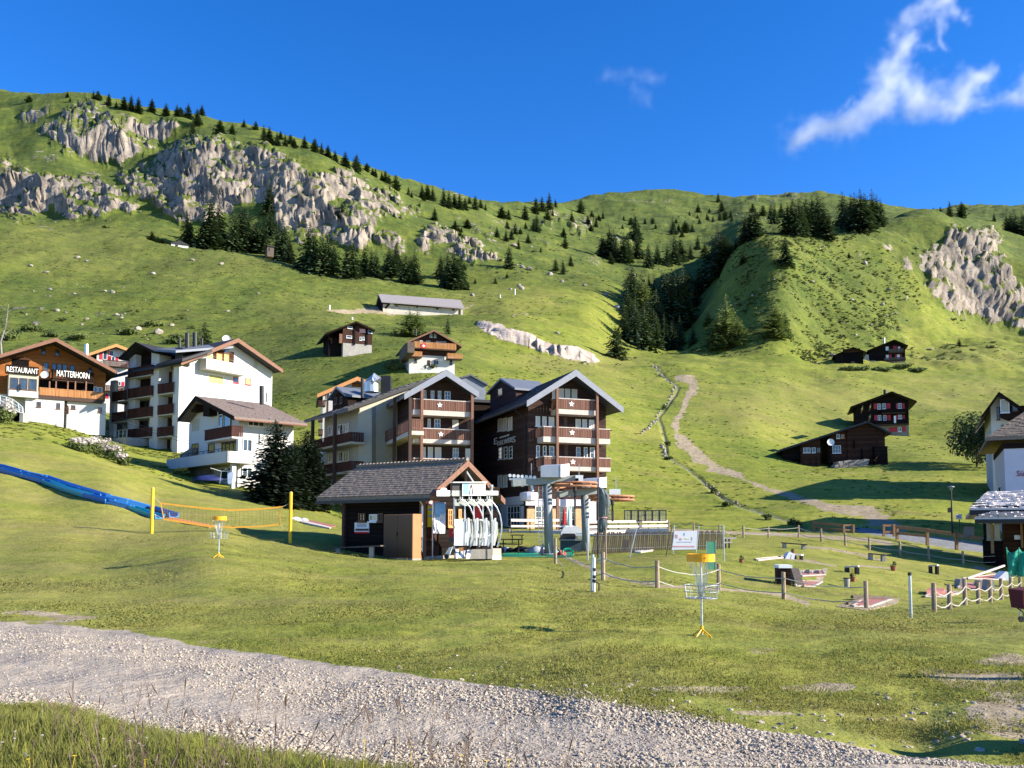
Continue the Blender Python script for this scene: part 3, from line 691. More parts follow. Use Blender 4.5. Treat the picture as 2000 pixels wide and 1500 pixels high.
 asphalt[idx] = sstep(-1.2, 1.2, poly_sd(PX[idx], PY[idx], rp) + 0.4 * n2[idx])
 # dry, mown and scrubby ground
 dry = np.where(YY < 75, 0.45 + 0.30 * sstep(9, 30, YY) * sstep(900, 300, PX) * sstep(75, 50, YY), 0)
 for (cx, cy, rx, ry, s) in [(1560,800,230,60,.55),(1420,800,110,50,.3),(1850,770,160,50,.45),(1125,705,130,26,.7),(1210,745,80,30,.35),(130,490,200,60,.3),(640,600,160,45,.2),(980,590,140,30,.35),(420,520,160,30,.25),(1900,700,150,18,.5),(500,720,120,70,.15)]:
  e = ((PX - cx) / rx) ** 2 + ((PY - cy) / ry) ** 2
  dry = np.maximum(dry, np.where(YY > 90, s * sstep(1.3, 0.2, e + 0.35 * n1), 0))
 sc_ = sstep(318, 400, YY) * 0.92
 for (cx, cy, rx, ry, s) in [(1620,560,230,150,.8),(150,640,260,60,.6),(330,590,140,40,.4),(1450,640,120,70,.7),(1880,690,170,16,.5),(1000,470,250,90,.35)]:
  e = ((PX - cx) / rx) ** 2 + ((PY - cy) / ry) ** 2
  sc_ = np.maximum(sc_, np.where(YY > 120, s * sstep(1.3, 0.3, e + 0.3 * n1), 0))
 sc_ = np.maximum(sc_, 0.80 * sstep(95, 150, YY) * sstep(1200, 800, PX)); sc_ = np.maximum(sc_, 0.30 * sstep(80, 140, YY))
 scrub = sc_
 pale = np.where((YY > 200) & (YY < 260) & (PX > 900) & (PX < 1200), rock, 0.0)
 # gullies: the stream runs in a small trench
 idx = near_mask(PX, PY, STREAM, 16); kk = (YY[idx] > 60) & (YY[idx] < 275); idx = (idx[0][kk], idx[1][kk])
 d, _ = seg_dist(PX[idx], PY[idx], STREAM)
 Z[idx] -= 0.22 * sstep(5, 1.0, d)
 stream = np.zeros(PX.shape); stream[idx] = sstep(3.4, 1.0, d + 2.0 * n2[idx])
 nc, nr = PX.shape
 V = np.stack([X, YY2, Z], -1).reshape(-1, 3)
 ii, jj = np.meshgrid(np.arange(nc - 1), np.arange(nr - 1), indexing='ij')
 a = (ii * nr + jj).ravel(); Q = np.stack([a, a + nr, a + nr + 1, a + 1], 1)
 # smooth normals over the whole sheet
 fn = np.cross(V[Q[:, 2]] - V[Q[:, 0]], V[Q[:, 3]] - V[Q[:, 1]])
 VN = np.zeros_like(V)
 for c in range(4):
  for ax in range(3): VN[:, ax] += np.bincount(Q[:, c], fn[:, ax], minlength=len(V))
 VN /= np.maximum(np.linalg.norm(VN, axis=1), 1e-9)[:, None]
 attrs = dict(rock=rock.ravel(), gravel=gravel.ravel(), dirt=dirt.ravel(), asphalt=asphalt.ravel(), dry=dry.ravel(), scrub=scrub.ravel(), stream=stream.ravel(), pale=pale.ravel())
 qa = {k: v[Q].mean(1) for k, v in attrs.items()}
 qy = YY.ravel()[Q].mean(1); qx = PX.ravel()[Q].mean(1)
 cls = np.full(len(Q), 0)
 cls[qy > 72] = 1
 cls[qy > 345] = 2
 cls[(qa['rock'] > 0.5)] = 3
 cls[(qa['dirt'] > 0.5) & (qy > 22)] = 4
 cls[(qa['asphalt'] > 0.5)] = 5
 cls[(qa['gravel'] > 0.5)] = 6
 cls[(qa['stream'] > 0.5)] = 7
 names = ['lawn', 'hillside', 'mountain', 'rock_cliff', 'dirt_path', 'road', 'gravel_track', 'stream_bed']
 for ci, nm in enumerate(names):
  q = Q[cls == ci]
  if not len(q): continue
  used, inv = np.unique(q, return_inverse=True)
  inv = inv.reshape(-1, 4)
  me = bpy.data.meshes.new(nm)
  me.vertices.add(len(used)); me.vertices.foreach_set("co", V[used].astype(np.float32).ravel())
  me.loops.add(len(q) * 4); me.loops.foreach_set("vertex_index", inv.astype(np.int32).ravel())
  me.polygons.add(len(q)); me.polygons.foreach_set("loop_start", np.arange(0, len(q) * 4, 4, dtype=np.int32))
  me.polygons.foreach_set("use_smooth", np.ones(len(q), bool))
  me.materials.append(GROUND)
  me.update(calc_edges=True)
  for k, v in attrs.items():
   at = me.attributes.new(k, 'FLOAT', 'POINT'); at.data.foreach_set("value", v[used].astype(np.float32))
  me.normals_split_custom_set_from_vertices(VN[used].tolist())
  o = bpy.data.objects.new(nm, me); C.objects.link(o); o['kind'] = 'structure'
def ground_mat():
 m = bpy.data.materials.new('alpine_ground'); t = NT(m)
 geo = t.n.new("ShaderNodeNewGeometry"); sep = t.n.new("ShaderNodeSeparateXYZ"); t.l.new(geo.outputs['Normal'], sep.inputs[0])
 nz = sep.outputs['Z']
 g = grass_colour(t)
 # alpine scrub and heath: darker, bluish and brownish clumps
 h1 = t.noise(0.22, 5, 0.7); h2 = t.noise(0.045, 3, 0.6)
 heath = t.ramp(t.math('ADD', t.math('MULTIPLY', t.noise(0.6, 4, 0.7), 0.5), t.math('MULTIPLY', t.noise(0.05, 4, 0.7), 0.5)), [(0.38, (0.026, 0.045, 0.011)), (0.50, (0.060, 0.090, 0.020)), (0.62, (0.100, 0.130, 0.028))])
 hm = t.math('MULTIPLY', t.ramp(t.math('ADD', t.math('MULTIPLY', h1, 0.6), t.math('MULTIPLY', h2, 0.4)), [(0.34, 0.45), (0.55, 1.0)]), t.attr('scrub'))
 c = t.mix(hm, g, heath)
 straw = t.ramp(t.noise(0.5, 5, 0.7, stretch=(0.5, 1.6, 1.6)), [(0.3, (0.17, 0.165, 0.045)), (0.55, (0.235, 0.205, 0.065)), (0.8, (0.31, 0.235, 0.095))])
 dm = t.math('MULTIPLY', t.ramp(t.noise(0.16, 5, 0.68), [(0.36, 0.25), (0.62, 1.0)]), t.attr('dry'))
 c = t.mix(dm, c, straw)
 # bare rock
 ro = t.ramp(t.noise(0.11, 6, 0.65, stretch=(1, 1, 0.55)), [(0.28, (0.12, 0.10, 0.08)), (0.5, (0.27, 0.225, 0.18)), (0.72, (0.42, 0.355, 0.285))])
 lich = t.ramp(t.noise(0.9, 5, 0.7), [(0.5, 0.0), (0.72, 0.55)])
 ro = t.mix(lich, ro, (0.22, 0.185, 0.14))
 ro = t.mix(t.math('MULTIPLY', t.attr('pale'), .8), ro, t.ramp(t.noise(0.5, 5, .7), [(.3, (.42, .33, .27)), (.7, (.62, .52, .43))]))
 crack = t.ramp(t.voro(0.16, 'DISTANCE_TO_EDGE', vec=t.mix(0.12, t.pos(), t.n.new("ShaderNodeTexNoise").outputs[1], 'ADD'), stretch=(1, 1, 0.6)), [(0.0, 0.0), (0.05, 1.0)])
 ro = t.mix(crack, t.mix(0.5, ro, (0.1, 0.09, 0.08)), ro)
 ro = t.mix(t.ramp(t.noise(0.35, 5, 0.65, stretch=(1, .14, .14)), [(0.54, 0.0), (0.70, 0.6)]), ro, (0.09, 0.08, 0.07))
 ledge = t.math('MULTIPLY', t.ramp(nz, [(0.52, 0.0), (0.72, 1.0)]), t.ramp(t.noise(0.25, 4, 0.6), [(0.34, 0.0), (0.50, 1.0)]))
 rm = t.math('MULTIPLY', t.attr('rock'), t.math('SUBTRACT', 1.0, t.math('MULTIPLY', ledge, t.math('SUBTRACT', .85, t.math('MULTIPLY', t.attr('pale'), .75)))))
 rm = t.ramp(t.math('ADD', rm, t.math('MULTIPLY', t.math('SUBTRACT', t.noise(0.7, 4, 0.7), 0.5), 0.5)), [(0.38, 0.0), (0.58, 1.0)])
 c = t.mix(rm, c, ro)
 # earth, gravel, asphalt, stream stones
 earth = t.ramp(t.noise(1.4, 6, 0.7), [(0.3, (0.19, 0.145, 0.085)), (0.7, (0.41, 0.335, 0.225))])
 em = t.ramp(t.math('ADD', t.attr('dirt'), t.math('MULTIPLY', t.math('SUBTRACT', t.noise(1.7, 5, 0.72), 0.5), 0.9)), [(0.40, 0.0), (0.66, 1.0)])
 c = t.mix(em, c, earth)
 gs = t.ramp(t.voro(26, 'F1', out=1), [(0.0, (0.16, 0.135, 0.11)), (1.0, (0.38, 0.325, 0.27))])
 sandy = t.ramp(t.noise(3.0, 5, 0.7), [(0.3, (0.33, 0.27, 0.20)), (0.7, (0.47, 0.395, 0.305))])
 gcol = t.mix(t.ramp(t.noise(0.8, 4, 0.6, stretch=(0.5, 1, 1)), [(0.42, 0.85), (0.58, 0.25)]), gs, sandy)
 gm = t.ramp(t.math('ADD', t.attr('gravel'), t.math('MULTIPLY', t.math('SUBTRACT', t.noise(4, 5, 0.7), 0.5), 0.8)), [(0.40, 0.0), (0.60, 1.0)])
 c = t.mix(gm, c, gcol)
 c = t.mix(t.attr('asphalt'), c, t.ramp(t.noise(2, 4), [(0.3, (0.15, 0.15, 0.155)), (0.7, (0.22, 0.22, 0.225))]))
 c = t.mix(t.math('MULTIPLY', t.attr('stream'), 0.8), c, t.ramp(t.noise(1.2, 5, 0.7), [(0.35, (0.09, 0.10, 0.04)), (0.65, (0.30, 0.27, 0.21))]))
 t.base(c, 0.95, 0, 0.12)
 b1 = t.noise(1.1, 6, 0.72); b2 = t.noise(9.0, 4, 0.7)
 rb = t.noise(0.5, 7, 0.72, stretch=(1, 1, 0.6))
 hgt = t.math('ADD', t.math('ADD', t.math('MULTIPLY', b1, 0.35), t.math('MULTIPLY', b2, 0.05)), t.math('ADD', t.math('MULTIPLY', t.math('MULTIPLY', rb, rm), 1.2), t.math('MULTIPLY', t.math('MULTIPLY', t.noise(0.42, 6, 0.7, stretch=(0.6, 1, 1.8)), t.attr('scrub')), 2.6)))
 t.bump(hgt, 0.8, 0.4)
 return m
GROUND = ground_mat()
build_ground()
# ---------------------------------------------------------------- building helpers
def zf(ox, oy, s): return lambda *a: tuple((ox if i % 2 == 0 else oy) + q / s for i, q in enumerate(a))
Z1, Z2 = zf(0, 600, 4.762), zf(180, 640, 4.5455)
Z3, Z4, Z5, Z6 = zf(560, 700, 5), zf(860, 700, 5), zf(600, 860, 5), zf(850, 860, 5)
Z7, Z8, Z9 = zf(1480, 640, 5), zf(580, 540, 5), zf(1760, 740, 3.75)
def rect(f, r, n=0.0):
 x0, y0, x1, y1 = r; xm, ym = (x0 + x1) / 2, (y0 + y1) / 2
 return f.uv(x0, ym, n)[0], f.uv(x1, ym, n)[0], f.uv(xm, y1, n)[1], f.uv(xm, y0, n)[1]
def window(f, r, parent, n=0.0, frame=None, pane=None, cols=2, rows=1, shut=None, name='window', fw=0.07, sill=True):
 u0, u1, v0, v1 = rect(f, r, n)
 fr = MB()
 fr.fbox(f, u0, u1, v1 - fw, v1, n, n + 0.06); fr.fbox(f, u0, u1, v0, v0 + fw, n, n + 0.06)
 fr.fbox(f, u0, u0 + fw, v0 + fw, v1 - fw, n, n + 0.06); fr.fbox(f, u1 - fw, u1, v0 + fw, v1 - fw, n, n + 0.06)
 for i in range(1, cols):
  u = u0 + (u1 - u0) * i / cols; fr.fbox(f, u - 0.03, u + 0.03, v0 + fw, v1 - fw, n, n + 0.05)
 for i in range(1, rows):
  v = v0 + (v1 - v0) * i / rows; fr.fbox(f, u0 + fw, u1 - fw, v - 0.02, v + 0.02, n, n + 0.045)
 w = fr.obj(name, frame or FRAMEW, parent)
 MB().fbox(f, u0 + fw, u1 - fw, v0 + fw, v1 - fw, n - 0.02, n + 0.015).obj('pane', pane or GLASS, w)
 if sill: MB().fbox(f, u0 - 0.06, u1 + 0.06, v0 - 0.08, v0, n, n + 0.12).obj('sill', frame or FRAMEW, w)
 if shut:
  for a, b in ((u0 - 0.48, u0 - 0.04), (u1 + 0.04, u1 + 0.48)):
   MB().fbox(f, a, b, v0, v1, n, n + 0.05).obj('shutter', shut, w)
 return w
def panel(f, r, parent, name, m, n0=0.0, n1=0.05, **k):
 u0, u1, v0, v1 = rect(f, r, n1)
 return MB().fbox(f, u0, u1, v0, v1, n0, n1).obj(name, m, parent, **k)
STAR = [(math.cos(math.pi / 2 + i * math.pi / 5) * (1 if i % 2 == 0 else 0.45), math.sin(math.pi / 2 + i * math.pi / 5) * (1 if i % 2 == 0 else 0.45)) for i in range(10)]
def star(f, px, py, r, n, parent):
 u, v = f.uv(px, py, n)
 MB().fprism(f, [(u + a * r * .82, v + b * r * .82) for a, b in STAR], n, n + 0.04).obj('flower_emblem', WHITEP, parent)
def balustrade(f, u0, u1, v0, v1, n, m, parent, bw=0.13, gap=0.035, rail=None, ends=0.0):
 b = MB()
 k = max(2, int((u1 - u0) / (bw + gap))); st = (u1 - u0) / k
 for i in range(k):
  b.fbox(f, u0 + i * st + gap / 2, u0 + (i + 1) * st - gap / 2, v0, v1 - 0.08, n - 0.03, n)
 if ends > 0:
  for u in (u0, u1 - 0.03):
   kk = max(2, int(ends / (bw + gap))); s2 = ends / kk
   for i in range(kk): b.fbox(f, u, u + 0.03, v0, v1 - 0.08, n - ends + i * s2, n - ends + (i + 1) * s2 - gap)
 o = b.obj('balustrade', m, parent, kind='stuff')
 h = MB().fbox(f, u0 - 0.03, u1 + 0.03, v1 - 0.08, v1, n - 0.07, n + 0.03)
 if ends > 0:
  h.fbox(f, u0 - 0.03, u0 + 0.07, v1 - 0.08, v1, n - ends, n - 0.07); h.fbox(f, u1 - 0.07, u1 + 0.03, v1 - 0.08, v1, n - ends, n - 0.07)
 h.obj('handrail', rail or m, o)
 return o
def balcony(f, r, yslab, depth, parent, m, slabm=None, rail=None, ends=True, stars=(), starr=0.22, back=0.0):
 "floor slab, boarded balustrade and handrail; r is the railing's front in the photograph"
 u0, u1, v0, v1 = rect(f, r, depth)
 vs_ = f.uv((r[0] + r[2]) / 2, yslab, depth)[1]
 sl = MB().fbox(f, u0, u1, vs_, max(v0, vs_ + 0.12), back, depth - 0.04).obj('balcony', slabm or PALEW, parent)
 balustrade(f, u0, u1, v0 + 0.02, v1, depth, m, sl, rail=rail, ends=(depth - back - 0.1) if ends else 0.0)
 for s in stars: star(f, s[0], s[1], starr, depth, sl)
 return sl
def gable_roof(f, apex, left, right, ov, back, thick, m, parent, barge=None, bw=0.28, fascia=None):
 "one pitched roof over gable face f; the three points are its outline in the photograph on the plane ov metres out"
 L, A, R = f.uv(*left, ov), f.uv(*apex, ov), f.uv(*right, ov)
 MB().fprism(f, [(L[0], L[1] - thick), (A[0], A[1] - thick * 1.1), (R[0], R[1] - thick), R, A, L], -back, ov).obj('roof', m, parent)
 if barge:
  dn = 0.02
  MB().fprism(f, [(L[0] - .02, L[1] - bw), (A[0], A[1] - bw * 1.12), (A[0], A[1] + dn), (L[0] - .02, L[1] + dn)], ov, ov + 0.07).obj('bargeboard', barge, parent)
  MB().fprism(f, [(A[0], A[1] - bw * 1.12), (R[0] + .02, R[1] - bw), (R[0] + .02, R[1] + dn), (A[0], A[1] + dn)], ov, ov + 0.07).obj('bargeboard', barge, parent)
 return L, A, R
def under(LAR, u, t=0.32):
 L, A, R = LAR
 if u <= A[0]: return L[1] + (A[1] - L[1]) * (u - L[0]) / (A[0] - L[0]) - t
 return A[1] + (R[1] - A[1]) * (u - A[0]) / (R[0] - A[0]) - t
def gable_wall(f, LAR, u0, u1, vb, back, m, parent, name='wall', t=0.32, n1=0.0):
 a = LAR[1]
 pts = [(u0, vb), (u1, vb), (u1, under(LAR, u1, t))]
 if u0 < a[0] < u1: pts.append((a[0], a[1] - t * 1.1))
 pts.append((u0, under(LAR, u0, t)))
 return MB().fprism(f, pts, -back, n1).obj(name, m, parent)
def roof_tiles(P0, P1, P2, P3, rows, cols, m, parent, h=0.05, jit=0.3, seed=3):
 "tiles laid in courses on a slope; P0-P1 the eave, P3-P2 the ridge (left to right as seen)"
 rr = random.Random(seed); b = MB()
 P0, P1, P2, P3 = map(Vector, (P0, P1, P2, P3))
 nrm = (P1 - P0).cross(P3 - P0).normalized()
 if nrm.z < 0: nrm = -nrm
 g = lambda u, v: (P0 * (1 - u) + P1 * u) * (1 - v) + (P3 * (1 - u) + P2 * u) * v
 for j in range(rows):
  off = 0.5 / cols if j % 2 else 0.0
  for i in range(cols):
   u0 = max(0, (i + 0.05) / cols - off); u1 = min(1, (i + 0.95) / cols - off)
   if u1 - u0 < 0.2 / cols: continue
   v0, v1 = j / rows, min(1, (j + 1.12) / rows)
   hh = h * (1 + jit * rr.uniform(-1, 1.4))
   a, c, d, e = g(u0, v0), g(u1, v0), g(u1, v1), g(u0, v1)
   b.add([a + nrm * 0.003, c + nrm * 0.003, a + nrm * hh, c + nrm * hh, d + nrm * hh * .25, e + nrm * hh * .25],
     [(0, 1, 3, 2), (2, 3, 4, 5), (0, 2, 5), (1, 4, 3)])
 return b.obj('roof_tile', m, parent, kind='stuff')
def text_geo(body):
 c = bpy.data.curves.new('lettering', 'FONT'); c.body = body; c.extrude = 0.08; c.resolution_u = 2
 o = bpy.data.objects.new('lettering', c); C.objects.link(o)
 dg = bpy.context.evaluated_depsgraph_get()
 me = bpy.data.meshes.new_from_object(o.evaluated_get(dg))
 vs_ = [tuple(v.co) for v in me.vertices]; fs = [tuple(p.vertices) for p in me.polygons]
 bpy.data.objects.remove(o); bpy.data.curves.remove(c); bpy.data.meshes.remove(me)
 return vs_, fs
def lettering(f, items, m, parent, n, depth=0.06):
 "items: (text, (x0,y0,x1,y1) in the photograph)"
 b = MB()
 for body, r in items:
  vs_, fs = text_geo(body)
  xs = [v[0] for v in vs_]; ys = [v[1] for v in vs_]
  u0, u1, v0, v1 = rect(f, r, n)
  sx = (u1 - u0) / (max(xs) - min(xs)); sy = (v1 - v0) / (max(ys) - min(ys))
  b.add([f.pt(u0 + (x - min(xs)) * sx, v0 + (y - min(ys)) * sy, n + depth * (0.5 + z / 0.16)) for x, y, z in vs_], fs)
 return b.obj('lettering', m, parent)
def solve_len(P0, d, px):
 "how far to go from P0 along d to reach column px"
 lo, hi = 0.0, 60.0
 s0 = proj(P0)[0] - px
 for _ in range(50):
  mid = (lo + hi) / 2
  if (proj(P0 + d * mid)[0] - px) * s0 > 0: lo = mid
  else: hi = mid
 return lo
def pipe_chimney(px, y0, y1, Y, r, parent, m=None, name='chimney'):
 MB().tube([P(px, y1, Y), P(px, y0, Y)], r, 10).obj(name, m or DARKM, parent)
def dish(px, py, Y, r, parent, d=(0.4, -0.9, 0.2)):
 c = P(px, py, Y); d = Vector(d).normalized()
 x = d.cross(Vector((0, 0, 1))).normalized(); y = x.cross(d)
 b = MB(); n = 14; rings = [(0.0, 0.0), (0.6, 0.06), (1.0, 0.2)]
 vs_ = []; fs = []
 for rr, h in rings:
  for k in range(n):
   a = 2 * math.pi * k / n
   vs_.append(c + (x * math.cos(a) + y * math.sin(a)) * r * max(rr, 0.02) + d * r * h)
 for i in range(2):
  for k in range(n): fs.append((i * n + k, i * n + (k + 1) % n, (i + 1) * n + (k + 1) % n, (i + 1) * n + k))
 b.add(vs_, fs); b.tube([c, c + d * r * 0.9], r * 0.04, 5); b.tube([c, c - d * r * 0.3 - Vector((0, 0, r * 0.5))], r * 0.06, 5)
 return b.obj('satellite_dish', DISH, parent)
# ---------------------------------------------------------------- hotel, right wing (lettered)
def hotel_right():
 f = Face(P(1032, 1040, 80), (0.94, 0.342))
 t = thing('hotel_building', 'dark timber hotel wing with EDELWEISS lettering and three lit star balconies', 'hotel', f.pt(0, -1, 0))
 w = f.width_to(1184, 900)
 LAR = gable_roof(f, (1125, 722), (1029, 783), (1217, 796), 1.9, 17, 0.34, ROOFD, t, GREYB, 0.55)
 vb = -1.5
 gable_wall(f, LAR, 0, w, vb, 16, HWOOD, t)
 s = f.left(16)
 # tile courses on the slope the photograph shows
 roof_tiles(f.pt(LAR[0][0], LAR[0][1], -17), f.pt(LAR[0][0], LAR[0][1], 1.8), f.pt(LAR[1][0], LAR[1][1], 1.8), f.pt(LAR[1][0], LAR[1][1], -17), 15, 46, ROOFD, t, 0.06)
 MB().tube([f.pt(LAR[0][0] - .1, LAR[0][1] - .3, -17), f.pt(LAR[0][0] - .1, LAR[0][1] - .3, 1.7)], 0.09, 6).obj('gutter', DARKM, t)
 MB().tube([f.pt(LAR[0][0], LAR[0][1] - .4, -1.2), f.pt(-.12, LAR[0][1] - 1.3, -.6), f.pt(-.12, 0, -.6)], 0.06, 6).obj('downpipe', DARKM, t)
 # dormer on the left slope
 d = MB(); a = P(978, 738.5, 91.5); e1 = P(951, 762, 91.5); e2 = P(1005, 757, 89)
 df = Face(P(952, 775, 92), (0.45, -0.89))
 dl, da, dr = df.uv(*Z4(448, 335), .3), df.uv(*Z4(585, 190), .3), df.uv(*Z4(728, 285), .3)
 MB().fprism(df, [(dl[0], dl[1] - .2), (da[0], da[1] - .22), (dr[0], dr[1] - .2), dr, da, dl], -4.2, .3).obj('dormer_roof', METALR, t)
 MB().fprism(df, [(dl[0] + .35, dl[1] - 2.5), (dr[0] - .35, dr[1] - 2.5), (dr[0] - .35, dr[1] - .25), (da[0], da[1] - .3), (dl[0] + .35, dl[1] - .25)], -4, 0).obj('dormer', HWOOD, t)
 window(df, Z4(560, 290, 610, 370), t, 0.0, FRAMEB, cols=1)
 # windows of the front
 for r in ((930,565,973,660),(995,568,1036,662),(1058,572,1110,664)): window(f, Z4(*r), t, pane=BLIND, cols=1)
 for r in ((935,850,970,968),(1000,853,1035,970),(1062,855,1110,972),(1325,866,1366,972),(1400,868,1435,974),(1460,870,1504,976)): window(f, Z4(*r), t, cols=1, rows=2)
 for r in ((1320,592,1370,690),(1385,596,1430,692),(1450,600,1500,694)): window(f, Z4(*r), t, pane=BLIND, cols=1)
 for r in ((1155,295,1205,400),(1217,298,1266,402),(1282,300,1335,404),(1090,290,1120,395)): window(f, Z4(*r), t, pane=BLIND, cols=1)
 for r in ((1206,560,1240,690),(1212,835,1248,965)): panel(f, Z4(*r), t, 'balcony_door', FRAMEB, 0, .05)
 # balconies
 balcony(f, Z4(1140,395,1530,500), 700 + 548 / 5, 1.5, t, RAIL, PALEW, PALEW, True, [Z4(1280, 446)], .36)
 balcony(f, Z4(1008,675,1660,772), 700 + 826 / 5, 1.6, t, RAIL, PALEW, PALEW, True, [Z4(1286, 725)], .36)
 balcony(f, Z4(1015,962,1665,1055), 700 + 1098 / 5, 1.6, t, RAIL, PALEW, PALEW, True, [Z4(1294, 1011)], .36)
 for x, y0, y1 in ((1140, 268, 1340), (1532, 300, 1340)):
  u, _ = f.uv(*Z4(x, 900), 1.68); v1 = min(f.uv(*Z4(x, y0), 1.68)[1], under(LAR, u, .4))
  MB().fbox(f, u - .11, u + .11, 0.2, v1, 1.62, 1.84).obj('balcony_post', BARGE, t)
 # left wall: windows and lettering
 for r in ((565,588,600,708),(612,582,652,704),(664,575,704,700)): window(s, Z4(*r), t, pane=BLIND, cols=1)
 for r in ((572,868,604,984),(624,863,656,980),(674,858,706,976)): window(s, Z4(*r), t, cols=1, rows=3)
 for r in ((565,1140,600,1255),(614,1138,655,1255)): window(s, Z4(*r), t, pane=BLIND, cols=1)
 lettering(s, [('E', Z4(528,778,558,838)), ('DELWEIS', Z4(562,788,706,834)), ('S', Z4(706,762,737,820)), ('RESTAURANT', Z4(584,752,676,770))], LETG, t, 0.03)
 # ground floor: pale walls, glazing, brick-coloured piers
 g = MB(); u0, u1, v0, v1 = rect(s, Z6(515, 560, 862, 640), .06)
 MB().fbox(s, u0 - 3, s.uv(*Z6(866, 600))[0], v0, v1, 0, .12).obj('lintel_band', LILAC, t)
 panel(s, Z6(640, 640, 700, 960), t, 'pier', LILAC, 0, .12); panel(s, Z6(835, 640, 862, 960), t, 'pier', LILAC, 0, .12); panel(s, Z6(560, 640, 600, 960), t, 'pier', LILAC, 0, .12)
 window(s, Z6(708, 640, 832, 840), t, .02, cols=4, rows=3); window(s, Z6(602, 640, 638, 850), t, .02, cols=2, rows=3)
 panel(f, Z6(885, 575, 1640, 640), t, 'lintel_band', LILAC, 0, .12)
 for r in ((895,668,972,880),(1145,668,1210,880),(1372,668,1430,890)): panel(f, Z6(*r), t, 'pier', SUNW, 0, .2)
 for r in ((975,640,1040,810),(1045,640,1140,810),(1212,640,1290,840),(1292,640,1368,840),(1435,640,1500,840)): window(f, Z6(*r), t, .02, cols=2, rows=3)
 MB().lathe([(.05, 0), (.8, .1), (.85, .5), (.8, .8), (.05, .9)], P(*Z6(915, 598), 78.6), 14).obj('canopy', LILAC, t)
 panel(f, Z6(1500, 575, 1640, 800), t, 'pier', LILAC, 0, .1)
hotel_right()
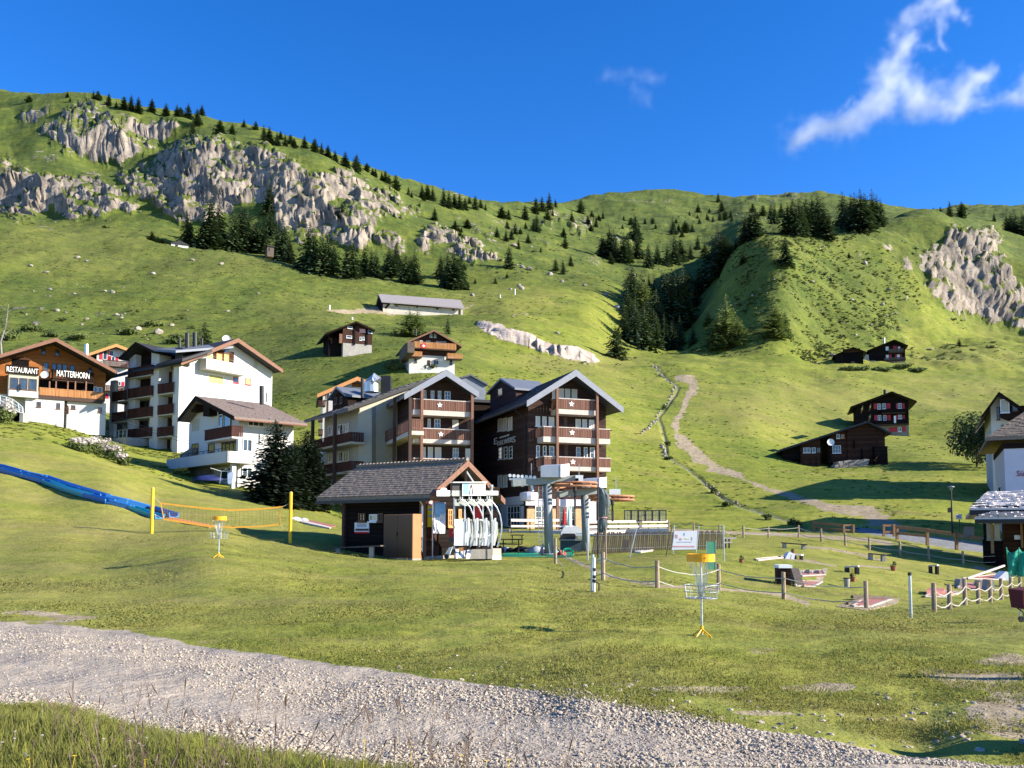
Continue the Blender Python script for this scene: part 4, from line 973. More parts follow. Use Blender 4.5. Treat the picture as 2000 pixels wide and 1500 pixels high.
# ---------------------------------------------------------------- hotel, left wing
def hotel_left():
 f = Face(P(803, 1040, 81), (0.94, 0.342))
 t = thing('hotel_building', 'stepped hotel wing with cream rear walls and dark gable above the lift hut', 'hotel', f.pt(0, -1, 0))
 w = f.width_to(922, 900)
 LAR = gable_roof(f, (872, 722), (790, 769), (935, 766), 1.9, 15, 0.34, ROOFD, t, GREYB, 0.55)
 gable_wall(f, LAR, 0, w, -1.5, 14, HWOOD, t)
 roof_tiles(f.pt(LAR[0][0], LAR[0][1], -15), f.pt(LAR[0][0], LAR[0][1], 1.8), f.pt(LAR[1][0], LAR[1][1], 1.8), f.pt(LAR[1][0], LAR[1][1], -15), 13, 42, ROOFD, t, 0.07)
 s = f.left(14)
 # front windows
 for r in ((1325,310,1362,400),(1405,315,1440,402),(1475,318,1508,405),(1540,322,1598,405)): window(f, Z3(*r), t, cols=2, rows=2)
 for r in ((1375,590,1405,690),(1440,590,1500,688)): window(f, Z3(*r), t, cols=2, rows=2)
 panel(f, Z3(1618,600,1678,702), t, 'window_shutter', BLIND, 0, .05); panel(f, Z3(1745,880,1800,985), t, 'window_shutter', BLIND, 0, .05)
 for r in ((1325,865,1355,975),(1378,866,1426,978),(1446,868,1508,980)): window(f, Z3(*r), t, pane=BLIND, cols=1)
 window(f, Z3(1620,875,1676,972), t, cols=2, rows=2); panel(f, Z3(1760,615,1800,700), t, 'balcony_door', FRAMEB, 0, .05)
 balcony(f, Z3(1240,405,1800,510), 700 + 560 / 5, 1.6, t, RAIL, PALEW, PALEW, True, [Z3(1494, 456)], .34)
 balcony(f, Z3(1240,685,1800,790), 700 + 832 / 5, 1.6, t, RAIL, PALEW, PALEW, True, [Z3(1505, 740)], .34)
 balcony(f, Z3(1240,978,1800,1060), 700 + 1100 / 5, 1.6, t, RAIL, PALEW, PALEW, True)
 for x in (1316, 1808):
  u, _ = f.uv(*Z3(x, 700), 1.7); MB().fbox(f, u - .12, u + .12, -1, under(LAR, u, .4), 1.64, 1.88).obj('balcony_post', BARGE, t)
 # recessed timber side with its balcony
 sb = balcony(s, Z3(735,712,1200,815), 700 + 850 / 5, 1.3, t, RAIL, PALEW, None, True, [Z3(914, 752)], .34)
 for r in ((975,390,1035,495),(900,620,914,700),(970,610,990,700),(1015,605,1036,700),(895,895,918,985),(1005,885,1032,980)): window(s, Z3(*r), t, cols=1)
 for x in (790, 1060, 1212):
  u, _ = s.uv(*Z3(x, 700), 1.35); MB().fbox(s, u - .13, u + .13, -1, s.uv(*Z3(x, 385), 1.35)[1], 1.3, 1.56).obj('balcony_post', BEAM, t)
 # rear cream block, turned further to the left
 B0, B1 = P(631, 1000, 92), P(700, 1000, 84.6)
 g = Face(Vector((B0.x, B0.y, 1.6)), B1 - B0)
 wl = (B1 - B0).length
 ve = g.uv(*Z3(560, 500), 0)[1]
 tan = math.tan(math.radians(23))
 prof = lambda n: ve - 0.15 - n * tan
 # walls: cross-section prism, then the sloping roof sheet over it
 back = 7.5
 lo = [g.pt(0, -2, 0), g.pt(wl, -2, 0), g.pt(wl, -2, -back), g.pt(0, -2, -back)]
 hi = [g.pt(0, prof(0), 0), g.pt(wl, prof(0), 0), g.pt(wl, prof(-back), -back), g.pt(0, prof(-back), -back)]
 MB().hexa(lo, hi).obj('rear_wall', CREAM, t)
 u1 = wl + .6; u0 = -2.0
 E = [g.pt(u0, prof(1.5), 1.5), g.pt(u1, prof(1.5), 1.5), g.pt(u1, prof(-back - .5), -back - .5), g.pt(u0, prof(-back - .5), -back - .5)]
 up = Vector((0, 0, .3))
 MB().hexa(E, [p + up for p in E]).obj('rear_roof', ROOFD, t)
 roof_tiles(E[0] + up, E[1] + up, E[2] + up, E[3] + up, 12, 30, ROOFD, t, .07, seed=8)
 MB().bar(E[1] + up * .5, E[2] + up * .5, .06, .34).obj('bargeboard', ROOFN, t)
 # white stair bay between the blocks
 MB().hexa([P(700, 1040, 84.4), P(726, 1040, 84.6), P(768, 1040, 90), P(720, 1040, 92)],
    [P(700, 806, 84.4), P(726, 796, 84.6), P(768, 782, 90), P(720, 790, 92)]).obj('stair_bay', CREAM, t)
 for r in ((412,660,446,748),(498,645,548,745),(560,640,605,742),(412,925,446,1015),(505,912,548,1010),(560,908,605,1008),(410,1185,445,1240)): window(g, Z3(*r), t, cols=2)
 balcony(g, Z3(255,760,620,850), 700 + 870 / 5, 1.5, t, RAILD, CREAM, None, True, [Z3(358, 797)], .32)
 balcony(g, Z3(255,1030,620,1120), 700 + 1140 / 5, 1.5, t, RAILD, CREAM, None, True, [Z3(356, 1070)], .32)
 for x, y0 in ((260, 575), (478, 500)):
  u, _ = g.uv(*Z3(x, 800), 1.55); MB().fbox(g, u - .15, u + .15, -2, prof(1.5) + .05, 1.5, 1.78).obj('balcony_post', BEAM, t)
 # dormer, flue, cowl and chimney on the roof
 df = Face(g.pt(wl * .05, prof(-1.2), -1.0), g.X)
 dl, da, dr = df.uv(*Z3(392, 390), .5), df.uv(*Z3(480, 272), .5), df.uv(*Z3(570, 350), .5)
 MB().fprism(df, [(dl[0], dl[1] - .22), (da[0], da[1] - .24), (dr[0], dr[1] - .22), dr, da, dl], -4.0, .5).obj('dormer_roof', METALR, t)
 MB().fprism(df, [(dl[0] + .4, dl[1] - 2.2), (dr[0] - .4, dr[1] - 2.2), (dr[0] - .4, dr[1] - .3), (da[0], da[1] - .3), (dl[0] + .4, dl[1] - .3)], -3.8, 0).obj('dormer', DWOOD, t)
 for r in ((470,380,495,450),(520,372,545,440)): window(df, Z3(*r), t, 0, FRAMEB, cols=1)
 pipe_chimney(560 / 1 + 738 / 5, 700 + 195 / 5, 700 + 385 / 5, 84.5, .16, t, ROOFN)
 MB().tube([P(*Z3(828, 330), 88), P(*Z3(828, 240), 88), P(*Z3(846, 222), 88), P(*Z3(868, 245), 88)], [.75, .75, .85, .8], 12).obj('vent_cowl', GALV, t)
 c = P(*Z3(972, 255), 90); MB().box(c.x - .5, c.x + .5, c.y - .5, c.y + .5, c.z - 1.2, P(*Z3(972, 178), 90).z).obj('chimney', DARKM, t)
 # grey gable of the link building behind
 k = Face(P(884, 800, 97), (0.94, 0.342))
 kl, ka, kr = k.uv(*Z4(190, 185), 0), k.uv(*Z4(290, 158), 0), k.uv(*Z4(440, 250), 0)
 MB().fprism(k, [(kl[0], -6), (kr[0], -6), kr, ka, kl], -5, 0).obj('link_gable', METALR, t)
 lk = Face(P(905, 1040, 93), (0.94, 0.342)); v = lk.uv(930, 786)[1]
 MB().fbox(lk, 0, 7.5, -1.5, v, -5, 0).obj('link_wall', DWOOD, t)
 MB().fbox(lk, -.1, 7.6, v, v + .3, -5.2, .3).obj('link_roof', ROOFN, t)
 MB().fprism(k, [(kl[0], kl[1] - .2), (ka[0], ka[1] - .2), (kr[0] + .2, kr[1] - .2), (kr[0] + .2, kr[1]), ka, kl], -5, .3).obj('link_roof', ROOFD, t)
hotel_left()
# ---------------------------------------------------------------- house behind the hotel's left wing
def house_behind():
 f = Face(P(622, 800, 105), (0.97, 0.24))
 t = thing('chalet', 'chalet with new orange timber roof edge peeping over the hotel roof', 'chalet', f.pt(0, -4, 0))
 LAR = gable_roof(f, Z3(690, 180), Z3(300, 350), Z3(810, 225), 1.0, 9, .3, ROOFN, t, BARGEO, .42)
 gable_wall(f, LAR, .5, LAR[2][0] - .8, -9, 8, WHITE, t)
 panel(f, Z3(640, 240, 750, 280), t, 'gable_boarding', OWOOD, 0, .05)
 balcony(f, Z3(310, 410, 380, 450), 700 + 460 / 5, 1.2, t, RAILD, BEAM)
 balcony(f, Z3(310, 560, 352, 610), 700 + 615 / 5, 1.2, t, RAILD, BEAM)
 balcony(f, Z3(310, 690, 352, 745), 700 + 750 / 5, 1.2, t, RAILD, BEAM)
 window(f, Z3(386, 335, 420, 400), t)
 MB().fbox(f, .9, 1.15, -9, f.uv(*Z3(380, 300), .9)[1], .75, .95).obj('balcony_post', BEAM, t)
house_behind()
# ---------------------------------------------------------------- restaurant chalet on the left
def restaurant():
 f = Face(P(-30, 816, 107.5), (0.83, 0.557))
 t = thing('restaurant_building', 'honey timber restaurant chalet with RESTAURANT MATTERHORN signs on a white base', 'restaurant', f.pt(8, 0, 0))
 LAR = gable_roof(f, Z1(520, 285), (-45, 706), Z1(1090, 596), 2.9, 14, .35, ROOFN, t, BARGE, .42)
 w = f.width_to(206, 760)
 vf = f.uv(100, 776)[1]
 gable_wall(f, LAR, .8, w, vf, 13, OWOOD, t, 'timber_wall')
 MB().fprism(f, [(.9, -3), (w - .1, -3), (w - .1, vf), (.9, vf)], -12.8, -.15).obj('base_wall', WHITE, t)
 for r in ((385,378,425,440),(512,395,552,455)): window(f, Z1(*r), t, frame=FRAMEB, cols=1)
 for r in ((400,515,450,590),(480,525,525,592),(530,528,575,594),(580,532,626,600),(650,540,695,606),(820,560,856,622)): window(f, Z1(*r), t, frame=FRAMEB, cols=1)
 panel(f, Z1(110, 485, 270, 552), t, 'loggia', DARKO, 0, .03)  # flat black sheet in place of the loggia's shaded depth
 panel(f, Z1(100, 465, 285, 487), t, 'loggia_beam', RWOOD, 0, .15)
 # veranda with the RESTAURANT board
 n = 2.2
 u0, u1, v0, v1 = rect(f, Z1(80, 615, 357, 835), n)
 ver = MB().fbox(f, u0, u1, v0, v1, 0, n).obj('veranda', CREAM, t)
 panel(f, Z1(80, 770, 357, 835), ver, 'parapet', WHITE, n, n + .05)
 for r in ((93,655,170,762),(180,660,256,768),(266,668,342,775)): window(f, Z1(*r), t, n, frame=FRAMEB, cols=1)
 sg = panel(f, Z1(52, 545, 362, 622), t, 'sign_board', DWOOD, n - .5, n + .25)
 lettering(f, [('RESTAURANT', Z1(62, 562, 356, 612))], LETW, t, n + .25)
 # upper balcony with the second sign
 b = balcony(f, Z1(488, 592, 872, 688), 600 + 694 / 4.762, 1.5, t, DWOOD, BEAM, None, True)
 lettering(f, [('MATTERHORN', Z1(527, 598, 832, 656))], LETW, t, 1.52)
 panel(f, Z1(362, 690, 870, 772), t, 'terrace_shade_sheet', DARKO, 0, .03)  # black sheet painting the shade under the sign balcony
 b2 = balcony(f, Z1(366, 768, 960, 838), 600 + 872 / 4.762, 1.8, t, RAILO, BEAM, None, True)
 for x in (460, 520, 630, 700, 800):
  u, _ = f.uv(*Z1(x, 760), 1.6); MB().fbox(f, u - .08, u + .08, f.uv(*Z1(x, 840), 1.6)[1], f.uv(*Z1(x, 690), 1.6)[1], 1.5, 1.66).obj('terrace_post', BARGE, t)
 window(f, Z1(870, 740, 905, 800), t, cols=1); window(f, Z1(910, 745, 950, 810), t, cols=1)
 # cellar storey
 u0, u1, v0, v1 = rect(f, Z1(236, 842, 597, 1000), 1.6)
 MB().fbox(f, u0, u1, v0 - 2, v1, -.2, 1.6).obj('cellar_block', WHITE, t)
 u0, u1, v0, v1 = rect(f, Z1(600, 880, 985, 1040), 1.2)
 MB().fbox(f, u0 + .3, u1, v0 - 2, v1, -.2, 1.2).obj('cellar_block', WHITE, t)
 for r, n in (((342,880,382,930),1.6),((525,892,560,945),1.6),((662,912,702,948),1.2),((912,932,946,980),1.2)): window(f, Z1(*r), t, n, frame=FRAMEB, cols=2)
 u0, u1, v0, v1 = rect(f, Z1(612, 912, 640, 995), 1.22)
 MB().fprism(f, [(u0, v0), (u1, v0), (u1, v1 - .4)] + [((u0 + u1) / 2 + (u1 - u0) / 2 * math.cos(a), v1 - .4 + .4 * math.sin(a)) for a in (.6, 1.2, 1.57, 1.95, 2.54)] + [(u0, v1 - .4)], 1.2, 1.24).obj('arched_door', RWOOD, t)
 dish(*Z1(418, 630), 107, .48, t, (.15, -.95, .25))
 for x, y0, y1 in ((804, 345, 420),): pipe_chimney(x / 4.762, 600 + y0 / 4.762, 600 + y1 / 4.762 + 8, 122, .3, t, GALV)
 # outside stair with white railing
 st = MB()
 pts = [(0, 965, 0, 820), (60, 970, 60, 835), (120, 975, 115, 855), (180, 980, 170, 895), (212, 985, 208, 930)]
 for (a, b_, c_, d_) in pts: st.bar(P(*Z1(a, b_), 103), P(*Z1(c_, d_), 103), .1)
 for i in range(4):
  for k in (0, .33, .66):
   q = lambda p: P(*Z1(p[2] + (p[0] - p[2]) * k, p[3] + (p[1] - p[3]) * k), 103)
   st.bar(q(pts[i]), q(pts[i + 1]), .08)
 st.obj('stair_railing', WHITEP, t)
 s = MB()
 for i in range(7):
  a = P(*Z1(-20 + i * 32, 930 + i * 10), 103.6); s.box(a.x, a.x + .9, a.y - .6, a.y + .6, a.z - 2, a.z)
 s.obj('stair', CONC, t)
restaurant()
# ---------------------------------------------------------------- pale chalet with crimson shutters
def pink_chalet():
 f = Face(P(183, 790, 134), (0.90, 0.43))
 t = thing('chalet', 'pale chalet with crimson shutters and orange eaves behind the restaurant', 'chalet', f.pt(3, -3, 0))
 LAR = gable_roof(f, Z1(1082, 343), Z1(812, 435), Z1(1330, 440), 1.2, 9, .3, ROOFN, t, BARGEO, .4)
 w = f.width_to(262, 740)
 gable_wall(f, LAR, .2, w, -6, 8, WHITE, t)
 for r, s in (((957,402,998,488),1),((1012,405,1058,455),0),((1036,458,1070,500),1)): window(f, Z1(*r), t, cols=1, shut=SHUTR if s else None, sill=False)
 for r in ((1098,692,1126,730),(1012,806,1030,850)): window(f, Z1(*r), t, cols=1, shut=SHUTR, sill=False)
 balcony(f, Z1(955, 495, 1200, 545), 600 + 552 / 4.762, 1.0, t, RAILD, BEAM)
 balcony(f, Z1(985, 730, 1160, 775), 600 + 785 / 4.762, 1.0, t, RAILD, BEAM)
pink_chalet()
# ---------------------------------------------------------------- white apartment block
def apartments():
 ga = Face(P(341, 886, 112), (0.55, 0.835))          # gable side, lit
 t = thing('apartment_block', 'tall white apartment block with stacked dark red balconies and brown gable roof', 'apartments', ga.pt(0, 0, 0))
 d = -ga.N
 dep = solve_len(ga.O, d, 214)
 fl = ga.left(dep)                                    # balcony side, in shade; u runs to the corner
 w = ga.width_to(531, 780)
 LAR = gable_roof(ga, Z2(1295, 94), Z2(790, 302), Z2(1692, 372), 1.7, dep * .62, .35, ROOFN, t, BARGE, .5)
 ub = ga.uv(*Z2(857, 700))[0]
 L2 = LAR
 gable_wall(ga, LAR, ub, w, -3, dep * .6, WHITE, t)
 # the bay of balconies left of the gable: set-back wall, cross walls, slabs and railings
 nb = -ub * .93
 top = fl.uv(*Z2(650, 350), 0)[1]
 MB().fbox(fl, 0.2, dep - .1, -3, fl.uv(*Z2(700, 372), -2)[1], nb - 6, nb).obj('rear_wall', WHITE, t)
 for r in ((155,470,195,985),(515,212,586,1102),(714,345,765,1112)):
  u0, u1, v0, v1 = rect(fl, Z2(*r), 0)
  MB().fbox(fl, u0, u1, v0 - 1.5, v1, nb if r[0] > 200 else -.5, 0).obj('column_wall', WHITE, t)
 u0, u1, v0, v1 = rect(fl, Z2(310, 245, 370, 1092), 0)
 MB().fbox(fl, u0, u1, v0 - 1.5, v1, -.9, -.1).obj('column_wall', WHITE, t)
 MB().fbox(fl, u0, u0 + .25, v0 - 1.5, v1, nb, -.1).obj('column_wall', WHITE, t)
 for r, ys in (((315,345,525,430),440),((315,528,525,615),625),((312,712,520,798),806),((308,893,514,975),985)):
  balcony(fl, Z2(*r), 640 + ys / 4.5455, .35, t, RAILD, CREAM, None, True, back=nb)
 for r, ys in (((176,562,306,650),660),((172,748,300,832),842)):
  balcony(fl, Z2(*r), 640 + ys / 4.5455, .2, t, RAILD, CREAM, None, False, back=nb)
 for r, ys in (((580,492,722,580),592),((578,682,720,768),778),((574,880,718,962),974)):
  b = balcony(fl, Z2(*r), 640 + ys / 4.5455, .2, t, RAILD, CREAM, None, False, back=nb)
 for r, ys in (((768,474,852,572),582),((766,668,835,735),745),((762,866,840,944),954)):   # lit returns on the gable side
  balcony(ga, Z2(*r), 640 + ys / 4.5455, .05, t, RAILD, CREAM, None, False, back=-.3)
 for r in ((440,465,508,532),(436,645,506,712),(432,825,500,890),(420,1018,468,1092),(192,850,268,908),(690,620,716,680),(690,810,712,880)):
  window(fl, Z2(*r), t, nb + .02, cols=2, frame=FRAMEB)
 for r in ((366,452,420,532),(364,632,416,712),(362,812,412,892),(356,992,408,1092),(590,400,690,520),(588,600,684,690),(584,790,682,885),(584,975,676,1100)):
  panel(fl, Z2(*r), t, 'boarded_partition', RAILD, nb, nb + .3)
 window(ga, Z2(782,412,830,476), t, .02, cols=1, frame=FRAMEB)
 for r in ((764,588,838,660),(762,782,836,860),(758,985,836,1070)): window(ga, Z2(*r), t, -.02, cols=1)
 # cross gable over the bays
 A = gable_roof(fl, Z2(388, 127), Z2(242, 262), Z2(545, 205), 1.1, 11, .32, ROOFN, t, DWOOD, .35)
 gable_wall(fl, A, fl.uv(*Z2(318, 300))[0], fl.uv(*Z2(580, 300))[0], top - 2.6, 8, DWOOD, t, 'gable_wall', n1=nb * .5)
 q = [fl.pt(*fl.uv(*Z2(545, 208), 1.1), 1.1), fl.pt(*fl.uv(*Z2(742, 222), 1.1), 1.1)]
 MB().hexa([q[0], q[1], q[1] - fl.N * 9 + Vector((0, 0, 2.2)), q[0] - fl.N * 9 + Vector((0, 0, 2.2))],
    [p + Vector((0, 0, .3)) for p in (q[0], q[1], q[1] - fl.N * 9 + Vector((0, 0, 2.2)), q[0] - fl.N * 9 + Vector((0, 0, 2.2)))]).obj('side_roof', METALR, t)
 # low roof over the outer bay and the eave of the main roof along the balconies
 for x0, y0, x1, y1, m in ((130, 462, 312, 420, ROOFN), (572, 345, 800, 300, ROOFN)):
  a, b = fl.pt(*fl.uv(*Z2(x0, y0), 1.0), 1.0), fl.pt(*fl.uv(*Z2(x1, y1), 1.0), 1.0)
  up = Vector((0, 0, 2.0)) - fl.N * 4.5
  MB().hexa([a, b, b + up, a + up], [p + Vector((0, 0, .35)) for p in (a, b, b + up, a + up)]).obj('eave_roof', m, t)
 # chimney box with its flues, satellite dish
 c = P(*Z2(860, 225), 114)
 MB().hexa([P(*Z2(738, 285), 113), P(*Z2(800, 285), 112.5), P(*Z2(985, 215), 121), P(*Z2(930, 215), 122)],
    [P(*Z2(738, 180), 113), P(*Z2(800, 176), 112.5), P(*Z2(985, 182), 121), P(*Z2(930, 178), 122)]).obj('chimney_block', DARKM, t)
 for x, y0, y1, Y in ((776, 92, 190, 113), (845, 48, 185, 115), (912, 45, 190, 117), (975, 95, 190, 120)):
  pipe_chimney(180 + x / 4.5455, 640 + y0 / 4.5455, 640 + y1 / 4.5455, Y, .3 if y0 < 60 else .16, t)
 dish(*Z2(1192, 100), 121, .55, t, (.2, -.9, .3))
 # gable side: loggia, parapet balcony, windows
 lg = panel(ga, Z2(1075, 200, 1260, 305), t, 'loggia', RWOOD, 0, .06)
 for r in ((1100,228,1156,304),(1166,232,1216,306)): window(ga, Z2(*r), t, .06, pane=BLINDY, cols=1, frame=OWOOD)
 window(ga, Z2(1170,188,1212,228), t, .06, cols=1, frame=FRAMEB)
 panel(ga, Z2(1018, 240, 1072, 302), t, 'window_blind', BLINDY, 0, .05)
 panel(ga, Z2(1438, 270, 1468, 392), t, 'wall_panel', CREAM, 0, .05)
 u0, u1, v0, v1 = rect(ga, Z2(1012, 302, 1372, 395), 1.5)
 bb = MB().fbox(ga, u0, u1, v0, v1, 0, 1.5).obj('parapet_balcony', WHITE, t)
 hr = MB()
 hr.tube([ga.pt(u0, v1 + .35, 1.45), ga.pt(u1, v1 + .35, 1.45)], .03, 5)
 for i in range(7): hr.tube([ga.pt(u0 + (u1 - u0) * i / 6, v1, 1.45), ga.pt(u0 + (u1 - u0) * i / 6, v1 + .35, 1.45)], .025, 5)
 hr.obj('railing', GALV, bb)
 window(ga, Z2(1030,420,1166,502), t, 0, pane=BLINDY, cols=1)
 panel(ga, Z2(1012, 506, 1198, 620), t, 'wall_panel', PRINTW, 0, .08)
 window(ga, Z2(1252,440,1300,492), t, frame=SHUTR, cols=1); window(ga, Z2(1358,452,1406,508), t, frame=SHUTR, pane=BLINDY, cols=1)
 # low outbuilding and terrace at the left foot
 k = Face(P(184, 880, 117), fl.X)
 u0, u1, v0, v1 = rect(k, Z2(20, 985, 300, 1095), 0)
 ko = MB().fbox(k, u0, u1, v0 - 2, v1, -5, 0).obj('terrace_base', CONC, t)
 window(k, Z2(192,1022,234,1056), t, cols=2, frame=FRAMEB)
 hr = MB()
 for i in range(9): hr.tube([k.pt(u0 + (u1 - u0) * i / 8, v1, -.1), k.pt(u0 + (u1 - u0) * i / 8, v1 + 1.0, -.1)], .04, 5)
 for h in (.5, 1.0): hr.tube([k.pt(u0, v1 + h, -.1), k.pt(u1, v1 + h, -.1)], .04, 5)
 hr.obj('railing', GALV, ko)
apartments()
# ---------------------------------------------------------------- white house below it
def white_house():
 lo = Face(P(464, 946, 80), (0.72, 0.694))
 t = thing('white_house', 'white two storey house with taupe tiled roof beside dark spruces', 'house', lo.pt(0, 0, 0))
 w = lo.width_to(573, 870)
 dep = solve_len(lo.O, -lo.N, 366)
 g = lo.left(dep)
 LAR = gable_roof(g, Z2(920, 607), Z2(765, 808), Z2(1262, 788), 1.2, w + .6, .3, ROOFB, t, DWOOD, .36)
 gable_wall(g, LAR, 0, dep - .02, -2, w, WHITE, t)
 roof_tiles(g.pt(LAR[2][0], LAR[2][1], 1.2), g.pt(LAR[2][0], LAR[2][1], -w - .6), g.pt(LAR[1][0], LAR[1][1], -w - .6), g.pt(LAR[1][0], LAR[1][1], 1.2), 20, 34, ROOFB, t, .045)
 MB().tube([g.pt(LAR[2][0] + .08, LAR[2][1] - .25, 1.2), g.pt(LAR[2][0] + .08, LAR[2][1] - .25, -w - .6)], .09, 6).obj('gutter', BARGE, t)
 MB().tube([P(*Z2(1580, 800), 80.6), P(*Z2(1558, 830), 81.3), P(*Z2(1556, 1000), 81.3)], .06, 6).obj('downpipe', GREYB, t)
 for r, c in (((1382,815,1526,876),3),((1604,826,1696,884),2)): window(lo, Z2(*r), t, cols=c)
 # gable side
 for r in ((985, 680, 1040, 780), (880, 640, 925, 745)): panel(g, Z2(*r), t, 'bracket', DWOOD, 0, .8)
 panel(g, Z2(1120, 735, 1235, 890), t, 'loggia', DARKO, 0, .04)  # the loggia's inner shade is a flat black sheet on the wall
 window(g, Z2(1128,770,1160,880), t, .05, cols=1); window(g, Z2(1172,770,1228,880), t, .05, cols=1)
 balcony(g, Z2(998, 888, 1238, 985), 640 + 1000 / 4.5455, 1.2, t, RAILD, WHITE, None, True)
 window(g, Z2(886,1030,944,1116), t, cols=2, frame=FRAMEB); panel(g, Z2(884, 812, 946, 915), t, 'window_blind', CREAM, 0, .04)
 window(g, Z2(1032,1025,1088,1105), t, cols=1, frame=FRAMEB); window(g, Z2(1152,1005,1290,1100), t, cols=4, frame=FRAMEB)
 window(lo, Z2(1335,990,1420,1100), t, cols=2)
 MB().lathe([(.25, 0), (.25, .04)], (0, 0, 0), 10)
 # terrace with its white parapet round the corner
 n = 2.0
 vt = g.uv(*Z2(1100, 1108), n)[1]; vb_ = g.uv(*Z2(1100, 1208), n)[1]
 tp = MB().fbox(g, -.5, dep + n, vb_, vt, n - .25, n).obj('terrace_parapet', WHITE, t)
 MB().fbox(lo, -n, lo.uv(*Z2(1450, 1150), n)[0], vb_, vt, n - .25, n).obj('terrace_parapet', WHITE, t)
 MB().fbox(g, -.5, dep + n - .26, vb_, vb_ + .25, 0, n - .26).obj('terrace_floor', CONC, t)
 MB().fbox(lo, 0.01, lo.uv(*Z2(1450, 1150), n)[0], vb_, vb_ + .25, 0, n - .26).obj('terrace_floor', CONC, t)
 hr = MB()
 for i in range(9):
  u = -.4 + (dep + n) * i / 8; hr.tube([g.pt(u, vt, n - .1), g.pt(u, vt + .3, n - .1)], .03, 5)
 hr.tube([g.pt(-.4, vt + .3, n - .1), g.pt(dep + n, vt + .3, n - .1)], .03, 5)
 hr.obj('railing', DARKM, tp)
 for r in ((1296, 985, 1328, 1105),): panel(lo, Z2(*r), t, 'pillar', WHITE, n - .6, n - .2)
 MB().fbox(lo, -1.3, -.9, -2, vb_, 1.1, 1.5).obj('pillar', WHITE, t)
 for r, c in (((1046,1250,1086,1310),2),((1142,1242,1276,1345),2)): window(g, Z2(*r), t, .02, cols=c)
 window(lo, Z2(1330,1240,1420,1330), t, .02, cols=2)
 for x, y0, y1 in ((1505, 518, 680),): pipe_chimney(180 + x / 4.5455, 640 + y0 / 4.5455, 640 + y1 / 4.5455, 84, .22, t)
 pipe_chimney(180 + 1550 / 4.5455, 640 + 575 / 4.5455, 640 + 660 / 4.5455, 86, .06, t, name='aerial')
 # retaining wall of split blocks at the left foot
 q = g.uv(*Z2(738, 1130), 2.2)[0]; e = g.uv(*Z2(1000, 1300), .6)[0]; v = g.uv(*Z2(860, 1215), 1.9)[1]
 MB().fprism(g, [(q, -2.5), (e, -2.5), (e, v - .05), (-.5, v - .05), (-.6, v + 1.4), (q, v + 1.9)], -4, .6).obj('retaining_wall', CONCD, t)
white_house()
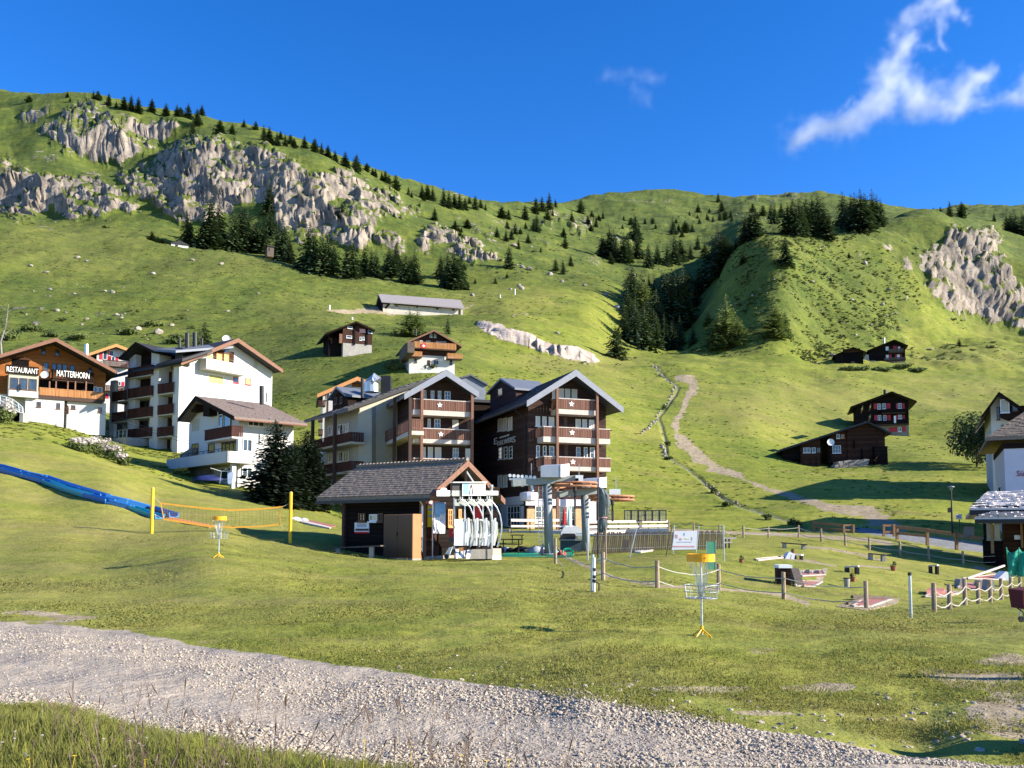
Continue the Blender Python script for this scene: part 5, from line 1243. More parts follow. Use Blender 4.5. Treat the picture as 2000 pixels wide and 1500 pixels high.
# ---------------------------------------------------------------- lift hut
def lift_hut():
 lw = Face(P(672, 1088, 43.2), P(826, 1090, 40.4) - P(672, 1088, 43.2))       # long wall, in shade
 lw.O.z = P(826, 1097, 40.4).z
 L = (P(826, 1040, 40.4) - P(672, 1040, 43.2)).length
 gb = lw.right(L)                                                           # gable wall, lit
 t = thing('lift_hut', 'dark timber lift hut with grey tiled roof in the middle of the lawn', 'hut', lw.O)
 D = solve_len(gb.O, gb.X, 972)
 ov = 0.9
 La, A, R = gb.uv(839, 966, ov), gb.uv(918, 901, ov), gb.uv(985, 968, ov)
 La = (La[0], La[1]); R = (R[0], La[1] - .05)
 A = ((La[0] + R[0]) / 2 * .94, A[1])
 th = .2
 back = L + 1.3
 # the left end of the eave lies a little higher, as seen
 MB().fprism(gb, [(La[0], La[1] - th), (A[0], A[1] - th * 1.2), (R[0], R[1] - th), R, A, La], -back, ov).obj('roof', ROOFH, t)
 e0, e1 = gb.pt(La[0], La[1], -back), gb.pt(La[0], La[1], ov)
 r1, r0 = gb.pt(A[0], A[1], ov), gb.pt(A[0], A[1], -back)
 roof_tiles(e0 + Vector((0, 0, .02)), e1 + Vector((0, 0, .02)), r1 + Vector((0, 0, .02)), r0 + Vector((0, 0, .02)), 15, 40, ROOFH, t, .022, .3)
 f0, f1 = gb.pt(R[0], R[1], ov), gb.pt(R[0], R[1], -back)
 roof_tiles(f0 + Vector((0, 0, .02)), f1 + Vector((0, 0, .02)), r0 + Vector((0, 0, .02)), r1 + Vector((0, 0, .02)), 15, 40, ROOFH, t, .022, .3, 5)
 rc = MB()
 for i in range(30):
  p = r0 + (r1 - r0) * (i / 30); q = r0 + (r1 - r0) * ((i + 1.05) / 30)
  rc.tube([p + Vector((0, 0, .03)), q + Vector((0, 0, .06))], [.10, .13], 6)
 rc.obj('ridge_tile', ROOFH, t, kind='stuff')
 bw = .26
 for a, b in ((La, A), (A, R)):
  MB().fprism(gb, [(a[0], a[1] - bw), (b[0], b[1] - bw), (b[0], b[1] + .03), (a[0], a[1] + .03)], ov, ov + .06).obj('bargeboard', BARGE, t)
 MB().fbox(lw, -1.3, L + ov, La[1] - .3, La[1] - .16, -La[0] - .05, -La[0] + .07).obj('gutter', DARKM, t)
 und = lambda u: (La[1] + (A[1] - La[1]) * (u - La[0]) / (A[0] - La[0]) if u < A[0] else A[1] + (R[1] - A[1]) * (u - A[0]) / (R[0] - A[0])) - th - .06
 MB().fprism(gb, [(0, .25), (D, .25), (D, und(D)), (A[0], A[1] - th * 1.2 - .05), (0, und(0))], -L, 0).obj('wall', BWOOD, t)
 MB().fbox(gb, .02, D, -1.2, .25, -L, .06).obj('plinth', CONC, t)
 MB().fbox(gb, -.02, 1.1, .25, und(0) - .35, 0, .05).obj('timber_wall', RWOOD, t)
 panel(gb, Z5(1395, 440, 1880, 560), t, 'gable_boarding', DWOOD, .0, .06)
 MB().bar(gb.pt(A[0], A[1] - .5, ov - .1), gb.pt(A[0] + .9, A[1] - 1.25, ov - .1), .1).obj('gable_brace', GREYB, t)
 MB().bar(gb.pt(A[0], A[1] - .45, ov - .1), gb.pt(A[0], A[1] - 1.2, ov - .1), .1).obj('gable_brace', BEAM, t)
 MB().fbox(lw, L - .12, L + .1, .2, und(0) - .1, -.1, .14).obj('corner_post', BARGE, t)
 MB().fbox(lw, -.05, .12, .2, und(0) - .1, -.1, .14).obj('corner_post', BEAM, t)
 MB().tube([P(*Z5(1100, 560), 40.0), P(*Z5(1105, 600), 40.0), P(*Z5(1125, 640), 40.1), P(*Z5(1120, 1090), 40.1)], .05, 6).obj('downpipe', GALV, t)
 for r in ((505,712,572,790),(700,712,745,790)): window(lw, Z5(*r), t, .02, FRAMEB, cols=2, rows=2)
 window(lw, Z5(612,722,690,790), t, .02, FRAMEW, cols=1)
 window(gb, Z5(1368, 672, 1412, 840), t, .03, BARGEO, cols=2, rows=3)
 window(gb, Z5(1470, 672, 1500, 760), t, .03, BARGEO, cols=2, rows=2)
 panel(gb, Z5(1640, 640, 1700, 800), t, 'door_panel', FLAGR, 0, .05)
 # brown steel cabinet standing against the long wall
 cb = Face(P(749, 1096, 41.0), P(806, 1098, 39.4) - P(749, 1096, 41.0)); cb.O.z = P(749, 1090, 41).z
 u0, u1, v0, v1 = rect(cb, Z5(750, 722, 1032, 1150), .0)
 cz = thing('metal_cabinet', 'tall brown two door steel cabinet in front of the lift hut', 'cabinet', cb.pt(0, v0, 0))
 MB().fbox(cb, u0, u1, v0, v1, -.5, 0).obj('body', CABO, cz)
 um = (u0 + u1) / 2
 for a, b in ((u0 + .01, um - .01), (um + .01, u1 - .01)): MB().fbox(cb, a, b, v0 + .03, v1 - .03, 0, .03).obj('door', CABF, cz)
 MB().fbox(cb, um - .05, um - .02, v0 + 1.0, v0 + 1.2, .03, .07).obj('handle', DARKM, cz)
 MB().fbox(cb, u0, u1, v0 - .6, v0, -.5, .02).obj('plinth', CONC, cz)
 # posters on the long wall
 pb = thing('poster', 'small white poster with red lettering on the dark hut wall', 'poster', lw.pt(*lw.uv(*Z5(532, 890), .05), .05))
 panel(lw, Z5(462, 802, 602, 905), pb, 'sheet', PRINTW, 0, .04)
 panel(lw, Z5(485, 815, 580, 850), pb, 'picture_print', PRINTG, .04, .045)
 panel(lw, Z5(470, 862, 600, 884), pb, 'picture_print', DARKM, .04, .045)
 panel(lw, Z5(460, 892, 600, 908), pb, 'red_strip', FLAGR, .04, .045)
 # yellow strip of signs and white banner by the corner
 ys = thing('sign_strip', 'tall yellow sign strip with pale blue bands at the hut corner', 'sign', gb.pt(.35, 1.2, .12))
 u0, u1, v0, v1 = rect(gb, Z5(1180, 590, 1228, 845), .1)
 MB().fbox(gb, u0, u1, v0, v1 - .25, .06, .12).obj('board', mat('bright_yellow_board', (.85, .68, .02), .5, .05), ys)
 h = v1 - v0
 for k in (.38, .62): MB().fbox(gb, u0, u1, v0 + h * k, v0 + h * (k + .08), .12, .125).obj('band', PRINTB, ys)
 MB().fprism(gb, [(u0, v1 - .25), (u1, v1 - .25), ((u0 + u1) / 2 + .12, v1), ((u0 + u1) / 2 - .12, v1)], .06, .12).obj('sign_top', PRINTR, ys)
 bn = thing('banner', 'white and blue cloth banner with diagonal streaks hanging beside the hut door', 'banner', gb.pt(1.2, 1.0, .5))
 u0, u1, v0, v1 = rect(gb, Z5(1232, 615, 1342, 910), .6)
 q = MB(); n = 12
 vs_ = []
 for i in range(n + 1):
  for j in range(9):
   vs_.append(gb.pt(u0 + (u1 - u0) * i / n, v0 + (v1 - v0) * j / 8, .6 + .05 * math.sin(i * 1.1 + j * .25)))
 for i in range(n + 1):
  for j in range(9): vs_.append(Vector(vs_[i * 9 + j]) - gb.N * .01)
 m_ = (n + 1) * 9
 fs = [(i * 9 + j, (i + 1) * 9 + j, (i + 1) * 9 + j + 1, i * 9 + j + 1) for i in range(n) for j in range(8)]
 fs += [tuple(m_ + k for k in reversed(f_)) for f_ in fs]
 q.add(vs_, fs).obj('cloth', PRINTW, bn, smooth=True)
 MB().fprism(gb, [(u0 + .02, v1), (u0 + .02, v1 - .45), (u0 + .3, v1 - .7), (u1 - .3, v1 - .4), (u1 - .02, v1 - .6), (u1 - .02, v1)][::1], .66, .67).obj('blue_print', PRINTB, bn)
 MB().tube([gb.pt(u0 - .05, v1 + .02, .6), gb.pt(u1 + .05, v1 + .02, .6)], .025, 6).obj('banner_rod', GALV, bn)
 MB().tube([gb.pt(u0 - .05, v1 + .02, .6), gb.pt(u0 - .05, .2, .6)], .03, 6).obj('pole', GALV, bn)
 return lw, gb, t
HUT_L, HUT_G, HUT = lift_hut()
# ---------------------------------------------------------------- small chalets on the slopes
def simple_chalet(name, label, cat, O, X, pxR, zz, apex, left, right, ov, dep, roofm, barge, base_y=None, base_m=None, wall_m=None, u0=0.0, sink=3, th=.25, bw=.28):
 f = Face(O, X)
 t = thing(name, label, cat, f.O)
 LAR = gable_roof(f, apex, left, right, ov, dep + ov, th, roofm, t, barge, bw)
 w = f.width_to(*pxR)
 vb = f.uv(pxR[0], base_y)[1] if base_y else -sink
 gable_wall(f, LAR, u0, w, vb, dep, wall_m or DWOOD, t, 'timber_wall' if base_y else 'wall', t=th + .04)
 if base_y: MB().fbox(f, u0 + .06, w - .06, -sink, vb, -dep + .05, -.06).obj('base_wall', base_m or CONC, t)
 return f, t, LAR, w
# dark barn chalet on a pale stone base
f, t, LAR, w = simple_chalet('chalet', 'dark timber chalet on a pale stone base, left of the flag chalet', 'chalet', P(*Z8(446, 765), 170), (.93, .37), Z8(735, 690), Z8,
 Z8(580, 438), Z8(276, 553), Z8(762, 522), .9, 9, ROOFN, DWOOD, 540 + 668 / 5, CONC, VWOOD)
u0 = f.uv(*Z8(310, 640))[0]
MB().fbox(f, f.uv(*Z8(310, 640), -1.5)[0], 0.0, f.uv(*Z8(400, 745))[1] - 2, f.uv(*Z8(330, 560))[1] - .2, -8, -1.5).obj('lean_to', BWOOD, t)
for r in ((495,488,542,510),(482,578,536,602),(612,590,632,625),(640,590,658,620),(690,525,735,555)): window(f, Z8(*r), t, .02, cols=1)
for x in (560, 682): panel(f, Z8(x - 8, 480, x + 10, 668), t, 'wall_post', BWOOD, 0, .15)
panel(f, Z8(612, 512, 668, 550), t, 'painted_panel', PRINTR, 0, .05)
panel(f, Z8(414, 560, 444, 650), t, 'window_shutter', BARGE, 0, .3)
balustrade(f, f.uv(*Z8(320, 610), -1.4)[0], -.1, f.uv(*Z8(380, 660), -1.4)[1], f.uv(*Z8(380, 610), -1.4)[1], -1.2, DWOOD, t)
# flag chalet
f, t, LAR, w = simple_chalet('chalet', 'brown chalet with orange balconies and a red flag on the slope above the hotel', 'chalet', P(*Z8(1092, 868), 152), (.96, .28), Z8(1545, 780), Z8,
 Z8(1340, 520), Z8(1068, 640), Z8(1612, 676), 1.2, 10, ROOFN, BARGE, 540 + 785 / 5, WHITE, VWOOD)
for r in ((1296,558,1320,594),(1338,560,1360,596),(1200,625,1226,650),(1262,628,1302,655),(1358,634,1390,660),(1400,636,1456,664)): window(f, Z8(*r), t, .02, cols=2)
for r in ((1148,805,1172,840),(1338,818,1356,852),(1362,820,1380,854),(1492,822,1516,860)): window(f, Z8(*r), t, -.04, cols=1, frame=FRAMEB)
panel(f, Z8(1275, 818, 1302, 872), t, 'door', RWOOD, -.1, 0)
balcony(f, Z8(1142, 645, 1556, 706), 540 + 716 / 5, 1.2, t, RAILO, BEAM)
balcony(f, Z8(1076, 730, 1224, 778), 540 + 786 / 5, 1.3, t, RAILO, BEAM)
balcony(f, Z8(1470, 752, 1616, 800), 540 + 808 / 5, 1.3, t, RAILO, BEAM)
sl = f.left(9); panel(sl, Z8(1000, 690, 1080, 790), t, 'side_gallery', SLAT, 0, 1.2)
pipe_chimney(580 + 1160 / 5, 540 + 512 / 5, 540 + 580 / 5, 158, .2, t)
fl_ = thing('flag', 'red flag with a white cross hanging on the orange chalet balcony', 'flag', f.pt(*f.uv(*Z8(1238, 678), 1.3), 1.3))
u0, u1, v0, v1 = rect(f, Z8(1215, 655, 1260, 700), 1.3)
MB().fbox(f, u0, u1, v0, v1, 1.26, 1.29).obj('cloth', FLAGR, fl_)
um, vm, d = (u0 + u1) / 2, (v0 + v1) / 2, (v1 - v0)
c = MB(); c.fprism(f, [(um + a * d, vm + b * d) for a, b in ((-.1,-.32),(.1,-.32),(.1,-.1),(.32,-.1),(.32,.1),(.1,.1),(.1,.32),(-.1,.32),(-.1,.1),(-.32,.1),(-.32,-.1),(-.1,-.1))], 1.29, 1.31)
c.obj('cross', WHITEP, fl_)
# long stable on the alp
def barn():
 f = Face(P(747, 606, 268), P(905, 612, 276) - P(747, 606, 268)); f.O.z = P(747, 606, 268).z
 t = thing('barn', 'very long low stone stable with a grey pitched roof on the alp', 'barn', f.O)
 w = (P(905, 612, 276) - P(747, 606, 268)).length
 O, O2 = P(*Z8(830, 322), 268), P(*Z8(1628, 368), 276)
 up = lambda p, y: Vector((p.x, p.y, 0))
 nb = Vector((-.1, .99, 0)) * 9.5
 E0, E1 = P(*Z8(826, 253), 267), P(*Z8(1634, 316), 275)
 R0, R1 = P(*Z8(794, 180), 271.5), P(*Z8(1598, 240), 279.5)
 B0, B1 = E0 + (R0 - E0) * 2 + Vector((0, 0, -2 * (R0.z - E0.z))), E1 + (R1 - E1) * 2 + Vector((0, 0, -2 * (R1.z - E1.z)))
 up = Vector((0, 0, .35))
 b = MB()
 b.add([E0, E1, R1, R0, B1, B0] + [p + up for p in (E0, E1, R1, R0, B1, B0)],
   [(3, 2, 1, 0), (5, 4, 2, 3), (6, 7, 8, 9), (9, 8, 10, 11), (0, 1, 7, 6), (4, 5, 11, 10), (0, 6, 9, 3), (3, 9, 11, 5), (1, 2, 8, 7), (2, 4, 10, 8)])
 b.obj('roof', ROOFG, t)
 a0, a1 = O + Vector((.2, .6, 0)), O2 + Vector((-.3, .6, 0))
 q0, q1 = B0 * 1, B1 * 1
 c0, c1 = Vector((q0.x + .2, q0.y - .5, a0.z)), Vector((q1.x - .3, q1.y - .5, a1.z))
 dz = Vector((0, 0, -4))
 MB().hexa([a0 + dz, a1 + dz, c1 + dz, c0 + dz], [Vector((a0.x, a0.y, E0.z)), Vector((a1.x, a1.y, E1.z)), Vector((c1.x, c1.y, B1.z)), Vector((c0.x, c0.y, B0.z))]).obj('wall', mat('lime_washed_stone', (.50, .45, .38), .9, .2, 1.0, dirt=(.33, .29, .24)), t)
 MB().add([Vector((a0.x - .05, a0.y, E0.z)), Vector((c0.x - .05, c0.y, B0.z)), Vector((R0.x + .4, R0.y, R0.z - .05)), Vector((a0.x + .3, a0.y, E0.z)), Vector((c0.x + .3, c0.y, B0.z)), Vector((R0.x + .7, R0.y, R0.z - .05))],
    [(0, 2, 1), (3, 4, 5), (0, 1, 4, 3), (1, 2, 5, 4), (2, 0, 3, 5)]).obj('gable_boarding', BWOOD, t)
 MB().hexa([a0 + Vector((-.12, 0, -3)), a0 + Vector((0, 0, -3)), c0 + Vector((0, 0, -3)), c0 + Vector((-.12, 0, -3))], [Vector((a0.x - .12, a0.y, E0.z)), Vector((a0.x, a0.y, E0.z)), Vector((c0.x, c0.y, B0.z)), Vector((c0.x - .12, c0.y, B0.z))]).obj('end_wall', BWOOD, t)
 fw = Face(a0, a1 - a0)
 MB().bar(P(*Z8(862, 312), 267.4), P(*Z8(905, 262), 267.2), .5).obj('prop', BWOOD, t)
 for r in ((960,282,984,294),(1165,290,1182,304),(1360,306,1382,322),(1516,316,1540,332)): panel(fw, Z8(*r), t, 'window', DARKM, 0, .1)
 panel(fw, Z8(1580, 318, 1600, 372), t, 'door', DARKM, 0, .1)
 panel(fw, Z8(908, 258, 944, 282), t, 'door', WHITEP, 0, .15)
barn()
# red-shuttered chalet on the right slope and the sheds by it
f, t, LAR, w = simple_chalet('chalet', 'dark tall chalet with red shutters standing behind the low barn house', 'chalet', P(*Z7(1120, 1055), 172), (.95, -.31), Z7(1478, 960), Z7,
 Z7(1308, 622), Z7(905, 772), Z7(1552, 716), 1.3, 9, ROOFN, DWOOD, 640 + 948 / 5, CONCD, BWOOD, u0=-2.9)
for r in ((1168,742,1202,795),(1215,740,1248,792),(1368,738,1405,788),(1172,855,1206,902),(1224,855,1256,908),(1372,852,1408,890)): window(f, Z7(*r), t, .02, cols=2, rows=2, shut=None)
for r in ((1132,740,1164,795),(1252,738,1296,790),(1350,738,1366,790),(1412,738,1434,792),(1138,855,1170,905),(1262,852,1300,905),(1350,852,1370,900),(1418,852,1436,890)): panel(f, Z7(*r), t, 'shutter', SHUTR, 0, .06)
window(f, Z7(1368,970,1404,1015), t, -.05, cols=2)
for r in ((1285,975,1330,1020),(1335,970,1362,1015),(1412,965,1444,1015)): panel(f, Z7(*r), t, 'shutter', SHUTR, -.1, .02)
balcony(f, Z7(1210, 795, 1440, 828), 640 + 836 / 5, 1.1, t, BWOOD, BEAM, DWOOD)
balcony(f, Z7(1150, 905, 1470, 940), 640 + 950 / 5, 1.1, t, BWOOD, BEAM, DWOOD)
panel(f, Z7(1330, 860, 1350, 930), t, 'laundry', FRAMEW, 1.12, 1.15)
s_ = f.left(9)
for r in ((1010,770,1030,815),(1090,755,1108,795),(1080,860,1105,905)): window(Face(f.pt(-2.9, 0, -9), f.N), Z7(*r), t, .02, FRAMEB, cols=1)
pipe_chimney(1480 + 1242 / 5, 640 + 606 / 5, 640 + 650 / 5, 178, .3, t)
dish(*Z7(1428, 815), 170.5, .4, t)
def barn_house():
 "low dark house with the long sloping roof to the left"
 O = P(*Z7(880, 1300), 135)
 f = Face(O, (.985, -.17))
 t = thing('chalet', 'low dark log house with a long roof sweeping down to the left and white dish', 'chalet', O)
 ov = 1.1
 L, A, R = f.uv(*Z7(215, 1192), ov), f.uv(*Z7(1078, 912), ov), f.uv(*Z7(1305, 1026), ov)
 Mi = f.uv(*Z7(640, 1052), ov)
 th = .26
 MB().fprism(f, [(L[0], L[1] - th), (Mi[0], Mi[1] - th), (A[0], A[1] - th), (R[0], R[1] - th), R, A, Mi, L], -9, ov).obj('roof', ROOFN, t)
 roof_tiles(f.pt(L[0], L[1] + .02, ov - .1), f.pt(L[0], L[1] + .02, -8.5), f.pt(A[0], A[1], -8.5), f.pt(A[0], A[1], ov - .1), 24, 10, ROOFG, t, .05)
 w = f.width_to(*Z7(1245, 1200))
 un = lambda u: np.interp(u, [L[0], Mi[0], A[0], R[0]], [L[1], Mi[1], A[1], R[1]]) - th - .03
 MB().fprism(f, [(0, -3), (w, -3), (w, un(w)), (A[0], un(A[0])), (0, un(0))], -8.5, 0).obj('log_wall', RWOOD, t)
 u1 = f.uv(*Z7(690, 1200))[0]
 MB().fprism(f, [(u1, -.2), (-.02, -.2), (-.02, un(-.02)), (u1, un(u1))], -8.5, -.25).obj('timber_wall', RWOOD, t)
 u2 = f.uv(*Z7(430, 1250), 1.2)[0]; u3 = f.uv(*Z7(622, 1250), 1.2)[0]
 g0 = f.uv(*Z7(520, 1380), 1.2)[1]
 MB().fprism(f, [(u2, g0 - 2), (u3, g0 - 2), (u3, un(u3)), (u2, un(u2))], -8, .2).obj('annex_wall', RWOOD, t)
 u4 = f.uv(*Z7(250, 1250), 0)[0]
 MB().fprism(f, [(u4, g0 + 1.6), (u2, g0 + 1.6), (u2, un(u2)), (u4, un(u4))], -7, -.4).obj('gallery_wall', BWOOD, t)
 MB().fbox(f, u4 + .1, u4 + .7, g0 - 2, g0 + 1.6, -1.2, -.6).obj('gallery_pier', CONC, t)
 MB().fbox(f, u1, u1 + .35, -2, un(u1), -.25, .1).obj('wall_post', BWOOD, t)
 window(f, Z7(728,1150,812,1225), t, -.2, cols=3, rows=2); window(f, Z7(768,1040,800,1082), t, -.2, cols=1); window(f, Z7(810,1042,845,1080), t, -.2, BARGEO, cols=2)
 window(f, Z7(445,1172,514,1222), t, .22, cols=2); window(f, Z7(528,1170,564,1222), t, .22, cols=1); window(f, Z7(574,1170,612,1220), t, .22, FRAMEB, cols=2)
 for r in ((440,1262,500,1370),(515,1262,560,1365),(575,1262,612,1360)): panel(f, Z7(*r), t, 'plank_door', RWOOD, .2, .3)
 panel(f, Z7(1030, 1170, 1105, 1290), t, 'plank_door', RWOOD, 0, .12); panel(f, Z7(1168, 1070, 1238, 1160), t, 'shutter', RWOOD, 0, .12)
 panel(f, Z7(932, 1100, 950, 1180), t, 'log_end', BWOOD, 0, .2); panel(f, Z7(1008, 1180, 1028, 1290), t, 'log_end', BWOOD, 0, .2)
 dish(*Z7(712, 1120), 133, .55, t, (-.1, -.95, .2))
 # lean-to stair roof at the right corner
 a, b = P(*Z7(1272, 1165), 134.5), P(*Z7(1130, 1300), 132)
 MB().hexa([a, b, b + Vector((1.4, 1.8, 0)), a + Vector((.6, 2, 0))], [p + Vector((0, 0, .14)) for p in (a, b, b + Vector((1.4, 1.8, 0)), a + Vector((.6, 2, 0)))]).obj('stair_roof', DWOOD, t)
 MB().fbox(f, w - 1.9, w, -2, f.uv(*Z7(1260, 1165))[1], .02, 1.4).obj('stair_house', BWOOD, t)
 # dry-stone terrace in front
 r2 = random.Random(4)
 k = 0
 for row in range(4):
  for i in range(22):
   px, py = 770 + i * 14 + r2.uniform(-5, 5) + row * 3, 1370 - row * 18 + r2.uniform(-4, 4) - i * 1.2
   c = P(*Z7(px, py), 132.6); s_ = r2.uniform(.12, .2)
   q = MB(); q.box(c.x - s_ * 1.5, c.x + s_ * 1.5, c.y - s_, c.y + 1.4, c.z - s_ * .8, c.z + s_ * .8)
   q.obj('wall_stone', BOULDER, t)
barn_house()
f, t, LAR, w = simple_chalet('chalet', 'small dark chalet with red shutters highest on the right slope', 'chalet', P(*Z7(1242, 352), 272), (.96, -.28), Z7(1440, 260), Z7,
 Z7(1335, 115), Z7(1070, 222), Z7(1468, 172), 1.2, 8, ROOFN, DWOOD, 640 + 318 / 5, CONC, BWOOD, u0=-4.5)
for r in ((1250,185,1278,222),(1370,185,1390,222),(1252,265,1280,312),(1360,262,1388,306)): window(f, Z7(*r), t, .02, cols=1, pane=FRAMEW)
for r in ((1322,178,1346,205),(1348,178,1362,205),(1285,262,1308,310),(1340,262,1358,290),(1392,262,1408,290)): panel(f, Z7(*r), t, 'shutter', SHUTR, 0, .08)
balcony(f, Z7(1280, 205, 1424, 238), 640 + 246 / 5, 1.0, t, SLAT, BEAM)
balcony(f, Z7(1236, 290, 1446, 312), 640 + 322 / 5, 1.0, t, SLAT, BEAM)
pipe_chimney(1480 + 1234 / 5, 640 + 100 / 5, 640 + 160 / 5, 276, .3, t, GALV)
for r in ((1080, 225, 1120, 300), (1090, 270, 1160, 330)): pass
f, t, LAR, w = simple_chalet('shed', 'black open fronted shed beside the highest chalet on the right slope', 'shed', P(*Z7(760, 365), 266), (.96, -.28), Z7(1030, 300), Z7,
 Z7(930, 188), Z7(735, 272), Z7(1066, 238), 1.0, 7, ROOFN, DWOOD, None, None, BWOOD, sink=2)
panel(f, Z7(835, 240, 1020, 345), t, 'bay_shade_sheet', DARKO, 0, .03); panel(f, Z7(830, 205, 1000, 240), t, 'gable_boarding', RWOOD, 0, .1)  # shed interior shade painted as a black sheet on the front
panel(f, Z7(910, 330, 948, 362), t, 'hatch', SLAT, .03, .12)
b = Face(P(*Z7(1035, 345), 272), (.97, .24))
t = thing('wall', 'low grey stone wall joining the shed and the highest chalet', 'wall', b.O)
panel(b, Z7(1035, 262, 1085, 345), t, 'masonry', CONC, -2, 0); panel(b, Z7(1060, 322, 1240, 350), t, 'coping', CONC, -1, .3)
# tiny white hut, stone hut among the trees, ruined wall
for (nm, lb, x0, x1, yb, yt, Y, m, rm) in (('hut', 'tiny white hut on the crest before the big spruces', 334, 368, 484, 475, 330, WHITE, ROOFN),
          ('hut', 'small stone hut half hidden between the dark spruces', 522, 535, 491, 481, 352, SLAT, ROOFN)):
 f = Face(P(x0, yb, Y), (.9, .43)); w = f.width_to(x1, yb); v1 = f.uv(x0, yt)[1]
 t = thing(nm, lb, 'hut', f.O)
 MB().fbox(f, 0, w, -2, v1, -5, 0).obj('wall', m, t)
 MB().fprism(f, [(-.5, v1), (w + .5, v1), (w / 2, v1 + w * .22)], -5.4, .5).obj('roof', rm, t)
 panel(f, (x0 + (x1 - x0) * .25, yt + 3, x0 + (x1 - x0) * .4, yb - 1), t, 'door', DARKM, 0, .1)
f = Face(P(474, 588, 262), (1, .1))
t = thing('ruin', 'ruined pale wall stub on the left grassy slope', 'ruin', f.O)
for r in ((474, 574, 486, 588), (488, 577, 512, 589), (514, 579, 524, 590)): panel(f, r, t, 'masonry', CONC, -1.2, 0)
# ---------------------------------------------------------------- right edge: two pale buildings and the kiosk
def right_side():
 # far house with its gable
 f = Face(P(1936, 930, 102), (.90, -.436))
 t = thing('house', 'white house with dark bay window at the right edge above the bush', 'house', f.O)
 LAR = gable_roof(f, Z9(716, 95), Z9(588, 272), Z9(905, 225), 1.4, 16, .3, ROOFB, t, DWOOD, .4)
 w = f.width_to(*Z9(905, 300))
 gable_wall(f, LAR, 0.2, w + 3, -3, 14, WHITE, t, n1=0)
 u0, u1, v0, v1 = rect(f, Z9(730, 200, 860, 300), 1.2)
 bay = MB().fprism(f, [(u0, v0 + .4), (u0 + .8, v0), (u1 + 2, v0), (u1 + 2, v1), (u0, v1)], 0, 1.2).obj('bay', DWOOD, t)
 window(f, Z9(726, 150, 792, 248), t, 1.2, cols=1, pane=CREAM); window(f, Z9(815, 192, 855, 235), t, 1.2, FRAMEB, cols=1)
 window(f, Z9(700, 205, 722, 300), t, .02, FRAMEB, cols=1); window(f, Z9(735, 335, 750, 365), t, .02, FRAMEB, cols=1)
 # near pale building with its lettering
 g = Face(P(1966, 1010, 74), (.90, -.436))
 t = thing('hotel_building', 'pale grey building with dark red lettering cut by the right picture edge', 'hotel', g.O)
 v1 = g.uv(*Z9(760, 470))[1]
 MB().fbox(g, 0, 17, -3, v1, -13, 0).obj('wall', LILAC, t)
 MB().fbox(g, -.1, 17, g.uv(*Z9(760, 512), .05)[1], v1, -13, .06).obj('eaves_boarding', DWOOD, t)
 E0 = P(*Z9(628, 452), 74.5); E1 = E0 + g.X * 21
 R0 = P(*Z9(920, 255), 78); up = Vector((0, 0, .3))
 R1 = R0 + g.X * 10
 Bk = E0 - g.N * 15
 MB().add([E0, E1, R1, R0, Bk, Bk + g.X * 21] + [p + up for p in (E0, E1, R1, R0, Bk, Bk + g.X * 21)],
    [(3, 2, 1, 0), (0, 4, 3), (4, 5, 2, 3), (1, 2, 5), (6, 7, 8, 9), (6, 9, 10), (10, 9, 8, 11), (7, 11, 8), (0, 1, 7, 6), (4, 0, 6, 10), (5, 4, 10, 11), (1, 5, 11, 7)]).obj('roof', ROOFH, t)
 roof_tiles(E0 + up, E1 + up, R1 + up, R0 + up, 18, 44, ROOFH, t, .06, .5)
 u0, u1, vv0, vv1 = rect(g, Z9(846, 674, 902, 706), .05)
 lettering(g, [('Süd', (1985.5, 919, 2008, 930))], LETR, t, .03, .04)
 sg = g.left(13)
 window(sg, (1950, 950, 1956, 975), t, .02, cols=1)
right_side()
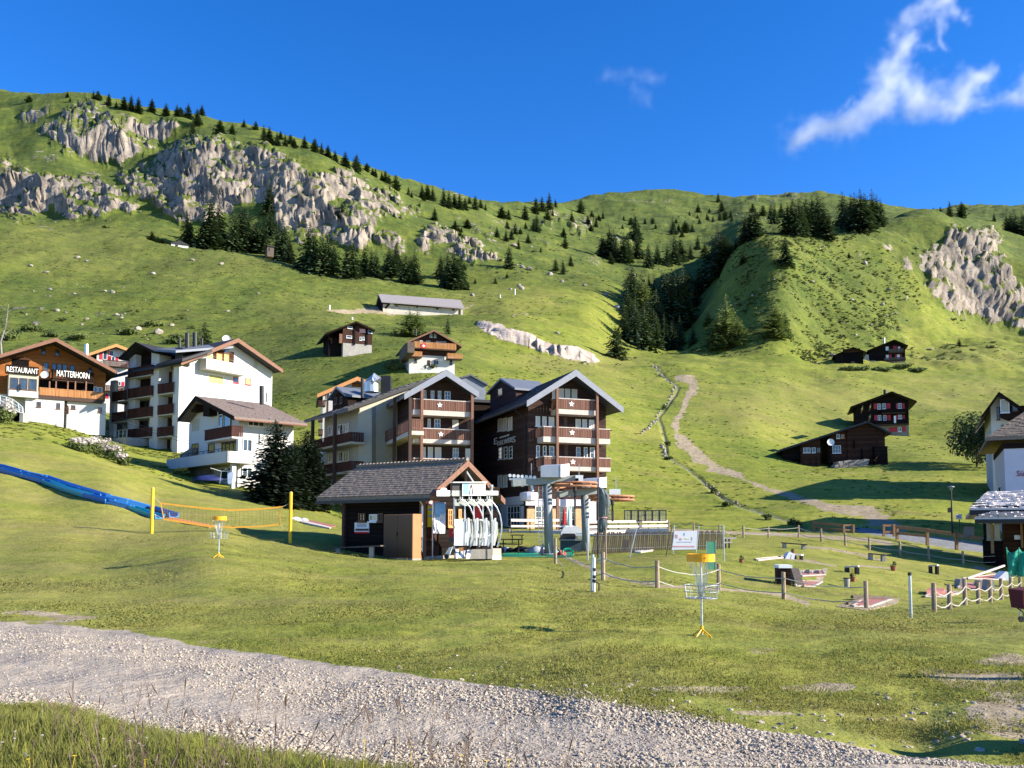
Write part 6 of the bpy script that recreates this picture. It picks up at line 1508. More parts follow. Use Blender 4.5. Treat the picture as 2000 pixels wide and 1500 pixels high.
def kiosk():
 f = Face(P(1920, 1078, 54), (.88, -.475)); f.O.z = P(1920, 1080, 54).z
 t = thing('kiosk', 'timber kiosk with mossy stone slab roof at the right picture edge', 'kiosk', f.O)
 zz = zf(1840, 920, 8.825)
 W = 9.0
 u_w = f.uv(*zz(1060, 1100), -1.8)[0]
 MB().fbox(f, u_w, W, -1.5, f.uv(*zz(1000, 900), -1.8)[1], -7, -1.8).obj('wall', RWOOD, t)
 for x in (710, 740): pass
 for r, n in (((715, 880, 765, 1400), -.3), ((835, 900, 890, 1420), 0.0)):
  panel(f, zz(*r), t, 'porch_post', GUARDW if n == 0.0 else BWOOD, n - .22, n)
 for r in ((770, 905, 830, 1180), (895, 905, 1000, 1180)): window(f, zz(*r), t, -1.2, CREAM, cols=2)
 u0, u1, v0, v1 = rect(f, zz(700, 1185, 1060, 1420), -1.1)
 MB().fbox(f, u0, u1, v0 - 1, v1, -1.6, -1.15).obj('counter_wall', BWOOD, t)
 u0, u1, v0, v1 = rect(f, zz(680, 850, 1412, 905), 0.05)
 MB().fbox(f, u0, W, v0, v1, -.2, .05).obj('eaves_beam', GUARDW, t)
 panel(f, zz(1355, 905, 1395, 1320), t, 'porch_post', GUARDW, -1.8, -1.6)
 ps = panel(f, zz(1245, 1105, 1350, 1180), t, 'notice', PRINTW, -1.8, -1.74)
 # two stepped roofs covered in split stone
 def slab(pts, m, name, th):
  n = len(pts)
  MB().hexa([p - Vector((0, 0, th)) for p in pts], pts).obj(name, m, t)
 stone = stone_mat('lichened_stone_slab', (.34, .29, .26), (.74, .65, .59))
 def stones(A, B, C_, D_, rows, cols, seed):
  roof_tiles(A, B, C_, D_, rows, cols, stone, t, .10, .6, seed)
 A0 = P(*zz(560, 805), 52.6); A1 = A0 + f.X * 11
 B0 = P(*zz(1010, 690), 55.2); B1 = B0 + f.X * 9
 slab([A0, A1, B1, B0], stone, 'porch_roof', .22); stones(A0, A1, B1, B0, 7, 26, 3)
 MB().bar(A0 - Vector((0, 0, .22)), A1 - Vector((0, 0, .22)), .12, .25).obj('gutter', DARKM, t)
 C0 = P(*zz(470, 655), 55); C1 = C0 + f.X * 12
 D0 = P(*zz(780, 360), 58.5); D1 = D0 + f.X * 12
 slab([C0, C1, D1, D0], stone, 'roof', .25); stones(C0, C1, D1, D0, 11, 40, 7)
 Bk = D0 - f.N * 4 + Vector((-1.6, 0, -1.6)); slab([D0, D1, Bk + f.X * 12, Bk], stone, 'rear_roof', .2)
 MB().bar(C0 - Vector((0, 0, .22)), C1 - Vector((0, 0, .22)), .16, .3).obj('gutter', DARKM, t)
 for y, x0, x1 in ((565, 530, 1140), (612, 500, 1050)):
  MB().bar(P(*zz(x0, y), 55.6), P(*zz(x1, y - 5), 55.9), .1).obj('snow_guard', DARKM, t)
 MB().fbox(f, f.uv(*zz(600, 740), -1)[0], W, f.uv(*zz(600, 760), -1)[1], f.uv(*zz(600, 690), -1)[1] + .3, -6, -1).obj('gable_boarding', BWOOD, t)
kiosk()
# ---------------------------------------------------------------- props on and around the lawn
def plate(pts, Y, th, mb=None):
 "a flat sheet th metres thick standing Y metres ahead with the given outline"
 mb = mb or MB()
 a = [P(x, y, Y) for x, y in pts]
 return mb.hexa(a, [p + Vector((0, th, 0)) for p in a])
def slab(pts, h=.05, m=None, lift=.0, mb=None, sink=.25):
 "a low slab lying on the ground, corners where the photograph shows them"
 g = [ghit(x, y, 20) + Vector((0, 0, lift)) for x, y in pts]
 ar = sum(g[i].x * g[(i + 1) % len(g)].y - g[(i + 1) % len(g)].x * g[i].y for i in range(len(g)))
 if ar < 0: g = g[::-1]
 mb = mb or MB()
 return mb.hexa([p - Vector((0, 0, sink)) for p in g], [p + Vector((0, 0, h)) for p in g])
# --- disc golf baskets
def basket():
 t = thing('disc_golf_basket', '', 'disc golf basket')
 MB().tube([(0, 0, .03), (0, 0, 1.28)], .017, 8).obj('pole', GALV, t)
 R, Rb = .215, .27
 b = MB(); n = 28
 prof = [(R, 1.165), (R + .004, 1.165), (R + .004, 1.285), (R, 1.285)]
 vs_ = []; fs = []
 for k in range(n):
  a = 2 * math.pi * k / n
  for r, z in prof: vs_.append((r * math.cos(a), r * math.sin(a), z))
 for k in range(n):
  for q in range(4): fs.append((k * 4 + q, ((k + 1) % n) * 4 + q, ((k + 1) % n) * 4 + (q + 1) % 4, k * 4 + (q + 1) % 4))
 b.add(vs_, fs).obj('band', YBAND, t)
 h = MB()
 for k in range(6):
  a = math.pi * k / 3; h.tube([(0, 0, 1.25), (R * math.cos(a), R * math.sin(a), 1.25)], .005, 5)
 h.obj('chain_support', GALV, t)
 for k in range(18):
  a = 2 * math.pi * k / 18; r0 = R * (.93 if k % 2 else .55)
  pts = []
  for i in range(9):
   s = i / 8; r = r0 * (1 - s) ** 1.35 + .03; z = 1.24 - .62 * s
   wv = .004 if i % 2 else -.004
   pts.append(((r + wv) * math.cos(a), (r + wv) * math.sin(a), z))
  MB().tube(pts, .0038, 4).obj('chain', GALV, t)
 c = MB()
 for z, r in ((.80, Rb), (.70, Rb * .99), (.60, Rb * .9), (.605, Rb * .45)):
  c.tube([(r * math.cos(2 * math.pi * i / 28), r * math.sin(2 * math.pi * i / 28), z) for i in range(29)], .0055, 5)
 for k in range(14):
  a = 2 * math.pi * k / 14; ca, sa = math.cos(a), math.sin(a)
  c.tube([(.015 * ca, .015 * sa, .60), (Rb * .9 * ca, Rb * .9 * sa, .60), (Rb * ca, Rb * sa, .80)], .0045, 5)
 c.obj('basket_cage', GALV, t)
 for k in range(4):
  a = math.pi / 2 * k + .5
  MB().tube([(0, 0, .12), (.09 * math.cos(a), .09 * math.sin(a), .06), (.17 * math.cos(a), .17 * math.sin(a), .005)], .012, 6).obj('leg', YELLOW, t)
 MB().tube([(0, 0, .06), (0, 0, .17)], .024, 8).obj('leg_collar', YELLOW, t)
 return t
bk = basket()
bk2 = copy_tree(bk)
for o, px, py, lb in ((bk, 1371, 1243, 'near disc golf basket with orange band standing on the lawn in front'),
      (bk2, 427, 1090, 'far disc golf basket on the lawn before the volleyball net')):
 g = ghit(px, py, 8, 60); o.location = g; o['label'] = lb; o['group'] = 'disc golf baskets'
 o.rotation_euler.z = .3
# --- beach volleyball
gl, gr = ghit(296, 1043, 30, 70), ghit(566.5, 1062, 30, 70)
for g, lb, top in ((gl, 'yellow volleyball post at the left end of the net', (298, 954)), (gr, 'yellow volleyball post at the right end of the net', (567.5, 962))):
 t = thing('volleyball_post', lb, 'post', g, 'yellow volleyball posts')
 h = P(top[0], top[1], g.y).z - g.z
 MB().tube([g - Vector((0, 0, .3)), g + Vector((0, 0, h))], .08, 12).obj('pole', YELLOW, t)
 MB().tube([g + Vector((0, 0, h)), g + Vector((0, 0, h + .05))], [.08, .04], 12).obj('cap', BLINDY, t)
def volley_net():
 t = thing('volleyball_net', 'orange edged volleyball net sagging between two yellow posts', 'net', (gl + gr) / 2)
 yy = lambda px: gl.y + (gr.y - gl.y) * (px - 296) / (566 - 296)
 top = [(314, 983), (350, 987), (400, 993), (455, 996.5), (510, 994), (551, 990)]
 bot = [(320, 1014), (350, 1019), (400, 1027), (455, 1030), (510, 1028), (548, 1024)]
 T = [P(x, y, yy(x)) for x, y in top]; B = [P(x, y, yy(x)) for x, y in bot]
 for pts, nm in ((T, 'tape'), (B, 'tape'), ([T[0], B[0]], 'side_tape'), ([T[-1], (T[-1] + B[-1]) / 2 + Vector((-.08, 0, 0)), B[-1]], 'side_tape')):
  b = MB()
  for p, q in zip(pts[:-1], pts[1:]): b.bar(p, q + (q - p) * .02, .02, .075)
  b.obj(nm, mat('orange_yellow_webbing', (.52, .25, .03), .7, .1), t)
 m = MB()
 k = 34
 lerp = lambda L, s: L[min(int(s * 5), 4)].lerp(L[min(int(s * 5), 4) + 1], s * 5 - min(int(s * 5), 4))
 for i in range(k + 1):
  a, b_ = lerp(T, i / k), lerp(B, i / k); m.bar(a, b_, .012)
 for j in range(1, 8):
  pr = None
  for i in range(k + 1):
   q = lerp(T, i / k).lerp(lerp(B, i / k), j / 8)
   if pr is not None: m.bar(pr, q, .012)
   pr = q
 m.obj('mesh', mat('brown_net_cord', (.20, .15, .07), .9, .1), t, kind='stuff')
 r = MB()
 for p, q in ((T[0], gl + Vector((.1, 0, T[0].z - gl.z + .25))), (B[0], gl + Vector((.1, 0, .9))), (T[-1], gr + Vector((-.1, 0, T[-1].z - gr.z + .15))), (B[-1], gr + Vector((-.3, 0, .6)))):
  r.tube([p, q], .012, 5)
 r.obj('lashing', ROPE, t)
volley_net()
# --- summer tubing slides
JOINTB = mat('mid_blue_joint', (.05, .22, .5), .4, .1)
def slide(pts, cols, label):
 G = [ghit(x, y + 3, 38, 72) for x, y in pts]
 t = thing('tubing_slide', label, 'slide', G[-1], 'plastic slides down the left slope')
 fine = []
 for i in range(len(G) - 1):
  for k in range(4): fine.append((G[i].lerp(G[i + 1], k / 4), i))
 fine.append((G[-1], len(G) - 2))
 prof = [(-.40, .36), (-.36, .34), (-.30, .13), (-.12, .03), (.12, .03), (.30, .13), (.36, .34), (.40, .36), (.43, .31), (.36, -.02), (-.36, -.02), (-.43, .31)]
 for i in range(len(G) - 1):
  seg = [p for p, k in fine if k == i] + [G[i + 1]]
  d = (seg[-1] - seg[0]).normalized(); x = d.cross(Vector((0, 0, 1))).normalized(); z = x.cross(d)
  rings = [[p + x * a * .66 + z * (b * .7 + .04) for a, b in prof] for p in seg]
  b = MB(); n = len(prof)
  vs_ = [q for r in rings for q in r]; fs = []
  for r in range(len(rings) - 1):
   for k in range(n): fs.append((r * n + k, r * n + (k + 1) % n, (r + 1) * n + (k + 1) % n, (r + 1) * n + k))
  fs += [tuple(range(n - 1, -1, -1)), tuple((len(rings) - 1) * n + k for k in range(n))]
  b.add(vs_, fs).obj('slide_segment', cols[i % len(cols)], t)
  j = MB(); r = [seg[-1] + x * a * .70 + z * (b_ * .74 + .04) for a, b_ in prof]
  j.hexa([q - d * .07 for q in r], [q + d * .04 for q in r]).obj('joint', JOINTB, t)
slide([(-70, 900), (-30, 907), (0, 913), (46, 925), (85, 933), (122, 946), (163, 959), (205, 972), (248, 982), (294, 995), (339, 1009)], [BLUEP], 'upper blue plastic tubing slide running down the left slope')
slide([(-70, 909), (-30, 915), (0, 919), (48, 932), (90, 943), (128, 957), (170, 970), (214, 982), (256, 994), (298, 1009), (311, 1012)], [BLUEP, BLUEP, BLUEP, BLUEP, TEALP, TEALP, BLUEP, BLUEP, TEALP, TEALP], 'lower teal and blue plastic tubing slide running down the left slope')
t = tag(slab([(322, 1014), (336, 1012), (416, 1027), (408, 1031)], .04, None).obj('mat', mat('orange_run_out_mat', (.62, .20, .06), .8, .15)), 'orange run out mat at the foot of the slides', 'mat')
t = tag(slab([(590, 1018), (597, 1015), (656, 1028), (646, 1031)], .05, None).obj('mat', FELT), 'faded red mat strip lying on the grass behind the right volleyball post', 'mat')
t = tag(slab([(588, 1021), (590, 1019), (646, 1032), (644, 1034)], .08, None).obj('kerb', PALEW), 'pale timber kerb along the faded red mat', 'kerb')
def heap(name, label, cat, px, py, items, Y=None):
 g = ghit(px, py, 20) if Y is None else P(px, py, Y)
 t = thing(name, label, cat, g)
 for nm, m, c, r, h in items:
  b = MB(); n = 10; rr = random.Random(hash(nm + label) % 999)
  prof = [(1.0, 0), (.96, .35), (.75, .72), (.35, .96), (.02, 1.0)]
  vs_ = []; fs = []
  for k_, (q, z) in enumerate(prof):
   for k in range(n):
    a = 2 * math.pi * k / n; j = 1 + rr.uniform(-.2, .2)
    vs_.append((g.x + c[0] + r[0] * q * j * math.cos(a), g.y + c[1] + r[1] * q * j * math.sin(a), g.z - .05 + (h + .05) * z * (1 + rr.uniform(-.12, .12))))
  for q in range(4):
   for k in range(n): fs.append((q * n + k, q * n + (k + 1) % n, (q + 1) * n + (k + 1) % n, (q + 1) * n + k))
  fs.append(tuple(4 * n + k for k in range(n)))
  b.add(vs_, fs).obj(nm, m, t, smooth=True)
 return t
heap('folded_tarp', 'folded white and violet tarp at the head of the red mat', 'tarp', 582, 1017, [('fold', PRINTW, (-.2, 0), (.5, .3), .22), ('fold', LILAC, (.35, .1), (.35, .25), .16)])
# --- bench by the hut
t = thing('bench', 'long plain plank bench standing in the shade along the hut wall', 'bench', P(690, 1082, 40.2))
a, b = P(640, 1071, 41.5), P(748, 1066, 39.6)
MB().bar(a, b, .34, .06).obj('seat', SLAT, t)
for px, Y in ((662, 41.1), (727, 40.0)):
 p = a.lerp(b, (px - 640) / 108); MB().box(p.x - .1, p.x + .1, p.y - .15, p.y + .15, p.z - .75, p.z - .03).obj('leg', CONC, t)
# --- drag lift entry frame in front of the hut gable
def lift_gate():
 t = thing('lift_entry_frame', 'steel drag lift entry frame with four curved tubes beneath a printed sign', 'lift frame', P(905, 1078, 39.6))
 Y0 = 39.4
 D = lambda x: Y0 + (x - 1430) / 400 * 1.1
 Q = lambda x, y, dy=0: P(*Z5(x, y), D(x) + dy)
 MB().tube([Q(1797, 1065, .35), Q(1797, 455, .35)], .075, 10).obj('post', TOWERM, t)
 MB().tube([Q(1797, 455, .35), Q(1797, 435, .35)], .095, 10).obj('post_cap', GALV, t)
 MB().bar(Q(1410, 516, .3), Q(1850, 516, .3), .3, .2).obj('cross_beam', WHITEP, t)
 b = MB(); b.hexa([Q(1415, 545, .1), Q(1512, 545, .1), Q(1512, 545, .6), Q(1415, 545, .6)], [Q(1415, 490, .1), Q(1512, 490, .1), Q(1512, 490, .6), Q(1415, 490, .6)]).obj('display_base', SHEET, t)
 MB().hexa([Q(1417, 489, .1), Q(1510, 489, .1), Q(1510, 489, .5), Q(1417, 489, .5)], [Q(1417, 422, .1), Q(1510, 422, .1), Q(1510, 422, .5), Q(1417, 422, .5)]).obj('display', DARKM, t)
 sg = MB(); sg.hexa([Q(1515, 540, 0), Q(1740, 540, 0), Q(1740, 540, .12), Q(1515, 540, .12)], [Q(1515, 412, 0), Q(1740, 412, 0), Q(1740, 412, .12), Q(1515, 412, .12)])
 sgo = sg.obj('sign_panel', PRINTW, t)
 MB().bar(Q(1410, 412, .05), Q(1742, 410, .05), .3, .04).obj('sign_roof', WHITEP, t)
 def pr(x0, y0, x1, y1, m):
  MB().hexa([Q(x0, y1, -.006), Q(x1, y1, -.006), Q(x1, y1, 0), Q(x0, y1, 0)], [Q(x0, y0, -.006), Q(x1, y0, -.006), Q(x1, y0, 0), Q(x0, y0, 0)]).obj('picture_print', m, sgo)
 pr(1522, 418, 1580, 532, PRINTB); pr(1622, 425, 1735, 525, PRINTY)
 fig = MB()
 for pts in ([(1588, 530), (1592, 480), (1600, 440)], [(1616, 530), (1614, 480), (1606, 432)]):
  fig.tube([Q(x, y, -.015) for x, y in pts], .018, 5)
 fig.obj('picture_print', BARGE, sgo)
 # dark head plate with round holes
 hp = MB(); hp.hexa([Q(1436, 640, .25), Q(1800, 640, .25), Q(1800, 640, .33), Q(1436, 640, .33)], [Q(1436, 575, .25), Q(1800, 575, .25), Q(1800, 575, .33), Q(1436, 575, .33)])
 hp.obj('head_plate', SHEET, t)
 for i in range(4):
  x = 1472 + i * 88
  c = Q(x, 597, .24); b = MB(); b.tube([c, c + Vector((0, -.02, 0))], .045, 10); b.obj('hole_shade_disc', DARKO, t)  # black disc painting the dark of each round opening
  for k in (0, 22): MB().bar(Q(1494 + i * 88 + k, 545, .15), Q(1494 + i * 88 + k, 580, .15), .05).obj('hanger', WHITEP, t)
  # curved tube
  base = [(1506, 580), (1545, 600), (1590, 655), (1622, 730), (1638, 810), (1638, 890), (1622, 970), (1592, 1040)]
  MB().tube([Q(a + i * 87, b_, -.12) for a, b_ in base], .03, 8).obj('curved_tube', STEEL, t)
  # side panel, its bevelled edge, bar and handle
  x0, x1 = 1436 + i * 88, 1610 + i * 66
  if i == 0: x1 = 1540
  sp_ = MB()
  pts = [(x0, 1028), (x0, 770), (x1, 770), (x1 + 52, 800), (x1 + 56, 910), (x1 + 25, 1028)]
  sp_.hexa([Q(a, b_, .1 + i * .12) for a, b_ in pts], [Q(a, b_, .14 + i * .12) for a, b_ in pts]).obj('side_panel', SHEET if i % 2 else STEEL, t)
  MB().bar(Q(1540 + i * 88, 640, .05), Q(1540 + i * 88, 790, .05), .06).obj('inner_bar', WHITEP, t)
  MB().tube([Q(1572 + i * 87, 760, -.02), Q(1572 + i * 87, 880, -.02), Q(1566 + i * 87, 900, -.02), Q(1562 + i * 87, 1025, -.02)], [.05, .05, .03, .03], 8).obj('guide_bar', WHITEP, t)
  if i: MB().tube([Q(1590 + i * 60, 935, -.06), Q(1615 + i * 60, 910, -.06), Q(1605 + i * 60, 950, -.06)], .03, 6).obj('handle', WHITEP, t)
 MB().bar(Q(1436, 560, .3), Q(1436, 1060, .3), .08).obj('post', GALV, t)
 b = MB(); b.hexa([Q(1265, 545, 0), Q(1395, 545, .0), Q(1395, 545, .5), Q(1265, 545, .5)], [Q(1265, 490, 0), Q(1395, 490, 0), Q(1395, 490, .5), Q(1265, 490, .5)]).obj('awning', WHITEP, t)
 MB().hexa([Q(1300, 490, .05), Q(1370, 490, .05), Q(1370, 490, .4), Q(1300, 490, .4)], [Q(1310, 465, .1), Q(1355, 465, .1), Q(1355, 465, .35), Q(1310, 465, .35)]).obj('lamp_housing', WHITEP, t)
 return Q
QG = lift_gate()
t = thing('concrete_block', 'long weathered concrete block at the foot of the lift frame', 'block', P(941, 1092, 39.2))
a = MB(); pts = [(1596, 1158), (1596, 1080), (1608, 1064), (1800, 1062), (1812, 1075), (1812, 1158)]
a.hexa([QG(x, y, -.6) for x, y in pts], [QG(x, y, -.1) for x, y in pts]).obj('body', CONCD, t)
t = thing('concrete_block', 'short beige block on a white footing right of the lift frame', 'block', P(971, 1092, 39.6))
MB().hexa([QG(1812, 1125, -.5), QG(1895, 1125, -.5), QG(1895, 1125, .1), QG(1812, 1125, .1)], [QG(1812, 1055, -.5), QG(1895, 1055, -.5), QG(1895, 1055, .1), QG(1812, 1055, .1)]).obj('body', mat('beige_block', (.50, .38, .31), .9, .1), t)
MB().hexa([QG(1806, 1165, -.5), QG(1895, 1165, -.5), QG(1895, 1165, .1), QG(1806, 1165, .1)], [QG(1806, 1125, -.5), QG(1895, 1125, -.5), QG(1895, 1125, .1), QG(1806, 1125, .1)]).obj('footing', WHITEP, t)
# clutter between the banner and the frame
t = thing('vacuum_blower', 'red and white machine with black wheel standing beside the hut door', 'machine', P(880, 1075, 39.6))
MB().hexa([P(877, 1050, 39.6), P(886, 1050, 39.6), P(886, 1050, 39.9), P(877, 1050, 39.9)], [P(877, 1032, 39.6), P(886, 1032, 39.6), P(886, 1032, 39.9), P(877, 1032, 39.9)]).obj('housing', REDF, t)
c = P(881, 1055, 39.5); MB().tube([c, c + Vector((0, .12, 0))], .13, 14).obj('wheel', LEATHER, t)
MB().tube([P(884, 1042, 39.5), P(888, 1028, 39.5), P(880, 1024, 39.5)], .025, 6).obj('handle', BARGE, t)
t = thing('wheelbarrow', 'grey and white wheelbarrow tipped up by the lift frame', 'wheelbarrow', P(878, 1088, 39.3))
MB().hexa([P(*Z5(*q), 39.3) for q in ((1345,1110),(1385,1045),(1420,1040),(1400,1120))], [P(*Z5(*q), 39.7) for q in ((1345,1110),(1385,1045),(1420,1040),(1400,1120))]).obj('tray', GALV, t)
MB().tube([P(*Z5(1390, 1110), 39.2), P(*Z5(1420, 1040), 39.2)], .02, 6).obj('handle', WHITEP, t)
c = P(*Z5(1360, 1135), 39.3); MB().tube([c, c + Vector((0, .08, 0))], .11, 12).obj('wheel', LEATHER, t)
t = thing('folding_barrier', 'stack of white folding boards leaning before the lift frame', 'boards', P(905, 1090, 39.1))
for i, (x0, x1, y0, y1) in enumerate(((1432,1475,1060,1155),(1482,1540,1075,1150),(1548,1590,1070,1158))):
 MB().hexa([P(*Z5(x0, y1), 39.05), P(*Z5(x1, y1), 39.05), P(*Z5(x1, y1), 39.09), P(*Z5(x0, y1), 39.09)], [P(*Z5(x0 + 16, y0), 39.4), P(*Z5(x1 + 8, y0), 39.4), P(*Z5(x1 + 8, y0), 39.44), P(*Z5(x0 + 16, y0), 39.44)]).obj('board', WHITEP, t)
for x in (1440, 1450, 1530, 1545): MB().tube([P(*Z5(x, 1160), 39.0), P(*Z5(x - 6, 1065), 39.3)], .018, 5).obj('leg', DARKM, t)
MB().hexa([P(*Z5(*q), 39.2) for q in ((1480,1085),(1525,1085),(1525,1045),(1480,1048))], [P(*Z5(*q), 39.25) for q in ((1480,1085),(1525,1085),(1525,1045),(1480,1048))]).obj('orange_panel', BARGEO, t)
# --- the two drag lift masts
def mast(px0, px1, ytop, ybot, Y, beam, boxr, boxside, wheel, label, extras):
 c0, c1 = P((px0 + px1) / 2, ybot, Y), P((px0 + px1) / 2, ytop, Y)
 r = (px1 - px0) / 2 * Y / F
 t = thing('lift_mast', label, 'lift mast', c0, 'drag lift masts')
 MB().tube([c0 - Vector((-.12, 0, .3)), c1], [r * 1.05, r], 20).obj('column', TOWERM, t, smooth=True)
 MB().lathe([(r * 2.0, 0), (r * 2.0, .06), (r * 1.1, .06)], c0 - Vector((-.1, 0, .02)), 16).obj('base_plate', GALV, t)
 fin = MB()
 for a in (.3, 1.9, 3.4, 5.0):
  d = Vector((math.cos(a), math.sin(a), 0))
  fin.hexa([c0 + d * r + Vector((.02, 0, 0)), c0 + d * r * 1.9 + Vector((.02, 0, 0)), c0 + d * r * 1.9 - Vector((.02, 0, 0)), c0 + d * r - Vector((.02, 0, 0))],
     [c0 + d * r * .9 + Vector((.02, 0, .55)), c0 + d * r + Vector((.02, 0, .55)), c0 + d * r - Vector((.02, 0, .55 * -1)), c0 + d * r * .9 - Vector((.02, 0, -.55))])
 fin.obj('base_fin', TOWERM, t)
 (x0, y0), (x1, y1), h = beam
 MB().bar(P(x0, y0, Y - .3), P(x1, y1, Y + .3), .5, h * Y / F).obj('beam', TOWERM, t)
 bx = boxr; q = lambda x, y, dy: P(x, y, Y + dy)
 MB().hexa([q(bx[0], bx[3], -.55), q(bx[2], bx[3], -.55), q(bx[2] + (boxside - bx[2]), bx[3] - 1, .35), q(bx[0] + 8, bx[3], .6)],
    [q(bx[0], bx[1] + 2, -.55), q(bx[2], bx[1], -.55), q(boxside, bx[1] - 2, .35), q(bx[0] + 8, bx[1], .6)]).obj('motor_housing', BOXM, t)
 side = MB(); side.hexa([q(bx[2] + .4, bx[3], -.57), q(boxside + 1, bx[3] - 1, .34), q(boxside + 1, bx[3] - 1, .37), q(bx[2] + .4, bx[3], -.53)],
    [q(bx[2] + .4, bx[1] - .5, -.57), q(boxside + 1, bx[1] - 2.5, .34), q(boxside + 1, bx[1] - 2.5, .37), q(bx[2] + .4, bx[1] - .5, -.53)]).obj('housing_cover', BOXW, t)
 # horizontal rope wheel below the beam end
 wc = P(wheel[0], wheel[1], Y + .4); R = wheel[2] * Y / F
 ring = MB(); n = 32
 for zz_ in (-.10, .08):
  ring.tube([wc + Vector((R * math.cos(2 * math.pi * k / n), R * math.sin(2 * math.pi * k / n), zz_)) for k in range(n + 1)], .055, 6)
 wo = ring.obj('rope_wheel', WHEELM, t)
 for k in range(6):
  a = math.pi * k / 3 + .2; MB().bar(wc, wc + Vector((R * math.cos(a), R * math.sin(a), 0)), .07).obj('spoke', WHEELM, wo)
 MB().tube([wc - Vector((0, 0, .35)), wc + Vector((0, 0, .35))], .09, 8).obj('hub', DARKM, wo)
 MB().tube([wc - Vector((0, 0, 1.2)), wc - Vector((0, 0, .35))], .05, 8).obj('hanger', DARKM, wo)
 for nm, m, r_ in extras:
  MB().hexa([q(r_[0], r_[3], -.2), q(r_[2], r_[3], -.2), q(r_[2], r_[3], .3), q(r_[0], r_[3], .3)], [q(r_[0], r_[1], -.2), q(r_[2], r_[1], -.2), q(r_[2], r_[1], .3), q(r_[0], r_[1], .3)]).obj(nm, m, t)
 return t
m1 = mast(1060, 1077, 942, 1082, 43, ((1000, 944), (1124, 935), 13), (1056, 908, 1095, 932), 1111, (1123, 947, 43), 'left drag lift mast with blue grey housing and orange rope wheel', [('tension_box', BOXW, (1124, 928, 1139, 942)), ('counterweight', CREAM, (1124, 934, 1130, 941))])
m2 = mast(1134, 1149, 966, 1079, 44.5, ((1090, 966), (1172, 958), 12), (1138, 934, 1170, 953), 1184, (1196, 973, 42), 'right drag lift mast partly behind the hanging tarpaulin', [('tension_box', BOXW, (1190, 955, 1212, 966))])
sh = MB(); w2 = MB()
for i in range(7):
 x = 996 + i * 8.0; c = P(x, 929 + i * .6, 42.7)
 w2.tube([c - Vector((0, .1, 0)), c + Vector((0, .1, 0))], .085, 10)
w2.obj('roller_battery', BOXW, m1)
MB().bar(P(994, 936, 42.7), P(1046, 934, 42.7), .1, .08).obj('roller_beam', WHITEP, m1)
for x, y in ((1004, 946), (1020, 946)):
 c = P(x, y, 42.6); MB().tube([c, c + Vector((0, .12, 0))], .12, 12).obj('rope_pulley', GALV, m1)
MB().tube([P(1038, 948, 42.8), P(1040, 960, 42.8)], .09, 8).obj('lamp', GALV, m1)
for x, y0, y1 in ((1038, 905, 935), (1131, 905, 930)): MB().tube([P(x, y1, 43.2), P(x, y0, 43.2)], .02, 5).obj('aerial', GALV, m1)
MB().tube([P(1203, 958, 44.5), P(1203, 931, 44.5)], .02, 5).obj('aerial', GALV, m2)
la = MB()
for x in (1052, 1060): la.tube([P(x, 1062, 42.6), P(x, 950, 42.6)], .018, 5)
for i in range(11): la.tube([P(1052, 1058 - i * 10, 42.6), P(1060, 1058 - i * 10, 42.6)], .015, 4)
la.obj('ladder', GALV, m1)
# tarpaulin-wrapped gear hanging on a pole
def tarp():
 t = thing('tarpaulin', 'dark green tarpaulin wrapped round gear hanging beside the right mast', 'tarpaulin', P(1180, 1041, 42.5))
 prof = [(951, 1168, 1172), (957, 1169, 1184), (968, 1169, 1190), (985, 1169, 1191.5), (1003, 1168.5, 1189), (1009, 1170, 1186), (1012, 1171, 1184.5), (1022, 1169, 1188), (1032, 1168, 1186), (1041, 1170, 1183)]
 n = 18; vs_ = []; fs = []; rr = random.Random(3)
 for y, a, b in prof:
  c = P((a + b) / 2, y, 42.5); r = (b - a) / 2 * 42.5 / F
  for k in range(n):
   th = 2 * math.pi * k / n; j = 1 + .10 * math.sin(5 * th + y * .11) + rr.uniform(-.07, .07)
   vs_.append((c.x + r * j * math.cos(th), c.y + r * .8 * j * math.sin(th), c.z))
 for i in range(len(prof) - 1):
  for k in range(n): fs.append((i * n + k, (i + 1) * n + k, (i + 1) * n + (k + 1) % n, i * n + (k + 1) % n))
 fs += [tuple(range(n)), tuple((len(prof) - 1) * n + n - 1 - k for k in range(n))]
 MB().add(vs_, fs).obj('cloth', TARP, t, smooth=False)
 c = P(1178, 1011, 42.5); MB().tube([c + Vector((.19 * math.cos(k * .4), .16 * math.sin(k * .4), 0)) for k in range(17)], .025, 5).obj('strap', PRINTR, t)
tarp()
for px, y0, y1, Y, lb in ((1167.5, 950, 1099, 38.8, 'dark steel pole holding the green tarpaulin'), (1183, 1030, 1100, 38.0, 'thin brown pole behind the rope fence beside the snow hydrant'), (1147.5, 1012, 1099, 38.4, 'thin grey pole in front of the right drag lift mast')):
 tag(MB().tube([P(px + .5, y1, Y), P(px, y0, Y)], .035, 7).obj('pole', DARKM if Y > 38.5 else POSTW if px > 1180 else GALV), lb, 'pole')
